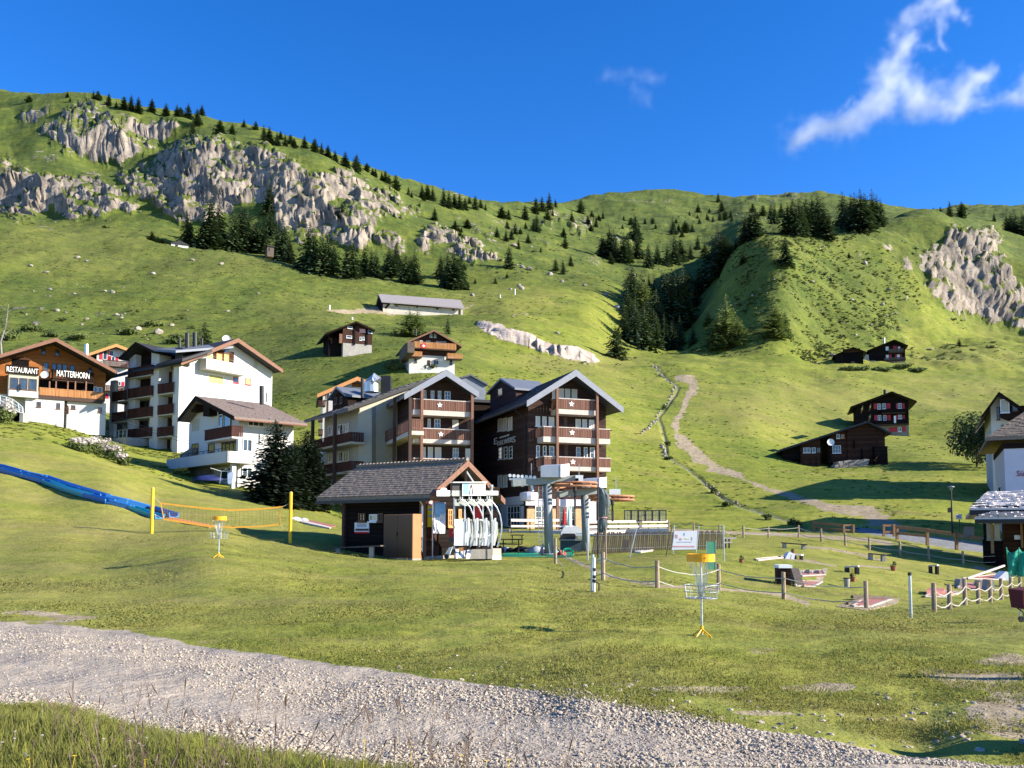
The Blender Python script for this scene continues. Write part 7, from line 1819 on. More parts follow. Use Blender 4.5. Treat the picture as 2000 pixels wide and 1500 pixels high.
# control box and covered cart between the masts
t = thing('control_cabinet', 'dark blue grey control cabinet between the two lift masts', 'cabinet', P(1115, 1078, 45.5))
MB().hexa([P(x, 1080, Y) for x, Y in ((1094, 45), (1139, 45), (1139, 46.2), (1094, 46.2))], [P(x, 1056, Y) for x, Y in ((1094, 45), (1139, 45), (1139, 46.2), (1094, 46.2))]).obj('body', mat('slate_blue_steel', (.06, .085, .10), .5, .15), t)
MB().hexa([P(x, 1056, Y) for x, Y in ((1092, 44.8), (1141, 44.8), (1141, 46.3), (1092, 46.3))], [P(x, 1053, Y) for x, Y in ((1092, 44.8), (1141, 44.8), (1141, 46.3), (1092, 46.3))]).obj('lid', SHEET, t)
t = thing('tarped_cart', 'white covered cart with black side in front of the hotel terrace', 'cart', P(1115, 1053, 47))
pts = [(1096, 1048), (1096, 1040), (1102, 1029), (1128, 1027), (1137, 1036), (1139, 1048)]
plate(pts, 47.5, 1.2).obj('cover', WHITEP, t)
plate([(1092, 1053), (1100, 1042), (1122, 1042), (1130, 1053)], 46.9, .5).obj('skirt', DARKM, t)
for k in range(3): MB().bar(P(1124, 1043 + k * 4, 46.8), P(1140, 1042 + k * 4.5, 46.8), .06).obj('side_slat', GALV, t)
# groundsheet with deflated toys
gs = [(978, 1087), (990, 1077), (1060, 1074), (1120, 1078), (1118, 1088), (1075, 1089)]
t = tag(slab(gs, .03, None).obj('groundsheet', GREENT), 'green groundsheet spread on the grass below the left mast', 'groundsheet')
heap('inflatable', 'deflated black inflatable lying on the green groundsheet', 'inflatable', 1018, 1079, [('fabric', LEATHER, (0, 0), (.55, .4), .3), ('fabric', DARKM, (-.55, .1), (.3, .3), .22)])
heap('inflatable', 'deflated white and pink inflatable heap by the foot of the left mast', 'inflatable', 1053, 1081, [('fabric', PRINTG, (-.1, .15), (.55, .4), .36), ('fabric', mat('pink_red_vinyl', (.55, .12, .16), .5, .2), (.3, -.1), (.4, .3), .22), ('fabric', PRINTW, (.15, .2), (.3, .3), .38)])
heap('inflatable', 'small white and black bundle at the left end of the groundsheet', 'inflatable', 988, 1078, [('fabric', PRINTW, (0, 0), (.3, .25), .25), ('fabric', LEATHER, (-.28, .05), (.18, .2), .3)])
heap('inflatable', 'turquoise vinyl heap right of the left mast foot', 'inflatable', 1082, 1084, [('fabric', mat('turquoise_vinyl', (.12, .50, .50), .5, .15), (0, 0), (.3, .25), .24)])
heap('inflatable', 'red deflated inflatable beside the green coil', 'inflatable', 1096, 1085, [('fabric', FLAGR, (0, 0), (.26, .25), .24)])
t = thing('hose_coil', 'coil of bright green hose beside the fence post', 'hose', ghit(1109, 1088, 20))
c = ghit(1109, 1087, 20) + Vector((0, 0, .17))
MB().tube([c + Vector((.26 * math.cos(k * .35), .12 * math.sin(k * .35) + .004 * k, .2 * math.sin(k * .35))) for k in range(40)], .045, 7).obj('hose', mat('green_hose', (.02, .42, .20), .4, .1), t)
# picnic tables
def picnic(px, py, Y, w, label):
 g = P(px, py, Y)
 t = thing('picnic_table', label, 'table', g, 'small dark picnic tables')
 MB().box(g.x - w / 2, g.x + w / 2, g.y - .35, g.y + .35, g.z + .64, g.z + .7).obj('tabletop', BEAM, t)
 for s in (-.6, .6): MB().box(g.x - w / 2, g.x + w / 2, g.y + s - .13, g.y + s + .13, g.z + .4, g.z + .44).obj('seat', BEAM, t)
 for s in (-1, 1):
  MB().bar(g + Vector((s * w * .36, -.6, 0)), g + Vector((s * w * .36, .25, .66)), .06).obj('leg', DARKM, t)
  MB().bar(g + Vector((s * w * .36, .6, 0)), g + Vector((s * w * .36, -.25, .66)), .06).obj('leg', DARKM, t)
picnic(998, 1079, 45, 1.1, 'dark picnic table on the grass right of the hut'); picnic(1010, 1067, 52, .8, 'dark picnic table nearer the white terrace fence')
# --- hotel terrace: platform, white plank fence, screens
t = thing('terrace', 'pale stone terrace platform in front of the hotel ground floor', 'terrace', P(1045, 1052, 70))
MB().hexa([P(999, 1058, 69), P(1094, 1056, 66), P(1305, 1042, 62), P(1305, 1042, 70), P(1190, 1050, 78), P(975, 1060, 79)],
   [P(999, 1037, 69), P(1094, 1036, 66), P(1305, 1032, 62), P(1305, 1031, 70), P(1190, 1035, 78), P(975, 1037, 79)]).obj('platform', mat('pale_terrace_stone', (.58, .51, .46), .9, .15, 1.5), t)
def plank_fence(label, pts, Ys, rails, step, ph):
 t = thing('plank_fence', label, 'fence', P(pts[0][0], pts[0][1], Ys[0]), 'white plank fences of the terrace')
 n = len(pts)
 for i in range(n - 1):
  a, b = P(*pts[i], Ys[i]), P(*pts[i + 1], Ys[i + 1])
  for h, w in rails:
   MB().bar(a + Vector((0, -.05, h)), b + Vector((0, -.05, h)), .05, w).obj('plank', PALEW, t)
  k = max(1, round((b - a).length / step))
  for j in range(k + (i == n - 2)):
   p = a.lerp(b, j / k); MB().box(p.x - .05, p.x + .05, p.y, p.y + .1, p.z - .2, p.z + ph).obj('post', SLAT, t)
plank_fence('white plank fence before the hotel windows', [(998, 1038), (1035, 1038), (1092, 1037)], [66, 67, 69], [(.85, .2), (.4, .16)], 1.5, 1.0)
plank_fence('long white plank fence right of the lift masts', [(1150, 1037), (1188, 1036), (1304, 1034)], [61.5, 62.5, 66], [(.62, .2), (.28, .2), (-.1, .25)], 1.0, .75)
plank_fence('short white plank fence beside the picnic tables', [(975, 1041), (996, 1041)], [70, 69], [(.2, .2)], 1.0, .4)
t = thing('wind_screen', 'black framed glass wind screen of six panes on the terrace', 'wind screen', P(1260, 1018, 64))
for i in range(6):
 x0, x1 = 1219 + i * 13.8, 1219 + (i + 1) * 13.8
 fr = MB()
 for r in ((x0, 996, x0 + 1.6, 1018), (x1 - 1.6, 996, x1, 1018), (x0 + 1.6, 996, x1 - 1.6, 997.6), (x0 + 1.6, 1016.4, x1 - 1.6, 1018)):
  plate([(r[0], r[3]), (r[2], r[3]), (r[2], r[1]), (r[0], r[1])], 64, .06, fr)
 fo = fr.obj('screen_frame', DARKM, t)
 plate([(x0 + 1.6, 1016.4), (x1 - 1.6, 1016.4), (x1 - 1.6, 997.6), (x0 + 1.6, 997.6)], 64.02, .02).obj('pane', CLEAR, fo)
 mu = MB(); xm = (x0 + x1) / 2
 plate([(xm - .2, 1016.4), (xm + .2, 1016.4), (xm + .2, 997.6), (xm - .2, 997.6)], 63.99, .02, mu); plate([(x0 + 1.6, 1006.4), (x1 - 1.6, 1006.4), (x1 - 1.6, 1006), (x0 + 1.6, 1006)], 63.98, .01, mu)
 mu.obj('muntin', DARKM, fo)
t = thing('wind_screen', 'brown framed wind screen end beside the tarpaulin', 'wind screen', P(1193, 1016, 64.5))
fr = MB()
for r in ((1186, 996, 1188, 1016), (1197, 996, 1199, 1016), (1188, 996, 1197, 997.5), (1188, 1014.5, 1197, 1016)): plate([(r[0], r[3]), (r[2], r[3]), (r[2], r[1]), (r[0], r[1])], 64.5, .06, fr)
fr.obj('screen_frame', BARGE, t); plate([(1188, 1014.5), (1197, 1014.5), (1197, 997.5), (1188, 997.5)], 64.52, .02).obj('pane', CLEAR, t)
for px, y0, y1, w, m, lb in ((1112, 986, 1027, 5, GREENT, 'closed green parasol on the hotel terrace'), (1102, 988, 1025, 4.5, REDF, 'closed dark red parasol on the hotel terrace')):
 t = thing('parasol', lb, 'parasol', P(px, 1036, 72))
 m = mat('sage_parasol_cloth', (.45, .60, .47), .8, .1) if m is GREENT else m
 k = 72 / F
 MB().tube([P(px, y1, 72), P(px, y1 - 14, 72), P(px, y0 + 8, 72), P(px, y0, 72)], [w * k, w * k * .8, w * k * .4, .03], 10).obj('canopy', m, t)
 MB().tube([P(px, 1036, 72), P(px, y1, 72)], .04, 6).obj('pole', GALV, t)
# --- snow fence of split pales, its poles and the white board
t = thing('paling_fence', 'grey split pale snow fence in front of the terrace', 'fence', P(1290, 1075, 42))
pal = []
r3 = random.Random(21)
for i in range(64):
 s = i / 63; px = 1157 + 256 * s
 Y = 41.2 + 2.6 * s; yb = 1078.5 - 9 * s + r3.uniform(-.6, .6); yt = 1040.5 - 3.5 * s + r3.uniform(-1.5, 1.5)
 a, b = P(px, yb, Y), P(px + (5.5 * (1 - s)) + r3.uniform(-.8, .8), yt, Y + .05)
 MB().bar(a - Vector((0, 0, .06)), b, .078, .022, up=Vector((0, 1, 0))).obj('pale', SLAT, t)
for h in (.15, .85):
 w = MB()
 pts = [P(1157 + 256 * s / 12, (1078.5 - 9 * s / 12) * (1 - h) + (1040.5 - 3.5 * s / 12) * h, 41.15 + 2.6 * s / 12) for s in range(13)]
 w.tube(pts, .008, 4).obj('wire', GALV, t)
plate([(1215, 1074), (1228, 1073), (1228.5, 1054), (1216, 1053)], 42.3, .03).obj('blue_panel', mat('faded_navy_board', (.03, .06, .14), .6, .15), t)
t = thing('notice_board', 'white printed board tied to poles before the snow fence', 'sign', P(1338, 1073, 39.6))
plate([(1312, 1074), (1360, 1073), (1362.5, 1036.5), (1318, 1037)], 39.6, .03).obj('board', PRINTW, t)
for (x0, y0, x1, y1), m in (((1320, 1044, 1324, 1051), PRINTR), ((1328, 1051, 1332, 1055), PRINTR), ((1336, 1041, 1338, 1046), PRINTB), ((1351, 1049, 1352.5, 1055), PRINTG), ((1338, 1051, 1347, 1053), PRINTY), ((1322, 1058, 1352, 1059), PRINTG), ((1315, 1066, 1357, 1068.5), PRINTR)):
 plate([(x0, y1), (x1, y1), (x1, y0), (x0, y0)], 39.592, .008).obj('print_mark', m, t)
for i, (x0, y0, x1, y1, Y) in enumerate(((1243.5, 1031, 1228, 1096, 38.5), (1313, 1028, 1299, 1096, 38.3), (1365, 1027, 1359.5, 1079, 40), (1413, 1024, 1414.5, 1097, 37.6), (1317, 1025, 1314, 1082, 40.5))):
 lbs = ['slanting grey pole left of the white board', 'slanting thin pole crossing the left edge of the white board', 'upright pole at the right edge of the white board', 'straight grey pole at the right end of the snow fence', 'pale upright stake behind the white board']
 tag(MB().tube([P(x1, y1, Y), P(x0, y0, Y + .1)], .026, 7).obj('pole', GALV if i != 1 else SLAT), lbs[i], 'pole', 'poles along the snow fence')
for lb, pts, m, Y in (('white plastic lid lying on the grass before the snow fence', [(1239, 1079), (1247, 1075), (1256, 1077), (1252, 1080)], WHITEP, 0), ('white bench plank lying on the grass before the snow fence', [(1249, 1077), (1274, 1074), (1276, 1077), (1251, 1080)], PALEW, 0)):
 tag(slab(pts, .07).obj('plank', m), lb, 'plank')
t = thing('picnic_bench', 'pale picnic bench at the right end of the snow fence', 'bench', P(1421, 1066, 47))
MB().bar(P(1410, 1052, 47), P(1437, 1051, 47), .3, .09).obj('seat', PALEW, t); MB().bar(P(1412, 1060, 46.4), P(1430, 1059, 46.4), .25, .06).obj('seat', PALEW, t)
for x in (1417, 1424): MB().bar(P(x, 1070, 46.6), P(x, 1053, 46.8), .1).obj('leg', SLAT, t)
t = thing('net_panel', 'pale green net panel standing behind the near basket', 'net', P(1388, 1112, 34))
plate([(1380, 1112), (1398, 1112), (1398.5, 1058), (1380, 1058)], 33.5, .02).obj('net', GNET2, t)
for x in (1380, 1398): MB().tube([P(x, 1114, 33.5), P(x, 1056, 33.5)], .012, 5).obj('stake', GALV, t)
# --- rope fences
def rope_fence(label, posts, rope, levels, sag, hw=.065, pm=None, cap=False, rr=.016, group='rope fences'):
 gs_ = []
 for px, y0, y1 in posts:
  g = ghit(px, y1, 18, 75); gs_.append((g, (y1 - y0) * g.y / F))
 t = thing('rope_fence', label, 'fence', gs_[0][0], group)
 for g, h in gs_:
  MB().tube([g - Vector((0, 0, .3)), g + Vector((0, 0, h))], [hw * 1.08, hw * .96], 9).obj('post', pm or POSTW, t)
 for lv in levels:
  for (a, ha), (b, hb) in zip(gs_[:-1], gs_[1:]):
   p, q = a + Vector((0, -hw, ha * lv)), b + Vector((0, -hw, hb * lv))
   L = (q - p).length
   pts = [p.lerp(q, i / 10) - Vector((0, 0, sag * L * 4 * (i / 10) * (1 - i / 10) * random.uniform(.85, 1.15))) for i in range(11)]
   MB().tube(pts, rr, 6).obj('rope', rope, t)
 return t
rope_fence('near rope fence of six split posts round the mini golf', [(1085, 1052, 1101), (1178, 1079, 1134), (1284, 1094, 1147), (1404, 1101, 1151), (1531, 1119, 1172), (1692, 1135, 1189)], ROPEG, (.78, .26), .045)
rope_fence('row of close set posts with bright white ropes at the right', [(1825, 1140, 1196), (1855, 1141, 1190), (1885, 1132, 1183), (1911, 1137, 1180), (1935, 1134, 1177), (1956, 1131, 1172), (1975, 1129, 1168.5), (1993, 1127, 1164)], ROPE, (.72, .28), .06, .07, None, False, .019)
rope_fence('far rope fence with thin posts beyond the mini golf', [(1306, 1016, 1034), (1355, 1021, 1037), (1405, 1025, 1040), (1452, 1026, 1050), (1501, 1027, 1049.5), (1560, 1026, 1050), (1604, 1032, 1058), (1651, 1040, 1066), (1698, 1050, 1075), (1758, 1058, 1085), (1814, 1066, 1093), (1881, 1077, 1103), (1944, 1081, 1106)], ROPEG, (.8, .35), .03, .07, None, False, .02)
g = ghit(1779.5, 1210, 12, 40)
t = thing('pole', 'galvanised pole with black cap at the corner of the rope fence', 'pole', g)
h = (1210 - 1124) * g.y / F
MB().tube([g - Vector((0, 0, .2)), g + Vector((0, 0, h))], .036, 10).obj('tube', GALV, t); MB().tube([g + Vector((0, 0, h * .96)), g + Vector((0, 0, h * 1.03))], .042, 10).obj('cap', DARKM, t)
# snow-making hydrant by the fence
g = ghit(1161, 1156, 18, 40)
t = thing('snow_hydrant', 'grey snow making hydrant with black fittings by the rope fence', 'hydrant', g)
k = g.y / F
MB().tube([g + Vector((-4 * k, .1, -.1)), g + Vector((-2 * k, .1, 72 * k))], .042, 8).obj('guard_pipe', GALV, t)
MB().tube([g, g + Vector((0, 0, 66 * k))], .03, 8).obj('riser', WHITEP, t)
for z, r in ((18, .055), (26, .045), (40, .04)): MB().tube([g + Vector((0, -.02, z * k)), g + Vector((0, -.02, (z + 6) * k))], r, 9).obj('valve', DARKM, t)
MB().tube([g + Vector((2 * k, 0, 20 * k)), g + Vector((9 * k, 0, 16 * k)), g + Vector((9 * k, 0, 2 * k))], .022, 6).obj('hose', LEATHER, t)
tag(heap('marker', 'pale bag hung on the fence post behind the snow hydrant', 'bag', 1176, 1097, [('cloth', PRINTW, (0, 0), (.12, .1), .35)], 36), None, None)
# --- mini golf
def lane(label, felt, border, w=.07):
 t = thing('mini_golf_lane', label, 'mini golf lane', ghit(*felt[0], 20), 'mini golf lanes')
 slab(felt, .05).obj('felt', FELT, t)
 G = [ghit(x, y, 20) + Vector((0, 0, .045)) for x, y in felt]
 for a, b in zip(G, G[1:] + G[:1]): MB().bar(a, b, w, .06).obj('border', border, t)
 return t
t = lane('mini golf lane with white ramp and loop at the far left', [(1476, 1093), (1530, 1088), (1532, 1090.5), (1480, 1096)], PALEW)
for a in ([(1533, 1092), (1541, 1078), (1546, 1078), (1543, 1092)], [(1544, 1093), (1548, 1080), (1553, 1082), (1551, 1093)]): plate(a, ghit(1540, 1092).y, .5).obj('ramp', WHITEP, t)
t = lane('mini golf lane with curved white walls beside the brown cabinet', [(1566, 1127), (1612, 1124), (1606, 1116), (1562, 1118)], CONC)
for c, r in ((1574, 7), (1592, 8)):
 g = ghit(c, 1122, 20); k = g.y / F; b = MB()
 for q in range(9):
  a0, a1 = math.pi * q / 9, math.pi * (q + 1) / 9
  p = lambda a, rr: g + Vector((rr * k * math.cos(a), rr * k * .6 * math.sin(a) - .05, 0))
  b.hexa([p(a0, r), p(a1, r), p(a1, r - 1.4), p(a0, r - 1.4)], [x + Vector((0, 0, 9 * k)) for x in (p(a0, r), p(a1, r), p(a1, r - 1.4), p(a0, r - 1.4))])
 b.obj('curved_wall', CONC, t)
t = lane('mini golf lane with grey ramp in front of the brown cabinet', [(1553, 1146), (1588, 1147), (1606, 1138), (1562, 1137)], CONC)
b = MB(); p0, p1 = ghit(1548, 1130, 20), ghit(1558, 1146, 20)
b.hexa([p0 + Vector((-.05, 0, 0)), p0 + Vector((.25, 0, 0)), p1 + Vector((.25, 0, 0)), p1 + Vector((-.05, 0, 0))], [p0 + Vector((-.05, 0, .4)), p0 + Vector((.25, 0, .4)), p1 + Vector((.25, 0, .05)), p1 + Vector((-.05, 0, .05))]).obj('ramp', SLAT, t)
t = lane('nearest mini golf lane with red felt and grey beams behind the post', [(1664, 1186), (1700, 1187), (1742, 1172), (1690, 1170)], CONC)
MB().bar(ghit(1664, 1173, 20) + Vector((0, 0, .12)), ghit(1742, 1174, 20) + Vector((0, 0, .12)), .1).obj('beam', SLAT, t); MB().bar(ghit(1655, 1183, 20) + Vector((0, 0, .1)), ghit(1700, 1170, 20) + Vector((0, 0, .1)), .08).obj('beam', SLAT, t)
slab([(1632, 1184), (1690, 1170), (1760, 1168), (1750, 1180), (1690, 1192)], .012, sink=.05).obj('gravel_bed', mat('sandy_bed', (.30, .235, .165), .95, .2, 4), t)
t = lane('mini golf lane with a red block by the close set posts', [(1806, 1167), (1846, 1168), (1878, 1158), (1830, 1156)], CONC)
slab([(1810, 1163), (1843, 1164), (1846, 1158), (1812, 1157)], .2).obj('block', FELT, t)
t = lane('mini golf lane with grey concrete humps behind the close set posts', [(1870, 1150), (1938, 1154), (1930, 1143), (1880, 1140)], CONC)
for x0, x1, y0, y1 in ((1873, 1890, 1131, 1147), (1912, 1926, 1134, 1148), (1928, 1944, 1132, 1156)):
 plate([(x0, y1), (x1, y1), (x1 - 3, y0), (x0 + 3, y0)], ghit((x0 + x1) / 2, y1, 20).y, .5).obj('hump', CONC, t)
t = lane('mini golf lane with white wedge next to the green net', [(1880, 1131), (1960, 1134), (1985, 1127), (1960, 1122)], PALEW)
plate([(1944, 1135), (1980, 1134), (1971, 1118), (1964, 1116)], ghit(1962, 1134, 20).y, .6).obj('wedge', WHITEP, t)
MB().bar(ghit(1890, 1134, 20) + Vector((0, 0, .1)), ghit(1962, 1124, 20) + Vector((0, 0, .55)), .09).obj('rail', PALEW, t)
def bench(label, x0, y0, x1, y1, foot, grp='mini golf benches', top=SLAT, legm=CONC):
 Y = ghit((x0 + x1) / 2, foot, 20).y
 a, b = P(x0, y0, Y), P(x1, y1, Y - .3)
 t = thing('bench', label, 'bench', (a + b) / 2 - Vector((0, 0, .45)), grp)
 MB().bar(a, b, .32, .07).obj('seat', top, t)
 for s in (.12, .86):
  p = a.lerp(b, s); w = min(.09, (b - a).length * .11); MB().box(p.x - w, p.x + w, p.y - .13, p.y + .13, p.z - .55, p.z - .035).obj('leg', legm, t)
bench('low wooden bench furthest back on the mini golf grass', 1526, 1060, 1576, 1064, 1071)
bench('low wooden bench beside the shaded far rope fence', 1696, 1081, 1729, 1084, 1095)
bench('small white topped stone table beside the white mini golf loop', 1550, 1083, 1567, 1084, 1092, 'white topped stone benches', PALEW, LEATHER)
bench('white topped short stone bench left of the plant pots', 1651, 1107, 1677, 1106, 1120, 'white topped stone benches', PALEW, LEATHER)
bench('white topped short stone bench nearest the kiosk', 1815, 1105, 1832, 1104, 1119, 'white topped stone benches', PALEW, LEATHER)
def pot(label, px, y0, y1):
 g = ghit(px, y1, 20); k = g.y / F; h = (y1 - y0) * k
 t = thing('flower_pot', label, 'flower pot', g, 'clay flower pots')
 MB().lathe([(.01, 0), (h * .33, 0), (h * .42, h * .62), (h * .47, h * .62), (h * .47, h * .72), (.38 * h, h * .70), (.01, h * .66)], g, 14).obj('pot', TERRA, t)
 leaf_clump(h * .5, h * .55, 60, h * .14, random.Random(px), g + Vector((0, 0, h * .9))).obj('plant', LEAFD, t, kind=None)
def leaf_clump(rx, rz, n, s, rr, c=Vector((0, 0, 0)), mb=None, up=0.3, hollow=.35):
 "n leaf-sized faces through an uneven rounded volume"
 mb = mb or MB()
 lobes = [(Vector((rr.uniform(-.55, .55), rr.uniform(-.55, .55), rr.uniform(-.4, .5))), rr.uniform(.35, .62)) for _ in range(9)]
 for _ in range(n):
  lc, lr = rr.choice(lobes)
  d = Vector((rr.gauss(0, 1), rr.gauss(0, 1), rr.gauss(0, 1))).normalized()
  p = lc + d * lr * (rr.random() ** hollow)
  p = Vector((p.x * rx, p.y * rx, p.z * rz)) + c
  nv = (d + Vector((rr.uniform(-.7, .7), rr.uniform(-.7, .7), rr.uniform(-.3, .9) + up))).normalized()
  a = nv.orthogonal().normalized(); b = nv.cross(a)
  th = rr.uniform(0, 6.28); a, b = a * math.cos(th) + b * math.sin(th), b * math.cos(th) - a * math.sin(th)
  z = s * rr.uniform(.6, 1.4)
  mb.add([p - a * z, p - b * z * .55 + nv * z * .12, p + a * z, p + b * z * .55 + nv * z * .12], [(0, 1, 2, 3)])
 return mb
pot('small clay pot with dark plant at the left of the mini golf', 1448, 1089, 1100); pot('clay pot with plant between the two white topped benches', 1745, 1102, 1115)
pot('clay pot with bushy plant behind the grey bin', 1666, 1124, 1137); pot('dark plant pot on top of the white loop table', 1549, 1073, 1082)
g = ghit(1654, 1146, 20); k = g.y / F
t = thing('litter_bin', 'pale grey tapered litter bin in front of a clay pot', 'bin', g)
MB().lathe([(.01, 0), (4.5 * k, 0), (6 * k, 17 * k), (5 * k, 17 * k), (.01, 16 * k)], g, 14).obj('body', CONC, t); MB().lathe([(6 * k, 17 * k), (6.4 * k, 17 * k), (6.4 * k, 18.5 * k), (5.4 * k, 18.5 * k)], g, 14).obj('rim', DARKM, t)
g = ghit(1534, 1144, 20); k = g.y / F
t = thing('club_cabinet', 'dark brown cabinet with white lid on the mini golf grass', 'cabinet', g)
MB().box(g.x - 12 * k, g.x + 12 * k, g.y, g.y + .5, g.z - .1, g.z + 33 * k).obj('body', VWOOD, t); MB().box(g.x - 13 * k, g.x + 13.5 * k, g.y - .05, g.y + .58, g.z + 33 * k, g.z + 39 * k).obj('lid', WHITEP, t)
MB().box(g.x - 10 * k, g.x - .01, g.y - .02, g.y, g.z + .02, g.z + 31 * k).obj('door', DWOOD, t); MB().box(g.x + .01, g.x + 10 * k, g.y - .02, g.y, g.z + .02, g.z + 31 * k).obj('door', DWOOD, t)
# green windbreak net at the right edge
def green_net():
 t = thing('windbreak_net', 'green windbreak net stretched on stakes before the kiosk', 'net', P(1985, 1128, 40))
 Y = 42.0
 top = [(1965.5, 1071), (1969, 1077), (1976, 1080), (1984, 1077), (1990, 1071.5), (1998, 1078), (2012, 1076), (2040, 1072)]
 b = MB(); vs_ = []; n = len(top)
 for i, (x, y) in enumerate(top):
  xb = 1973 + (x - 1965) * .9
  for j in range(7):
   s = j / 6; vs_.append(P(x + (xb - x) * s + 1.2 * math.sin(i * 2 + j), y + (1127 - y) * s, Y + .25 * math.sin(i * 1.7 + j * .8)))
 fs = [(i * 7 + j, i * 7 + j + 1, (i + 1) * 7 + j + 1, (i + 1) * 7 + j) for i in range(n - 1) for j in range(6)]
 o = b.add(vs_, fs).obj('net', GNET, t, smooth=True)
 mo = o.modifiers.new('thickness', 'SOLIDIFY'); mo.thickness = .015
 for x in (1965.5, 1990, 2015): MB().tube([P(x + (6 if x < 1970 else 0), 1130, Y + .05), P(x, 1069, Y + .05)], .022, 6).obj('stake', GREENT, t)
green_net()
# --- guard rails, gate, lamp, sign, box by the shaded road
def guard(label, posts, rails):
 t = thing('guard_rail', label, 'fence', P(posts[0][0], posts[0][2], posts[0][3]), 'brown timber guard rails')
 for px, y0, y1, Y in posts: MB().bar(P(px, y1, Y) - Vector((0, 0, .3)), P(px, y0, Y), .18).obj('post', GUARDW, t)
 for (a, b, Ya, Yb, w) in rails: MB().bar(P(*a, Ya), P(*b, Yb), .08, w).obj('rail', GUARDW, t)
guard('brown guard rail along the shaded road beside the kiosk', [(1752, 1026, 1050, 68), (1811, 1032, 1058, 65), (1868, 1040, 1066, 62)], [((1750, 1029), (1812, 1036), 68, 65, .26), ((1811, 1036), (1868, 1044), 65, 62, .26), ((1868, 1044), (1922, 1053), 62, 60, .26), ((1752, 1041), (1811, 1047), 68.1, 65.1, .2)])
guard('brown guard rail falling towards the gap in the far fence', [(1648, 1024, 1042, 74), (1590, 1018, 1034, 78)], [((1585, 1020), (1648, 1027), 78, 74, .22), ((1585, 1028), (1648, 1036), 78.1, 74.1, .18)])
def gate(label, x0, x1, y0, y1, Y):
 t = thing('timber_gate', label, 'gate', P((x0 + x1) / 2, y1, Y), 'short timber gates')
 for x in (x0, x1): MB().bar(P(x, y1, Y), P(x, y0, Y), .16).obj('post', GUARDW, t)
 for s in (.1, .62): MB().bar(P(x0, y0 + (y1 - y0) * s, Y), P(x1, y0 + (y1 - y0) * s, Y), .07, .16).obj('rail', GUARDW, t)
gate('short timber gate left of the path opening', 1648, 1667, 1024, 1042, 73.5); gate('short timber gate right of the path opening', 1726, 1746, 1024, 1048, 69)
t = thing('street_lamp', 'slim dark street lamp by the kiosk', 'street lamp', P(1859, 1040, 62))
MB().tube([P(1860, 1042, 62), P(1859, 1000, 62), P(1857.5, 957, 62)], [.075, .06, .045], 8).obj('pole', DARKM, t)
c = P(1857.5, 957, 62); MB().lathe([(.05, 0), (.16, .18), (.16, .2), (.05, .2)], c, 12).obj('lantern', CLEAR, t); MB().lathe([(.05, .2), (.24, .2), (.2, .26), (.02, .3)], c, 12).obj('lamp_hood', SHEET, t)
plate([(1852, 1001), (1858, 1001), (1858, 991), (1852, 992)], 61.9, .1).obj('sign_arm', DARKM, t)
t = thing('path_sign', 'small white panel sign on a post beside the street lamp', 'sign', P(1873, 1038, 61))
MB().tube([P(1874, 1040, 61), P(1873.5, 1005, 61)], .035, 6).obj('post', DARKM, t); plate([(1867.5, 1014), (1879, 1014), (1879, 1004), (1867.5, 1004)], 60.95, .04).obj('panel', PRINTW, t); plate([(1870, 1011), (1876, 1011), (1876, 1007.5), (1870, 1007.5)], 60.94, .01).obj('print_mark', PRINTG, t)
t = thing('utility_box', 'grey utility box on the verge beside the kiosk', 'utility box', P(1892, 1048, 61))
MB().hexa([P(x, 1050, Y) for x, Y in ((1882, 61), (1903, 61), (1903, 62), (1882, 62))], [P(x, 1028, Y) for x, Y in ((1882, 61), (1903, 61), (1903, 62), (1882, 62))]).obj('body', mat('grey_box_paint', (.30, .31, .34), .6, .08), t)
MB().hexa([P(x, 1028, Y) for x, Y in ((1880.5, 60.9), (1904.5, 60.9), (1904.5, 62.1), (1880.5, 62.1))], [P(x, 1026, Y) for x, Y in ((1880.5, 60.9), (1904.5, 60.9), (1904.5, 62.1), (1880.5, 62.1))]).obj('lid', SLAT, t)
# pushchair cut by the right edge
g = ghit(1996, 1213, 12, 40); k = g.y / F
t = thing('pushchair', 'dark red pushchair with small black wheels cut by the right edge', 'pushchair', g)
MB().hexa([g + Vector((x * k, y, 26 * k)) for x, y in ((-5, -.15), (20, -.15), (20, .3), (-4, .3))], [g + Vector((x * k, y, z * k)) for x, y, z in ((-7, -.2, 62), (20, -.2, 66), (20, .35, 66), (-6, .35, 62))]).obj('seat', mat('dark_red_canvas', (.10, .012, .02), .85, .2), t)
MB().hexa([g + Vector((x * k, -.17, z * k)) for x, z in ((1, 30), (20, 30), (20, 36), (1, 36))], [g + Vector((x * k, -.16, z * k)) for x, z in ((1, 30), (20, 30), (20, 36), (1, 36))]).obj('trim', REDF, t)
for x in (-6, 4, 18):
 c = g + Vector((x * k, -.12, 6 * k)); MB().tube([c, c + Vector((0, .05, 0))], 6 * k, 12).obj('wheel', LEATHER, t)
MB().tube([g + Vector((-14 * k, -.1, 28 * k)), g + Vector((-3 * k, -.1, 20 * k)), g + Vector((2 * k, -.1, 4 * k))], .012, 6).obj('handle', DARKM, t)
MB().tube([g + Vector((-6 * k, 0, 6 * k)), g + Vector((0, 0, 30 * k))], .014, 6).obj('frame', GALV, t)
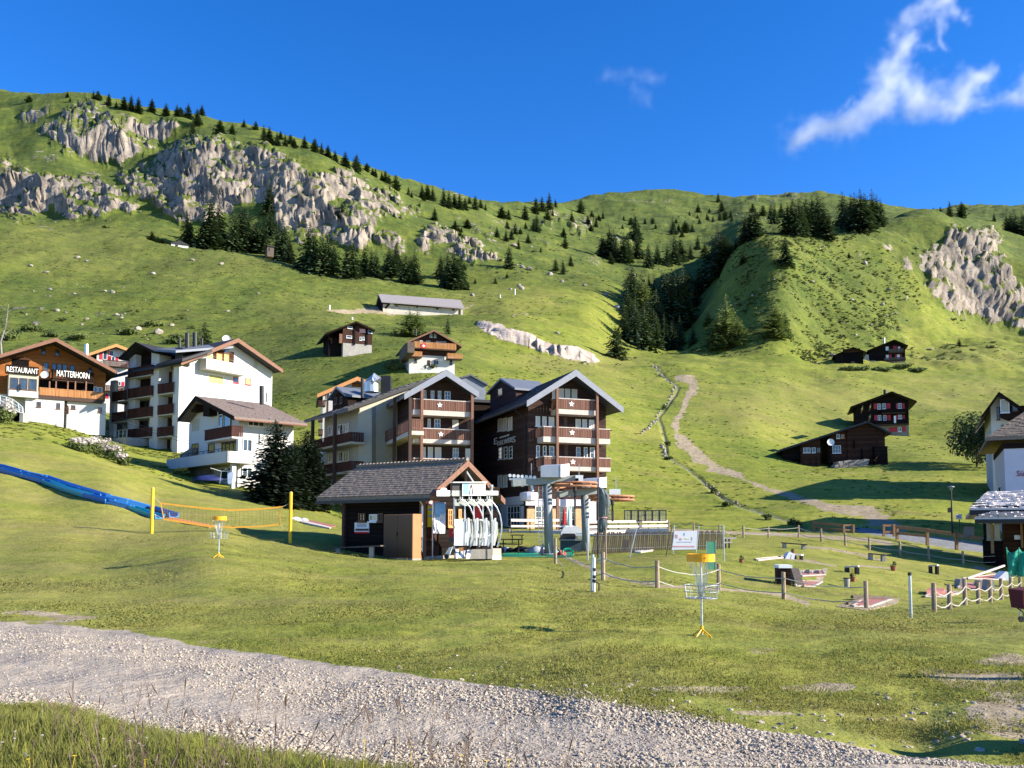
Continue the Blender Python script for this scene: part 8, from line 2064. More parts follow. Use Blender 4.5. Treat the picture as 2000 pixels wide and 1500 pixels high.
# clothes airer with a towel by the white house, rubber boat
t = thing('clothes_airer', 'rotary clothes airer with one pale towel before the white house', 'clothes airer', P(*Z2(1135, 1390), 77))
MB().tube([P(*Z2(1132, 1385), 77), P(*Z2(1148, 1270), 77)], .03, 6).obj('pole', GALV, t)
for a, b in (((1148, 1275), (1050, 1245)), ((1148, 1275), (1255, 1272)), ((1148, 1275), (1190, 1255))): MB().tube([P(*Z2(*a), 77), P(*Z2(*b), 76.6)], .02, 5).obj('arm', WHITEP, t)
plate([Z2(1208, 1388), Z2(1222, 1390), Z2(1245, 1370), Z2(1256, 1280), Z2(1202, 1285), Z2(1202, 1370)], 76.7, .03).obj('towel', mat('pale_blue_towel', (.66, .74, .86), .9, .05), t)
heap('rubber_boat', 'dark blue inflatable boat on the grass before the white house', 'boat', 405, 938, [('tube', mat('navy_rubber', (.02, .03, .12), .6, .2), (0, 0), (1.3, .6), .45)], 78)
# overhead cables between the buildings
for i, (ya, yb) in enumerate(((800, 926), (806, 933))):
 a, b = P(185, ya - 4, 104), P(700, yb, 77)
 pts = [a.lerp(b, k / 16) - Vector((0, 0, 1.0 * 4 * (k / 16) * (1 - k / 16))) for k in range(17)]
 tag(MB().tube(pts, .022, 5).obj('overhead_cable', DARKM), ('upper' if i == 0 else 'lower') + ' overhead cable crossing in front of the white house', 'cable', 'overhead cables')
# cable-car post, fence stakes and a pylon far up the slope
for px, y0, y1, lb in ((1006, 562, 574, 'thin pale lift post far up beside the path'), (644, 590, 599, 'short pale stake on the slope left of the stable'), (977, 575, 581, 'tiny white marker on the alp right of the stable'), (688, 619, 623.5, 'small white marker above the dark chalet')):
 g = ghit(px, y1, 200, 420); h = (y1 - y0) * g.y / F
 tag(MB().tube([g - Vector((0, 0, .5)), g + Vector((0, 0, h))], .22, 6).obj('stake', WHITEP), lb, 'post')
# ---------------------------------------------------------------- trees
def conifer_mesh(name, seed, r, whorls, nb, sprays, m, droop=.35, dens=1.0, start=.05, power=.8, rag=.25, sp=.34):
 rr = random.Random(seed); b = MB()
 for i in range(whorls):
  s = i / (whorls - 1)
  z = start + (1 - start) * s ** .92 * .985
  R = r * (1 - s) ** power * rr.uniform(1 - rag, 1 + rag * .6) + .012
  k = max(3, int(nb * (1 - .45 * s)))
  for j in range(k):
   if rr.random() > dens: continue
   a = 2 * math.pi * (j + rr.random() * .9) / k + i * 1.3
   L = R * rr.uniform(.7, 1.12)
   ca, sa = math.cos(a), math.sin(a)
   n_s = max(2, int(sprays * (L / r) + 1.5))
   for q in range(n_s):
    t = (q + .75) / n_s
    d = L * t
    zz_ = z - droop * L * t * t + rr.uniform(-.008, .008) + .10 * L * (t > .85)
    c = Vector((d * ca, d * sa, zz_))
    ln = L * sp * rr.uniform(.8, 1.25) * (1.1 - .4 * t); wd = ln * rr.uniform(.38, .6)
    yaw = a + rr.uniform(-.8, .8)
    ax = Vector((math.cos(yaw), math.sin(yaw), -droop * t * 1.1 + rr.uniform(-.25, .12))).normalized()
    sd = Vector((-math.sin(yaw), math.cos(yaw), rr.uniform(-.5, .5))).normalized()
    b.add([c - ax * ln * .55, c - sd * wd + ax * ln * .05, c + ax * ln * .75, c + sd * wd - ax * ln * .02 + Vector((0, 0, -.01))], [(0, 1, 2, 3)])
 # leader
 b.add([(.008, 0, .93), (-.008, .006, .93), (0, 0, 1.0)], [(0, 1, 2)]); b.add([(0, .008, .93), (.006, -.008, .93), (0, 0, 1.0)], [(0, 1, 2)])
 return b.mesh(name, m)
def trunk_mesh(name, r, top, m=BARK):
 b = MB(); b.tube([(0, 0, -.06), (0, 0, .12), (.004, 0, .5), (0, 0, top)], [r * 1.25, r, r * .6, .003], 7)
 return b.mesh(name, m, True)
TRK = trunk_mesh('trunk', .022, .9); TRKL = trunk_mesh('larch_trunk', .018, .85)
SPRUCE = [conifer_mesh('spruce_crown', 10 + i, (.27, .30, .33, .25, .31)[i], 22, 13, 5, NEEDLE, (.4, .5, .35, .45, .3)[i], .97, .03, .72, .25, .36) for i in range(5)]
PINE = [conifer_mesh('pine_crown', 30 + i, (.38, .42, .34)[i], 16, 13, 5, NEEDLE, .1, .97, .02, .6, .28, .42) for i in range(3)]
LARCH = [conifer_mesh('larch_crown', 50 + i, (.30, .36)[i], 24, 12, 6, LARCHN, .05, .92, .05, .75, .3, .32) for i in range(2)]
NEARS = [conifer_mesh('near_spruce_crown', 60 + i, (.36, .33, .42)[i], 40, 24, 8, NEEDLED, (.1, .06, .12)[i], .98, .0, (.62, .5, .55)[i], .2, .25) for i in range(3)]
ORD = ['leftmost', 'second from the left', 'third from the left', 'fourth from the left', 'fifth from the left']
def ordinal(i, n):
 if i < 5: return ORD[i]
 if i == n - 1: return 'rightmost'
 if i == n - 2: return 'second from the right'
 w = {1: 'st', 2: 'nd', 3: 'rd'}.get(i + 1 if i + 1 < 20 else (i + 1) % 10, 'th')
 return f'{i + 1}{w} from the left'
def plant_tree(px, py, h, meshes, rr, kind, label, group, y0=100, y1=1250, wide=1.0, Y=None, trunk=TRK):
 g = ground_at(px, Y) if Y else ghit(px, py, y0, y1)
 H = h * g.y / F
 t = thing(kind, label, 'tree', g - Vector((0, 0, .03 * H)), group, rr.uniform(0, 6.28))
 k = rr.uniform(.88, 1.14) * wide
 t.scale = (H * 1.1 * k, H * 1.1 * k, H * 1.14)
 child('crown', rr.choice(meshes), t); child('trunk', trunk, t)
 return t
def grove(pts, conv, meshes, kind, what, where, group, y0, y1, seed, wide=1.0, hmin=0, boost=1.27):
 rr = random.Random(seed)
 L = sorted([(conv(x, y) + (h / conv.s,)) for x, y, h in pts])
 for i, (px, py, h) in enumerate(L):
  plant_tree(px, py, max(h, hmin) * boost, meshes, rr, kind, f'{what}, {ordinal(i, len(L))} {where}', group, y0, y1, wide)
class Cv:
 def __init__(s, ox, oy, sc): s.ox, s.oy, s.s = ox, oy, sc
 def __call__(s, x, y): return (s.ox + x / s.s, s.oy + y / s.s)
CA, CB, CC, CD = Cv(*_A), Cv(*_B), Cv(*_Cc), Cv(*_D)
grove([(160,140,35),(375,110,30),(390,125,25),(520,100,45),(545,102,48),(605,130,60),(648,140,35),(690,150,60),(730,165,75),(770,175,75),(845,172,65),(925,190,65),(985,205,60),(1005,210,50),(1048,230,70),(1098,260,80),(1125,205,50),(1075,300,70)], CA, PINE + SPRUCE, 'conifer_tree', 'small dark conifer', 'on the crest above the upper cliff', 'conifers on the crest above the upper cliff', 480, 700, 1)
grove([(1225,305,65),(1295,305,50),(1360,278,40),(1425,300,40),(1470,330,70),(1500,345,80),(1565,330,40),(1545,370,60),(1590,385,60),(1620,350,45),(1640,375,45),(1698,375,60),(1755,400,60),(1793,410,55),(1828,425,55),(1868,445,50),(1925,475,70),(1980,500,70)], CA, PINE + SPRUCE, 'conifer_tree', 'small conifer', 'on the sloping skyline over the big cliff', 'conifers on the sloping skyline', 480, 700, 2)
grove([(560,215,75),(617,225,40),(650,245,36),(665,250,40),(700,275,45),(720,285,55),(740,290,45),(778,325,65),(850,345,40),(868,360,30),(925,340,60),(955,355,70),(985,365,70),(935,385,35)], CB, PINE + SPRUCE, 'conifer_tree', 'small conifer', 'where the skyline drops to the saddle', 'conifers on the lower skyline', 480, 720, 3)
grove([(1045,415,85),(1075,425,80),(1105,420,60),(1135,435,70),(1165,435,55),(1190,385,40),(1222,438,65),(1252,410,45),(1280,418,35)], CB, SPRUCE, 'conifer_tree', 'dark conifer', 'in the clump below the pale skyline rock', 'conifers below the pale skyline rock', 450, 760, 4)
grove([(995,490,60),(1130,555,30),(1145,560,26),(1370,475,55),(1408,485,50),(1500,480,65),(1560,465,75),(1595,460,70),(1635,465,85),(1670,430,40),(1810,445,60),(1565,568,85),(1550,555,60)], CB, SPRUCE + PINE, 'conifer_tree', 'conifer', 'scattered below the central saddle', 'conifers scattered below the saddle', 380, 900, 5)
grove([(70,465,140),(75,580,130),(475,495,90)], CB, SPRUCE, 'conifer_tree', 'spruce growing on the face of the big cliff', '', 'spruces on the cliff face', 380, 700, 6)
grove([(1040,905,150),(1060,915,110),(1170,935,230),(1215,925,190),(1130,930,150),(1300,950,180),(1340,950,200),(1380,945,180),(1455,965,150),(1420,955,130),(1575,1010,180),(1545,1000,150),(1610,1030,120)], CA, SPRUCE, 'spruce_tree', 'tall dark spruce', 'in the grove at the foot of the cliff', 'spruce grove at the foot of the cliff', 318, 420, 7)
grove([(1720,1050,200),(1750,1060,190),(1795,1070,170),(1830,1075,200),(1860,1070,150),(1930,1095,150),(1965,1100,170)], CA, SPRUCE, 'spruce_tree', 'dark spruce', 'in the second grove below the cliff', 'second spruce grove below the cliff', 305, 420, 8)
grove([(845,890,50),(880,893,30),(905,895,25),(935,900,22)], CA, PINE, 'conifer_tree', 'very small bushy conifer', 'beside the tiny white hut', 'small conifers beside the tiny hut', 318, 420, 9, 1.3)
grove([(640,820,140),(665,820,130),(600,815,150),(740,790,140),(780,760,120),(765,800,110),(830,835,140),(860,835,120),(880,830,140),(1030,815,110),(1065,860,170),(1100,870,180),(1140,865,140),(1085,868,120),(1120,870,150)], CB, SPRUCE, 'spruce_tree', 'dark spruce', 'in the row above the long stable', 'spruce row above the long stable', 298, 420, 10)
grove([(1410,765,100),(1222,840,30),(1335,840,30),(1400,810,26),(1670,770,60),(1712,785,65),(1930,700,100),(1970,710,140),(1995,715,130)], CB, SPRUCE, 'spruce_tree', 'lone spruce', 'on the middle slope right of the stable', 'lone spruces on the middle slope', 300, 700, 11)
grove([(310,640,110),(350,660,130),(395,680,140),(465,700,180),(500,690,160),(570,670,150),(550,510,170),(575,520,120),(655,735,150),(725,710,120),(800,720,130),(855,710,180),(900,690,150),(980,670,90),(1035,590,90),(1090,650,110)], CC, SPRUCE, 'spruce_tree', 'spruce', 'in the belt at the head of the gully', 'spruce belt at the head of the gully', 330, 900, 12)
grove([(845,480,110),(938,480,70),(915,500,50),(995,470,50),(630,390,40),(690,395,40),(135,295,80),(1195,220,60),(1220,310,70),(1208,385,70),(1460,300,60),(1540,340,70),(1600,380,100),(1630,400,120),(1680,340,90),(1300,405,50),(1115,375,40)], CC, PINE + SPRUCE, 'conifer_tree', 'small conifer', 'scattered on the far upper meadow', 'conifers on the far upper meadow', 420, 1200, 13)
grove([(1190,830,310),(1150,820,280),(1230,760,230),(1290,640,100),(1330,590,60),(1170,760,230),(1210,800,260),(1250,700,170)], CC, SPRUCE, 'spruce_tree', 'very dark shaded spruce', 'at the edge of the shadowed flank', 'shaded spruces at the flank edge', 290, 420, 14)
grove([(535,1100,290),(630,1370,280),(820,1210,400),(870,1200,360),(930,1200,380),(905,1210,350),(1000,1290,120),(700,1300,200),(760,1250,220),(560,1250,220),(1010,1050,150),(880,900,150),(830,820,120),(950,850,120),(1040,860,190),(1000,760,130),(780,1000,150),(960,1000,200),(500,1200,230),(680,1200,200),(640,1000,140),(730,1110,160),(900,1050,200),(800,1100,220),(590,1330,150),(850,1300,170),(520,1000,240),(470,1280,220),(560,1330,260),(660,1280,240),(720,1350,200),(780,1330,210),(840,1340,190),(900,1300,180),(940,1150,220),(700,1050,210),(760,930,150),(840,950,180),(910,820,160),(980,860,170),(660,900,120),(600,980,190),(720,1230,280),(790,1180,330),(880,1120,260)], CC, SPRUCE, 'spruce_tree', 'tall spruce', 'down in the dark gully', 'tall spruces in the dark gully', 240, 420, 15)
grove([(600,1150,260),(640,1170,270),(1260,1340,320),(1200,1330,200),(1340,1290,140),(1165,1290,100),(1640,1290,210),(1115,1180,90),(690,930,60)], CC, LARCH, 'larch_tree', 'light green larch', 'in and beside the gully', 'larches beside the gully', 240, 420, 16, 1.25)
grove([(400,1400,210),(1710,1260,150),(1720,750,160),(1385,745,80)], CC, SPRUCE, 'spruce_tree', 'single spruce', 'standing alone around the gully', 'single spruces around the gully', 235, 420, 17)
grove([(1400,520,170),(1440,510,200),(1480,500,190)], CC, SPRUCE, 'spruce_tree', 'dark spruce', 'of the three on the shoulder of the right hill', 'three spruces on the hill shoulder', 330, 460, 18)
grove([(190,470,220),(150,465,180),(240,475,240),(290,470,230),(340,465,220),(385,470,230),(430,490,230),(470,510,170),(215,478,180),(265,478,190),(360,480,180)], CD, SPRUCE, 'spruce_tree', 'dark spruce', 'in the left clump on the right hilltop', 'left spruce clump on the right hilltop', 350, 460, 19)
grove([(575,410,200),(640,420,200),(670,435,220),(715,450,250),(750,445,220),(805,400,210),(840,395,180),(870,390,150),(610,415,160),(690,440,180)], CD, SPRUCE, 'spruce_tree', 'dark spruce', 'in the right clump on the right hilltop', 'right spruce clump on the right hilltop', 360, 470, 20)
grove([(1273,285,35),(1328,300,40),(1400,340,95),(1492,350,100)], CD, SPRUCE + PINE, 'conifer_tree', 'conifer', 'of the four on the skyline above the right cliff', 'four conifers above the right cliff', 380, 480, 21)
grove([(1840,490,130),(1875,500,150),(1910,510,150),(1960,520,170),(1970,420,60),(1745,400,50)], CD, SPRUCE, 'spruce_tree', 'spruce', 'behind the right cliff at the picture edge', 'spruces behind the right cliff', 425, 1100, 22)
grove([(130,750,160),(1475,1350,50),(545,735,35),(625,640,40),(480,825,28)], CD, SPRUCE + PINE, 'conifer_tree', 'small conifer', 'on the sunny face of the right hill', 'small conifers on the right hill face', 250, 440, 23)
rr_ = random.Random(77)
_q = random.Random(55)
grove([(_q.uniform(1060, 2000), _q.uniform(470, 800), _q.uniform(22, 62)) for _ in range(26)], CB, PINE + SPRUCE, 'conifer_tree', 'very small conifer', 'dotted over the green slopes under the saddle', 'tiny conifers under the saddle', 330, 900, 24)
grove([(_q.uniform(200, 1500), _q.uniform(260, 480), _q.uniform(24, 60)) for _ in range(22)], CC, PINE + SPRUCE, 'conifer_tree', 'tiny conifer', 'dotted over the far upper meadow', 'tiny conifers on the far meadow', 420, 1150, 25)
plant_tree(397, 682, 76, SPRUCE[:1], rr_, 'spruce_tree', 'lone narrow spruce behind the apartment block roof', None, Y=180, wide=1.1)
plant_tree(384, 682, 44, SPRUCE[1:2], rr_, 'spruce_tree', 'short spruce close left of the lone one behind the apartments', None, Y=184)
plant_tree(799, 662, 55, LARCH, rr_, 'larch_tree', 'dark feathery larch just left of the flag chalet gable', None, 150, 240, 1.5)
plant_tree(814, 663, 52, LARCH, rr_, 'larch_tree', 'lighter larch touching the flag chalet roof', None, 150, 240, 1.4)
plant_tree(874, 658, 32, SPRUCE, rr_, 'spruce_tree', 'little spruce right of the flag chalet ridge', None, 150, 240)
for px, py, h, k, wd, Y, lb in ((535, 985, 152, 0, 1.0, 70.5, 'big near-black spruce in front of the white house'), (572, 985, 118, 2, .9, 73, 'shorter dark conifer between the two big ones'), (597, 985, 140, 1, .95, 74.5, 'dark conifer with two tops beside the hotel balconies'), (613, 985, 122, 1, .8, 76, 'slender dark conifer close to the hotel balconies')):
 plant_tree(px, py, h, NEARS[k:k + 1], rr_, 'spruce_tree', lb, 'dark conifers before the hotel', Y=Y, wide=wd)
def broad_tree(name, label, px, py, w, h, Y, m, n, s, seed, cat='tree', group=None, trunkm=BARK):
 g = ground_at(px, Y); k = Y / F; rr = random.Random(seed)
 t = thing(name, label, cat, g, group)
 H = h * k
 leaf_clump(w * k * .62, H * .56, n, s, rr, g + Vector((0, 0, H * .56))).obj('crown', m, t)
 b = MB()
 b.tube([g - Vector((0, 0, .3)), g + Vector((.05, 0, H * .3)), g + Vector((-.1, .1, H * .7))], [.16, .11, .03], 7)
 for i in range(4):
  a = rr.uniform(0, 6.28); b.tube([g + Vector((0, 0, H * .22)), g + Vector((math.cos(a) * w * k * .2, math.sin(a) * w * k * .2, H * .5)), g + Vector((math.cos(a) * w * k * .38, math.sin(a) * w * k * .38, H * .75))], [.07, .045, .015], 5)
 b.obj('trunk', trunkm, t)
 return t
broad_tree('deciduous_tree', 'dark leafy tree at the corner of the right edge buildings', 1908, 915, 92, 96, 131, LEAFD, 2800, .30, 5)
broad_tree('deciduous_tree', 'lower dark leafy tree pressed against the pale building', 1946, 925, 50, 100, 126, LEAFD, 1500, .28, 6)
# bare birch at the left edge
t = thing('birch_tree', 'bare pale birch trunk at the left edge above the restaurant', 'tree', ground_at(4, 170))
g = ground_at(4, 170); k = 170 / F; b = MB(); rq = random.Random(9)
b.tube([g - Vector((0, 0, .5)), g + Vector((-.4, 0, 3)), g + Vector((.5, 0, 6.5)), g + Vector((.9, 0, 11))], [.2, .17, .12, .03], 7)
for i in range(9):
 z = 3 + i * .8; a = rq.uniform(0, 6.28); p = g + Vector((.3, 0, z)); b.tube([p, p + Vector((1.3 * math.cos(a), 1.3 * math.sin(a), 1.3))], [.06, .015], 5)
b.obj('trunk', BIRCH, t)
leaf_clump(2.2, 3.5, 260, .14, rq, g + Vector((.2, 0, 7.5))).obj('crown', LEAF, t)
# fireweed bank and bushes on the near slopes
def bush(label, px, py, w, h, m, n, s, seed, top=None, ntop=0, y0=40, y1=420, name='shrub', group=None):
 g = ghit(px, py, y0, y1); k = g.y / F; rr = random.Random(seed)
 t = thing(name, label, 'bush', g, group)
 leaf_clump(w * k * .6, h * k * .6, n, s, rr, g + Vector((0, 0, h * k * .42)), up=.5).obj('foliage', m, t)
 if top: leaf_clump(w * k * .6, h * k * .4, ntop, s * .9, rr, g + Vector((0, 0, h * k * .85)), up=.6).obj('blossom', top, t)
 return t
for i, (px, py, w, h) in enumerate(((152, 880, 34, 24), (172, 884, 40, 28), (196, 890, 44, 30), (220, 899, 40, 28), (240, 908, 26, 20))):
 bush(f'pale flowering fireweed bush, {ordinal(i, 5)} in the bank below the apartments', px, py, w, h, LEAF, 420, .13, 200 + i, FLOWERW, 260, group='fireweed bank', name='fireweed_bush')
bush('pale flowering shrub at the left edge below the restaurant stair', 6, 826, 44, 42, LEAF, 500, .17, 220, FLOWERW, 200)
bush('bright yellow flowering weed by the retaining wall', 352, 928, 40, 12, LEAF, 200, .10, 221, YFLOW, 90)
for i, (px, py, w, h) in enumerate(((800, 722, 50, 22), (835, 728, 44, 18), (772, 726, 40, 20), (862, 727, 40, 16))):
 bush(f'green shrub, {ordinal(i, 4)} below the flag chalet', px, py, w, h, LEAFD if i % 2 else LEAF, 240, .3, 230 + i, group='shrubs below the flag chalet')
for i, (px, py, w, h) in enumerate(((1648, 725, 34, 8), (1682, 724, 46, 9), (1720, 721, 40, 8), (1760, 719, 36, 8), (1790, 724, 30, 7))):
 bush(f'low green shrub, {ordinal(i, 5)} on the bank below the highest chalet', px, py, w, h, LEAF, 260, .5, 240 + i, group='shrubs below the highest chalet', y0=150)
for i, (px, py, w, h) in enumerate(((1560, 1034, 22, 22), (1545, 1026, 20, 14), (1500, 1016, 20, 12), (1420, 990, 22, 10), (1394, 962, 18, 12), (1300, 800, 16, 10), (1306, 896, 14, 8), (1305, 868, 12, 10))):
 bush(f'green weedy bush, {ordinal(i, 8)} along the stream bed', px, py, w, h, LEAF, 160, .16, 260 + i, group='bushes along the stream', y0=60, y1=270)
for i, (px, py, w, h) in enumerate(((350, 668, 34, 14), (338, 672, 26, 12), (55, 640, 46, 14), (250, 655, 40, 11), (300, 640, 46, 10), (150, 668, 46, 12), (100, 660, 44, 13), (20, 668, 44, 22))):
 bush(f'grey green hill shrub, {ordinal(i, 8)} above the left buildings', px, py, w, h, LEAF, 300, .36, 280 + i, group='hill shrubs above the left buildings', y0=120, y1=300)
# ---------------------------------------------------------------- boulders and stream stones
def rock_mesh(name, seed, m, sub=2):
 bm = bmesh.new(); bmesh.ops.create_icosphere(bm, subdivisions=sub, radius=1.0)
 rr = random.Random(seed)
 pl = [(Vector((rr.gauss(0, 1), rr.gauss(0, 1), rr.gauss(0, 1))).normalized(), rr.uniform(.45, .85)) for _ in range(9)]
 for v in bm.verts:
  for n_, d in pl:
   e = v.co.dot(n_) - d
   if e > 0: v.co -= n_ * e * .85
  v.co *= 1 + rr.uniform(-.05, .05)
  v.co.z *= .8
 me = bpy.data.meshes.new(name); bm.to_mesh(me); bm.free(); me.materials.append(m)
 return me
ROCKM = [rock_mesh('boulder', 400 + i, BOULDER) for i in range(5)]
rk = random.Random(31)
def boulder(px, py, w, h, label, group, y0=60, y1=700):
 g = ghit(px, py, y0, y1); k = g.y / F
 o = bpy.data.objects.new('boulder', rk.choice(ROCKM)); C.objects.link(o)
 o.location = g + Vector((0, 0, h * k * .25)); o.rotation_euler = (rk.uniform(-.3, .3), rk.uniform(-.3, .3), rk.uniform(0, 6.28))
 o.scale = (w * k * .55, w * k * .55, h * k * .75)
 tag(o, label, 'boulder', group)
HB = sorted([(923,575,11,7),(1018,566,14,9),(1014,560,10,9),(997,566,9,6),(1034,531,14,8),(1020,528,10,6),(1074,540,12,8),(1097,553,9,6),(1088,649,11,6),(1090,650,7,4),(1004,481,16,7),(219,576,11,7),(229,615,10,6),(170,622,8,5),(112,611,9,6),(308,655,20,12),(268,648,18,10),(335,640,10,6),(160,628,6,4),(146,576,8,4),(445,606,10,4),(205,570,7,4),(60,520,9,5),(90,530,12,5),(300,530,12,6),(150,505,14,5),(170,515,9,5),(375,512,10,5),(432,520,9,6),(505,577,6,4),(1182,576,12,6),(1142,560,9,5),(1228,528,8,6),(1240,537,5,7),(1690,515,10,9),(1737,570,12,5),(1722,592,10,6),(1748,608,9,5),(1815,680,16,4),(1860,610,9,6),(1665,590,8,5),(1440,600,14,3),(1470,580,7,5),(1605,612,6,4),(1268,601,9,9),(1115,698,8,5),(1140,707,9,6),(1205,606,16,10)])
for i, (px, py, w, h) in enumerate(HB): boulder(px, py, w, h, f'pale boulder, {ordinal(i, len(HB))} among those strewn over the slopes', 'pale boulders on the slopes', 120)
def along_line(pts, n, jit, w0, w1, label, group, y0, y1, seed):
 r_ = random.Random(seed)
 for i in range(n):
  s = (i + .5) / n * (len(pts) - 1); j = min(int(s), len(pts) - 2); f_ = s - j
  px = pts[j][0] + (pts[j + 1][0] - pts[j][0]) * f_ + r_.uniform(-jit, jit); py = pts[j][1] + (pts[j + 1][1] - pts[j][1]) * f_ + r_.uniform(-jit, jit) * .6
  w = r_.uniform(w0, w1)
  boulder(px, py, w, w * r_.uniform(.55, .9), f'{label}, {i + 1}{ {1:"st",2:"nd",3:"rd"}.get((i+1) % 10 if (i+1) // 10 != 1 else 0, "th") } from the top', group, y0, y1)
along_line([(1274, 716), (1296, 735), (1318, 756), (1313, 775), (1296, 797), (1279, 815)], 30, 2.6, 2.5, 6.5, 'pale stone edging the upper stream bed', 'stones of the upper stream', 100, 280, 1)
along_line([(1284, 817), (1270, 832), (1252, 844)], 14, 3, 3.5, 8, 'stone in the pale stone row beside the stream', 'stone row beside the stream', 90, 260, 2)
along_line([(1293, 866), (1296, 880), (1300, 892)], 10, 3, 4, 9, 'stone in the heap where the stream bends', 'stone heap at the stream bend', 90, 260, 3)
along_line([(1382, 944), (1392, 955), (1412, 972), (1440, 984), (1460, 990)], 14, 8, 2.5, 6, 'stone strewn along the lower stream', 'stones of the lower stream', 70, 260, 4)
# ---------------------------------------------------------------- grass, gravel and scrub scattered by geometry nodes
SRC = bpy.data.collections.new('scatter_sources')
def src(objs_name, meshes):
 c = bpy.data.collections.new(objs_name)
 for i, me in enumerate(meshes):
  o = bpy.data.objects.new(me.name, me); c.objects.link(o)
 return c
def scatter(name, label, pts, scl, coll, cat=None, tilt=.25, seed=0, up=None):
 "one object of kind stuff: small pieces of a collection set on points of the ground"
 me = bpy.data.meshes.new(name); n = len(pts)
 me.vertices.add(n); me.vertices.foreach_set("co", np.asarray(pts, np.float32).ravel())
 a = me.attributes.new("size", 'FLOAT_VECTOR', 'POINT'); a.data.foreach_set("vector", np.asarray(scl, np.float32).ravel())
 rs = np.random.RandomState(seed)
 rot = np.stack([rs.uniform(-tilt, tilt, n), rs.uniform(-tilt, tilt, n), rs.uniform(0, 6.28, n)], 1)
 a = me.attributes.new("turn", 'FLOAT_VECTOR', 'POINT'); a.data.foreach_set("vector", rot.astype(np.float32).ravel())
 o = bpy.data.objects.new(name, me); C.objects.link(o)
 ng = bpy.data.node_groups.new(name, 'GeometryNodeTree')
 ng.interface.new_socket("Geometry", in_out='INPUT', socket_type='NodeSocketGeometry'); ng.interface.new_socket("Geometry", in_out='OUTPUT', socket_type='NodeSocketGeometry')
 N, L = ng.nodes, ng.links
 gi, go = N.new('NodeGroupInput'), N.new('NodeGroupOutput')
 ci = N.new('GeometryNodeCollectionInfo'); ci.inputs['Collection'].default_value = coll
 ci.inputs['Separate Children'].default_value = True; ci.inputs['Reset Children'].default_value = True
 ip = N.new('GeometryNodeInstanceOnPoints'); ip.inputs['Pick Instance'].default_value = True
 def at(nm):
  x = N.new('GeometryNodeInputNamedAttribute'); x.data_type = 'FLOAT_VECTOR'; x.inputs['Name'].default_value = nm
  return x.outputs[0]
 L.new(gi.outputs[0], ip.inputs['Points']); L.new(ci.outputs[0], ip.inputs['Instance'])
 er = N.new('FunctionNodeEulerToRotation'); L.new(at('turn'), er.inputs[0]); L.new(er.outputs[0], ip.inputs['Rotation']); L.new(at('size'), ip.inputs['Scale'])
 L.new(ip.outputs[0], go.inputs[0])
 md = o.modifiers.new('scatter', 'NODES'); md.node_group = ng
 tag(o, label, cat, None, 'stuff')
 return o
def blade_mat(name, hue, dry=.25):
 m = bpy.data.materials.new(name); t = NT(m)
 oi = t.n.new("ShaderNodeObjectInfo")
 g = grass_colour(t)
 c = t.mix(t.math('MULTIPLY', oi.outputs['Random'], .35), g, hue)
 straw = t.ramp(t.noise(0.16, 5, 0.68), [(0.36, .15), (0.62, .8)])
 c = t.mix(t.math('MULTIPLY', straw, dry), c, (.40, .35, .13))
 t.base(c, .75, 0, .08)
 ge = t.n.new('ShaderNodeNewGeometry'); va = t.n.new('ShaderNodeVectorMath'); va.operation = 'MULTIPLY_ADD'
 t.l.new(ge.outputs['Normal'], va.inputs[0]); va.inputs[1].default_value = (.35,) * 3; va.inputs[2].default_value = (0, 0, .8)
 vn = t.n.new('ShaderNodeVectorMath'); vn.operation = 'NORMALIZE'; t.l.new(va.outputs[0], vn.inputs[0]); t.l.new(vn.outputs[0], t.bsdf.inputs['Normal'])
 tr = t.n.new("ShaderNodeBsdfTranslucent"); t.l.new(c, tr.inputs[0])
 mx = t.n.new("ShaderNodeMixShader"); mx.inputs[0].default_value = .25
 t.l.new(t.bsdf.outputs[0], mx.inputs[1]); t.l.new(tr.outputs[0], mx.inputs[2]); t.l.new(mx.outputs[0], t.out.inputs['Surface'])
 return m
BLADE = blade_mat('lawn_blades', (.36, .37, .075), .55); BLADET = blade_mat('tall_blades', (.40, .40, .09), .5)
def tuft(name, seed, n, h, spread, w, m, lean=.5):
 rr = random.Random(seed); b = MB()
 for _ in range(n):
  a = rr.uniform(0, 6.28); r = spread * math.sqrt(rr.random()); p = Vector((r * math.cos(a), r * math.sin(a), 0))
  d = Vector((rr.gauss(0, lean), rr.gauss(0, lean), 1)).normalized(); hh = h * rr.uniform(.5, 1.15)
  s = Vector((-d.y, d.x, 0)); s = s.normalized() if s.length > .05 else Vector((1, 0, 0))
  s = (s + Vector((rr.uniform(-.6, .6), rr.uniform(-.6, .6), 0))).normalized() * w * rr.uniform(.7, 1.2)
  mid = p + d * hh * .55; tip = p + d * hh + Vector((d.x, d.y, -.25)) * hh * .35
  b.add([p - s, p + s, mid + s * .75, mid - s * .75, tip], [(0, 1, 2, 3), (3, 2, 4)])
 return b.mesh(name, m)
def slope_points(n, y0, y1, px0, px1, seed, near_pow=None):
 "random ground points, as thick on the eye wherever the slope is"
 rs = np.random.RandomState(seed)
 sel = KPYD[(KXD >= max(0, px0)) & (KXD <= min(2000, px1))]
 st = np.abs(np.diff(sel, axis=1)).mean(0) + .25; st = np.where((YD[1:] >= y0) & (YD[1:] <= y1), st, 0)
 cum = np.cumsum(st); cum /= cum[-1]
 Y = np.interp(rs.rand(n), np.concatenate([[0], cum]), YD); px = rs.uniform(px0, px1, n)
 py = ground_py(px, Y); x, _, z = unproj(px, py, Y)
 z = z + wobble(x, Y)
 return px, py, x, Y, z
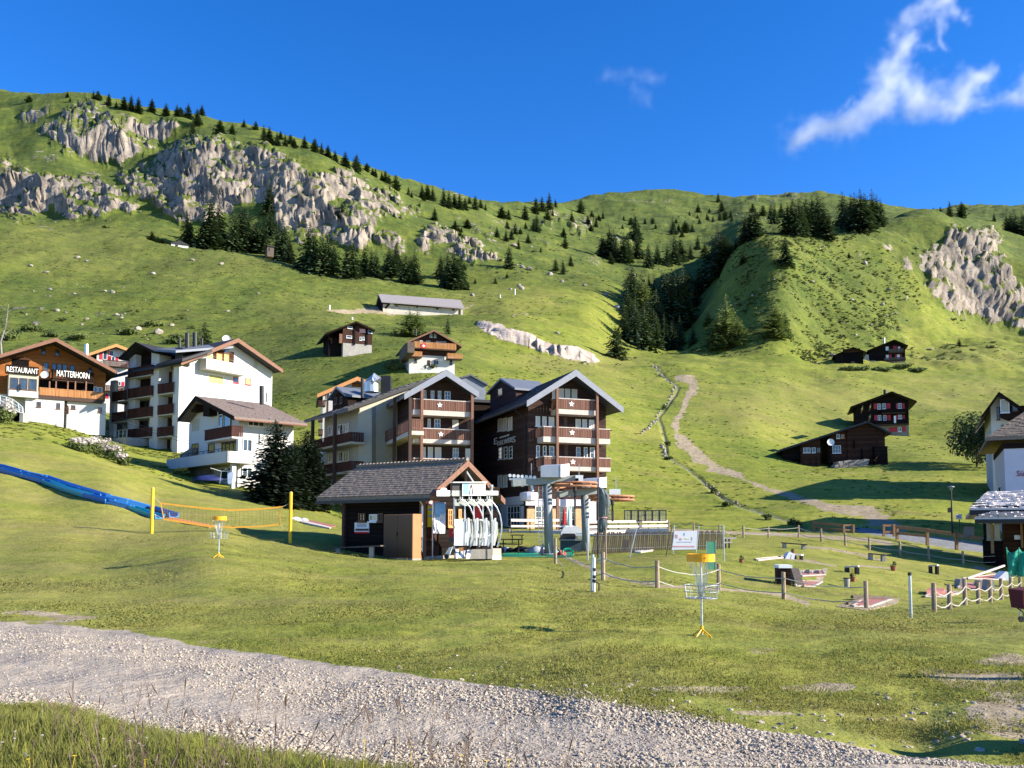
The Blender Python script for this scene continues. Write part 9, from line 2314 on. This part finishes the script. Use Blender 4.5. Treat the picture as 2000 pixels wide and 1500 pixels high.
def clear_of(px, py, x, Y, z):
 "keep grass off the gravel, paths and paving"
 n2 = fbm2(x / 1.1, Y / 1.1, 3)
 k = ~((Y < 22) & (py > lin(ROAD_TOP, px) - 1 + 4 * n2 * np.clip(Y / 10, .5, 2)) & (py < lin(ROAD_BOT, px) + 9 * n2 + 4))
 for wk in WALKS[:2] + [PATH]:
  d, w = seg_dist(px, py, wk); k &= ~((d < w * .45) & (Y > 22) & (Y < 262))
 for (cx, cy, rx, ry) in ((1920,1325,80,11),(1960,1290,36,8),(1985,1400,55,40),(1930,1450,140,12),(1370,1345,80,6),(1610,1343,55,5),(90,1208,100,9)):
  k &= ~((((px - cx) / rx) ** 2 + ((py - cy) / ry) ** 2 + .6 * n2) < .75)
 return k
LT = src('lawn_tufts', [tuft('lawn_tuft', 500 + i, 26, .028, .17, .0048, BLADE, .8) for i in range(4)])
P_ = slope_points(19000, 6.0, 15.5, -60, 2060, 1); k = clear_of(*P_) & (fbm2(P_[2] / 1.6, P_[3] / 1.0, 3) + .5 * fbm2(P_[2] / 6, P_[3] / 4, 2) > -.12); s_ = np.random.RandomState(2).uniform(.6, 1.25, k.sum()) * (1 + .5 * (fbm2(P_[2][k] / 2.0, P_[3][k] / 2.0, 2)))
scatter('lawn_grass', 'short mown grass of the near lawn', np.stack([P_[2], P_[3], P_[4]], 1)[k], np.stack([s_, s_, s_], 1), LT, 'grass', .3, 3)
LT2 = src('far_lawn_tufts', [tuft('far_lawn_tuft', 520 + i, 30, .030, .40, .011, BLADE, .9) for i in range(4)])
P_ = slope_points(15000, 15, 70, -60, 2060, 4); k = clear_of(*P_) & (fbm2(P_[2] / 3.2, P_[3] / 2.0, 3) + .5 * fbm2(P_[2] / 12, P_[3] / 7, 2) > -.10); s_ = np.random.RandomState(5).uniform(.6, 1.25, k.sum()) * (1 + .6 * fbm2(P_[2][k] / 3.0, P_[3][k] / 3.0, 2))
s_ = np.clip(s_, .3, 1.8)
scatter('far_lawn_grass', 'mown grass of the lawn further off', np.stack([P_[2], P_[3], P_[4]], 1)[k], np.stack([s_ * (.7 + P_[3][k] / 60), s_ * (.7 + P_[3][k] / 60), s_], 1), LT2, 'grass', .25, 6)
# rough long grass in the bottom left corner
TG = src('tall_tufts', [tuft('tall_tuft', 540 + i, 46, .20, .16, .004, BLADET, .42) for i in range(4)])
rs = np.random.RandomState(8); n = 5200
px = rs.uniform(-80, 780, n); Y = rs.uniform(3.6, 8.6, n); py = ground_py(px, Y); x, _, z = unproj(px, py, Y); z = z + wobble(x, Y)
n2 = fbm2(x / 1.1, Y / 1.1, 3)
k = py > lin(ROAD_BOT, px) + 9 * n2 - 2
edge = np.clip((py - lin(ROAD_BOT, px)) / 60, .25, 1.0)[k]
s_ = rs.uniform(.5, 1.3, k.sum()) * edge
scatter('rough_grass', 'rough longer grass in the bottom left corner', np.stack([x, Y, z], 1)[k], np.stack([.8 + .3 * s_, .8 + .3 * s_, s_], 1), TG, 'grass', .2, 9)
def stalk(name, seed, m):
 rr = random.Random(seed); b = MB(); l = rr.uniform(-.22, .3); q = rr.uniform(-.1, .1)
 pts = [Vector((0, 0, 0)), Vector((l * .25, q * .2, .42)), Vector((l * .8, q, .80)), Vector((l * 1.15, q * 1.4, 1.0))]
 b.tube(pts, [.0022, .002, .0016, .0012], 4)
 d = (pts[3] - pts[2]).normalized()
 if seed % 3 != 2:
  b.tube([pts[3] - d * .11, pts[3] - d * .07, pts[3] - d * .02, pts[3] + d * .015], [.0015, .0052, .0045, .001], 5)
 else:
  for i in range(14):
   p = pts[2].lerp(pts[3], i / 13); a = rr.uniform(0, 6.28); b.tube([p, p + Vector((.03 * math.cos(a), .03 * math.sin(a), .035))], [.0012, .0022], 3)
 return b.mesh(name, m)
ST = src('grass_stalks', [stalk('grass_stalk', 560 + i, SEEDH) for i in range(6)])
px = np.concatenate([rs.normal(370, 160, 90), rs.normal(820, 170, 70), rs.uniform(-40, 1080, 60)]); n = len(px)
Y = rs.uniform(3.8, 5.6, n); py = ground_py(px, Y); x, _, z = unproj(px, py, Y)
s_ = rs.uniform(.30, .72, n)
scatter('grass_stalks', 'thin dark grass stalks with seed heads along the bottom edge', np.stack([x, Y, z], 1), np.stack([.9 + 0 * s_, .9 + 0 * s_, s_], 1), ST, 'grass', .16, 10)
fl = MB()
for i in range(5):
 a = 2 * math.pi * i / 5; fl.add([(0, 0, 1), (.011 * math.cos(a - .5), .011 * math.sin(a - .5), 1.004), (.016 * math.cos(a), .016 * math.sin(a), 1.006), (.011 * math.cos(a + .5), .011 * math.sin(a + .5), 1.004)], [(0, 1, 2, 3)])
fl.tube([(0, 0, 0), (.01, 0, .6), (0, 0, 1)], .0015, 4)
FL = src('flower_stalks', [fl.mesh('yellow_flower', YFLOW)])
px = np.array([758, 812, 942, 905, 710, 845, 640, 990, 130, 60, 290]); Y = rs.uniform(4.6, 5.4, len(px)); x, _, z = unproj(px, ground_py(px, Y), Y); s_ = rs.uniform(.28, .42, len(px))
scatter('yellow_flowers', 'few yellow meadow flowers along the bottom edge', np.stack([x, Y, z], 1), np.stack([1 + 0 * s_, 1 + 0 * s_, s_], 1), FL, 'flowers', .1, 11)
cl = MB(); cl.lathe([(.001, .985), (.010, .99), (.011, 1.0), (.005, 1.01)], (0, 0, 0), 7); cl.tube([(0, 0, 0), (0, 0, .99)], .001, 3)
px = rs.uniform(-40, 640, 46); Y = rs.uniform(5.2, 7.4, 46); x, _, z = unproj(px, ground_py(px, Y), Y); k = ground_py(px, Y) > lin(ROAD_BOT, px) + 6; s_ = rs.uniform(.12, .22, 46)
scatter('clover', 'white clover heads in the rough grass', np.stack([x, Y, z], 1)[k], np.stack([1 + 0 * s_, 1 + 0 * s_, s_], 1)[k], src('clover_heads', [cl.mesh('clover_head', FLOWERW)]), 'flowers', .1, 12)
# gravel
GR = src('gravel_stones', [rock_mesh('gravel_stone', 600 + i, PEBBLE, 1) for i in range(6)])
n = 64000
px = rs.uniform(-60, 2060, n); u = rs.rand(n)
pt, pb = lin(ROAD_TOP, px), np.minimum(lin(ROAD_BOT, px), 1540); py = pt + 2 + (pb - pt) * u
# invert: find the ground at that row
Yc = np.interp(py, np.arange(1190, 1561, 2.0), [float(ground_hit(1000, q, 5.0, 25)) for q in np.arange(1190, 1561, 2.0)])
x, _, z = unproj(px, ground_py(px, Yc), Yc); z = z + wobble(x, Yc)
band = .5 + .5 * np.sin(u * 9.0 + 1.4 * fbm2(px / 260, u * 2, 2))        # coarser along the edges and the middle, fine in the wheel tracks
keep = rs.rand(n) < (.22 + .78 * np.clip(band + .5 * sstep(.16, .0, u) + .35 * sstep(900, 1700, px), 0, 1)) * np.where(px < 600, .75, 1)
sz = np.exp(rs.normal(math.log(.0095), .42, n)) * (.7 + .5 * band + .12 * sstep(700, 1500, px))
sz = np.clip(sz, .004, .030)
scatter('gravel', 'loose grey gravel stones on the track', np.stack([x, Yc, z + sz * .2], 1)[keep], np.stack([sz, sz * rs.uniform(.7, 1.1, n), sz * rs.uniform(.6, .9, n)], 1)[keep], GR, 'gravel', .6, 13)
# a few stray stones and clods on the lawn
P_ = slope_points(500, 6.2, 13, 700, 2050, 14); k = (P_[1] < lin(ROAD_TOP, P_[0])) & (P_[1] > lin(ROAD_TOP, P_[0]) - 60 - 60 * (P_[0] > 1700)); s_ = np.random.RandomState(4).uniform(.012, .045, k.sum())
scatter('stray_stones', 'stray stones on the lawn edge', np.stack([P_[2], P_[3], P_[4]], 1)[k], np.stack([s_, s_, s_ * .7], 1), GR, 'stones', .5, 15)
# tussocks and scrub on the slopes
def blob(name, seed, n, s, m):
 return leaf_clump(1.0, .62, n, s, random.Random(seed), Vector((0, 0, .28)), up=.5).mesh(name, m)
TUS = leaf_mat('tussock_grass', (.075, .115, .022), (.20, .22, .05), .25, .12)
TS = src('tussocks', [blob('tussock', 700 + i, 26, .34, TUS) for i in range(4)])
P_ = slope_points(20000, 75, 330, -60, 2060, 16); k = clear_of(*P_)
nz = fbm2(P_[2] / 14.0, P_[3] / 14.0, 3); k &= (nz > -.15) & ((P_[0] < 1100) | (np.random.RandomState(3).rand(len(nz)) < .3))
s_ = np.random.RandomState(6).uniform(.16, .42, k.sum()) * (.6 + .0014 * P_[3][k])
scatter('tussocks', 'grass tussocks over the slopes', np.stack([P_[2], P_[3], P_[4]], 1)[k], np.stack([s_ * 1.4, s_ * 1.4, s_ * .42], 1), TS, 'grass', .2, 17)
AL = src('alpine_shrubs', [blob('alpine_shrub', 720 + i, 60, .24, LEAF) for i in range(5)] + [blob('alpine_shrub', 730 + i, 60, .24, LEAFD) for i in range(1)])
def zone(n, y0, y1, cx, cy, rx, ry, seed, thr=0.0):
 P_ = slope_points(n, y0, y1, cx - rx, cx + rx, seed)
 e = ((P_[0] - cx) / rx) ** 2 + ((P_[1] - cy) / ry) ** 2
 k = (e + .45 * fbm2(P_[2] / 18.0, P_[3] / 18.0, 3) < .85) & (fbm2(P_[2] / 9.0, P_[3] / 9.0, 2) > thr)
 return np.stack([P_[2], P_[3], P_[4]], 1)[k]
Z_ = [zone(7000, 262, 420, 1600, 560, 200, 150, 21, -.2), zone(2500, 255, 330, 1500, 680, 180, 30, 22, 0), zone(1500, 270, 340, 1850, 690, 160, 18, 23, .1), zone(2500, 120, 300, 180, 645, 260, 55, 24, .15), zone(1800, 380, 760, 1150, 500, 260, 90, 25, .2), zone(1600, 360, 600, 330, 440, 330, 60, 26, .25), zone(1800, 400, 1100, 1350, 440, 260, 70, 27, .2), zone(700, 340, 420, 1840, 560, 130, 100, 28, .05), zone(500, 200, 262, 1150, 690, 120, 20, 29, .2)]
pts = np.concatenate(Z_); rs2 = np.random.RandomState(9); s_ = np.exp(rs2.normal(-.75, .42, len(pts))) * (.55 + .0011 * pts[:, 1])
scatter('alpine_scrub', 'low alder and juniper scrub on the steep slopes', pts, np.stack([s_ * 1.2, s_ * 1.2, s_ * .85], 1), AL, 'scrub', .2, 18)
# small stones peppering the slopes
SS = src('slope_stones', ROCKM[:3])
Z_ = [zone(700, 250, 420, 1650, 560, 220, 150, 41, .1), zone(500, 120, 320, 180, 600, 300, 80, 42, .1), zone(700, 380, 760, 1080, 490, 280, 100, 43, .1), zone(500, 400, 620, 400, 400, 420, 90, 44, .2), zone(300, 420, 1100, 1400, 430, 300, 60, 45, .2)]
pts = np.concatenate(Z_); s_ = np.exp(rs2.normal(math.log(.38), .5, len(pts))) * (.5 + .0012 * pts[:, 1])
scatter('slope_stones', 'small pale stones peppered over the mountainside', pts, np.stack([s_, s_, s_ * .7], 1), SS, 'stones', .4, 46)
# ---------------------------------------------------------------- cloud: a real volume high behind the mountain
def cloud(name, label, strands, Y, dens, res, thick, noise_s):
 pts = []; rad = []
 for st in strands:
  for (a, b) in zip(st[:-1], st[1:]):
   for k in range(7):
    s = k / 7; r = 1.6 * (a[2] + (b[2] - a[2]) * s) * Y / F
    pts.append(P(a[0] + (b[0] - a[0]) * s, a[1] + (b[1] - a[1]) * s, Y)); rad.append(r)
 c = sum(pts, Vector()) / len(pts)
 me = bpy.data.meshes.new(name); me.from_pydata([tuple(p - c) for p in pts], [], [])
 at_ = me.attributes.new("radius", 'FLOAT', 'POINT'); at_.data.foreach_set("value", rad)
 o = bpy.data.objects.new(name, me); C.objects.link(o); o.location = c
 lo = [min((p - c)[i] for p in pts) - max(rad) * 1.3 for i in range(3)]; hi = [max((p - c)[i] for p in pts) + max(rad) * 1.3 for i in range(3)]
 lo[1], hi[1] = -thick, thick
 ng = bpy.data.node_groups.new(name, 'GeometryNodeTree')
 ng.interface.new_socket("Geometry", in_out='INPUT', socket_type='NodeSocketGeometry'); ng.interface.new_socket("Geometry", in_out='OUTPUT', socket_type='NodeSocketGeometry')
 N, L = ng.nodes, ng.links
 gi, go = N.new('NodeGroupInput'), N.new('NodeGroupOutput')
 pos = N.new('GeometryNodeInputPosition')
 def nz(scale, det):
  n = N.new('ShaderNodeTexNoise'); n.inputs['Scale'].default_value = scale; n.inputs['Detail'].default_value = det; n.inputs['Roughness'].default_value = .68
  return n
 def m(op, a, b, clamp=False):
  n = N.new('ShaderNodeMath'); n.operation = op; n.use_clamp = clamp
  for i, v in enumerate((a, b)):
   if isinstance(v, (int, float)): n.inputs[i].default_value = v
   else: L.new(v, n.inputs[i])
  return n.outputs[0]
 # warp the position, then the distance to the strands against their radius
 w = nz(noise_s * .6, 3); sub = N.new('ShaderNodeVectorMath'); sub.operation = 'SUBTRACT'; L.new(w.outputs['Color'], sub.inputs[0]); sub.inputs[1].default_value = (.5, .5, .5)
 mu = N.new('ShaderNodeVectorMath'); mu.operation = 'SCALE'; L.new(sub.outputs[0], mu.inputs[0]); mu.inputs['Scale'].default_value = max(rad) * 1.6
 ad = N.new('ShaderNodeVectorMath'); L.new(pos.outputs[0], ad.inputs[0]); L.new(mu.outputs[0], ad.inputs[1])
 pr = N.new('GeometryNodeProximity'); pr.target_element = 'POINTS'; L.new(gi.outputs[0], pr.inputs[0]); L.new(ad.outputs[0], pr.inputs['Sample Position'])
 sn = N.new('GeometryNodeSampleNearest'); L.new(gi.outputs[0], sn.inputs[0]); L.new(ad.outputs[0], sn.inputs['Sample Position'])
 si = N.new('GeometryNodeSampleIndex'); L.new(gi.outputs[0], si.inputs[0]); L.new(sn.outputs[0], si.inputs['Index'])
 na = N.new('GeometryNodeInputNamedAttribute'); na.data_type = 'FLOAT'; na.inputs['Name'].default_value = 'radius'; L.new(na.outputs[0], si.inputs['Value'])
 q = m('SUBTRACT', 1.0, m('DIVIDE', pr.outputs['Distance'], si.outputs[0]), True)
 n2 = nz(noise_s * 1.6, 9)
 d = m('SUBTRACT', m('MULTIPLY', q, 1.5), m('MULTIPLY', m('SUBTRACT', .70, n2.outputs[0]), 2.6))
 d = m('MULTIPLY', m('POWER', m('MAXIMUM', d, 0.0), 1.2), m('MULTIPLY', q, dens))
 vc = N.new('GeometryNodeVolumeCube')
 L.new(d, vc.inputs['Density']); vc.inputs['Min'].default_value = lo; vc.inputs['Max'].default_value = hi
 for i, ax in enumerate('XYZ'): vc.inputs[f'Resolution {ax}'].default_value = max(8, int((hi[i] - lo[i]) / res))
 sm = N.new('GeometryNodeSetMaterial'); sm.inputs['Material'].default_value = CLOUDM
 L.new(vc.outputs[0], sm.inputs[0]); L.new(sm.outputs[0], go.inputs[0])
 o.modifiers.new('cloud', 'NODES').node_group = ng
 tag(o, label, 'cloud', None, 'stuff')
CLOUDM = bpy.data.materials.new('cloud_vapour'); CLOUDM.use_nodes = True
nt = CLOUDM.node_tree; nt.nodes.clear()
pv = nt.nodes.new('ShaderNodeVolumePrincipled'); om = nt.nodes.new('ShaderNodeOutputMaterial')
pv.inputs['Color'].default_value = (1, 1, 1, 1); pv.inputs['Density'].default_value = 1.0; pv.inputs['Anisotropy'].default_value = 0.0
nt.links.new(pv.outputs[0], om.inputs['Volume'])
cloud('cloud', 'white wispy cloud with three arms in the blue sky at the upper right',
  [[(1566,262,42),(1600,248,50),(1640,234,56),(1690,208,54),(1735,182,56)], [(1735,182,48),(1738,130,40),(1762,98,40),(1792,84,26),(1818,88,12)], [(1742,120,30),(1748,62,26),(1785,34,30),(1820,14,34),(1856,6,30),(1884,34,16)], [(1838,40,20),(1842,62,15),(1846,90,9)],
  [(1738,165,46),(1790,176,40),(1832,194,42),(1872,188,44),(1906,160,38),(1932,150,24)], [(1872,200,36),(1945,196,24),(1984,186,30),(2025,175,42),(2080,172,50)], [(1648,192,16),(1668,184,14)]], 2600, .013, 5.0, 110, .0095)
cloud('faint_cloud', 'faint small wisp of cloud in the upper middle of the sky',
  [[(1182,150,18),(1210,156,20),(1242,150,18),(1272,152,26),(1290,150,14)], [(1240,168,14),(1262,186,18),(1274,200,14)]], 2600, .0030, 7.0, 50, .012)
# ---------------------------------------------------------------- unseen things added past the right edge to cast shadows into the picture
g = Vector((4.2, 6.25, ground_z(4.2, 6.25)))
t = thing('shadow_block', 'unseen stone block added beyond the right edge to shade the gravel track', 'shadow_caster', g)
MB().box(g.x, g.x + 2.2, g.y - .15, g.y + .2, g.z - .2, g.z + .55).obj('block_body', CONC, t)
MB().box(g.x + .08, g.x + 2.12, g.y - .08, g.y + .13, g.z + .55, g.z + .56).obj('block_top', GLASS, t)
g = Vector((6.1, 9.4, ground_z(6.1, 9.4)))
tag(MB().tube([g - Vector((0, 0, .2)), g + Vector((0, 0, .8))], .09, 9).obj('shadow_post', POSTW), 'unseen short post added beyond the right edge for its shadow', 'shadow_post')
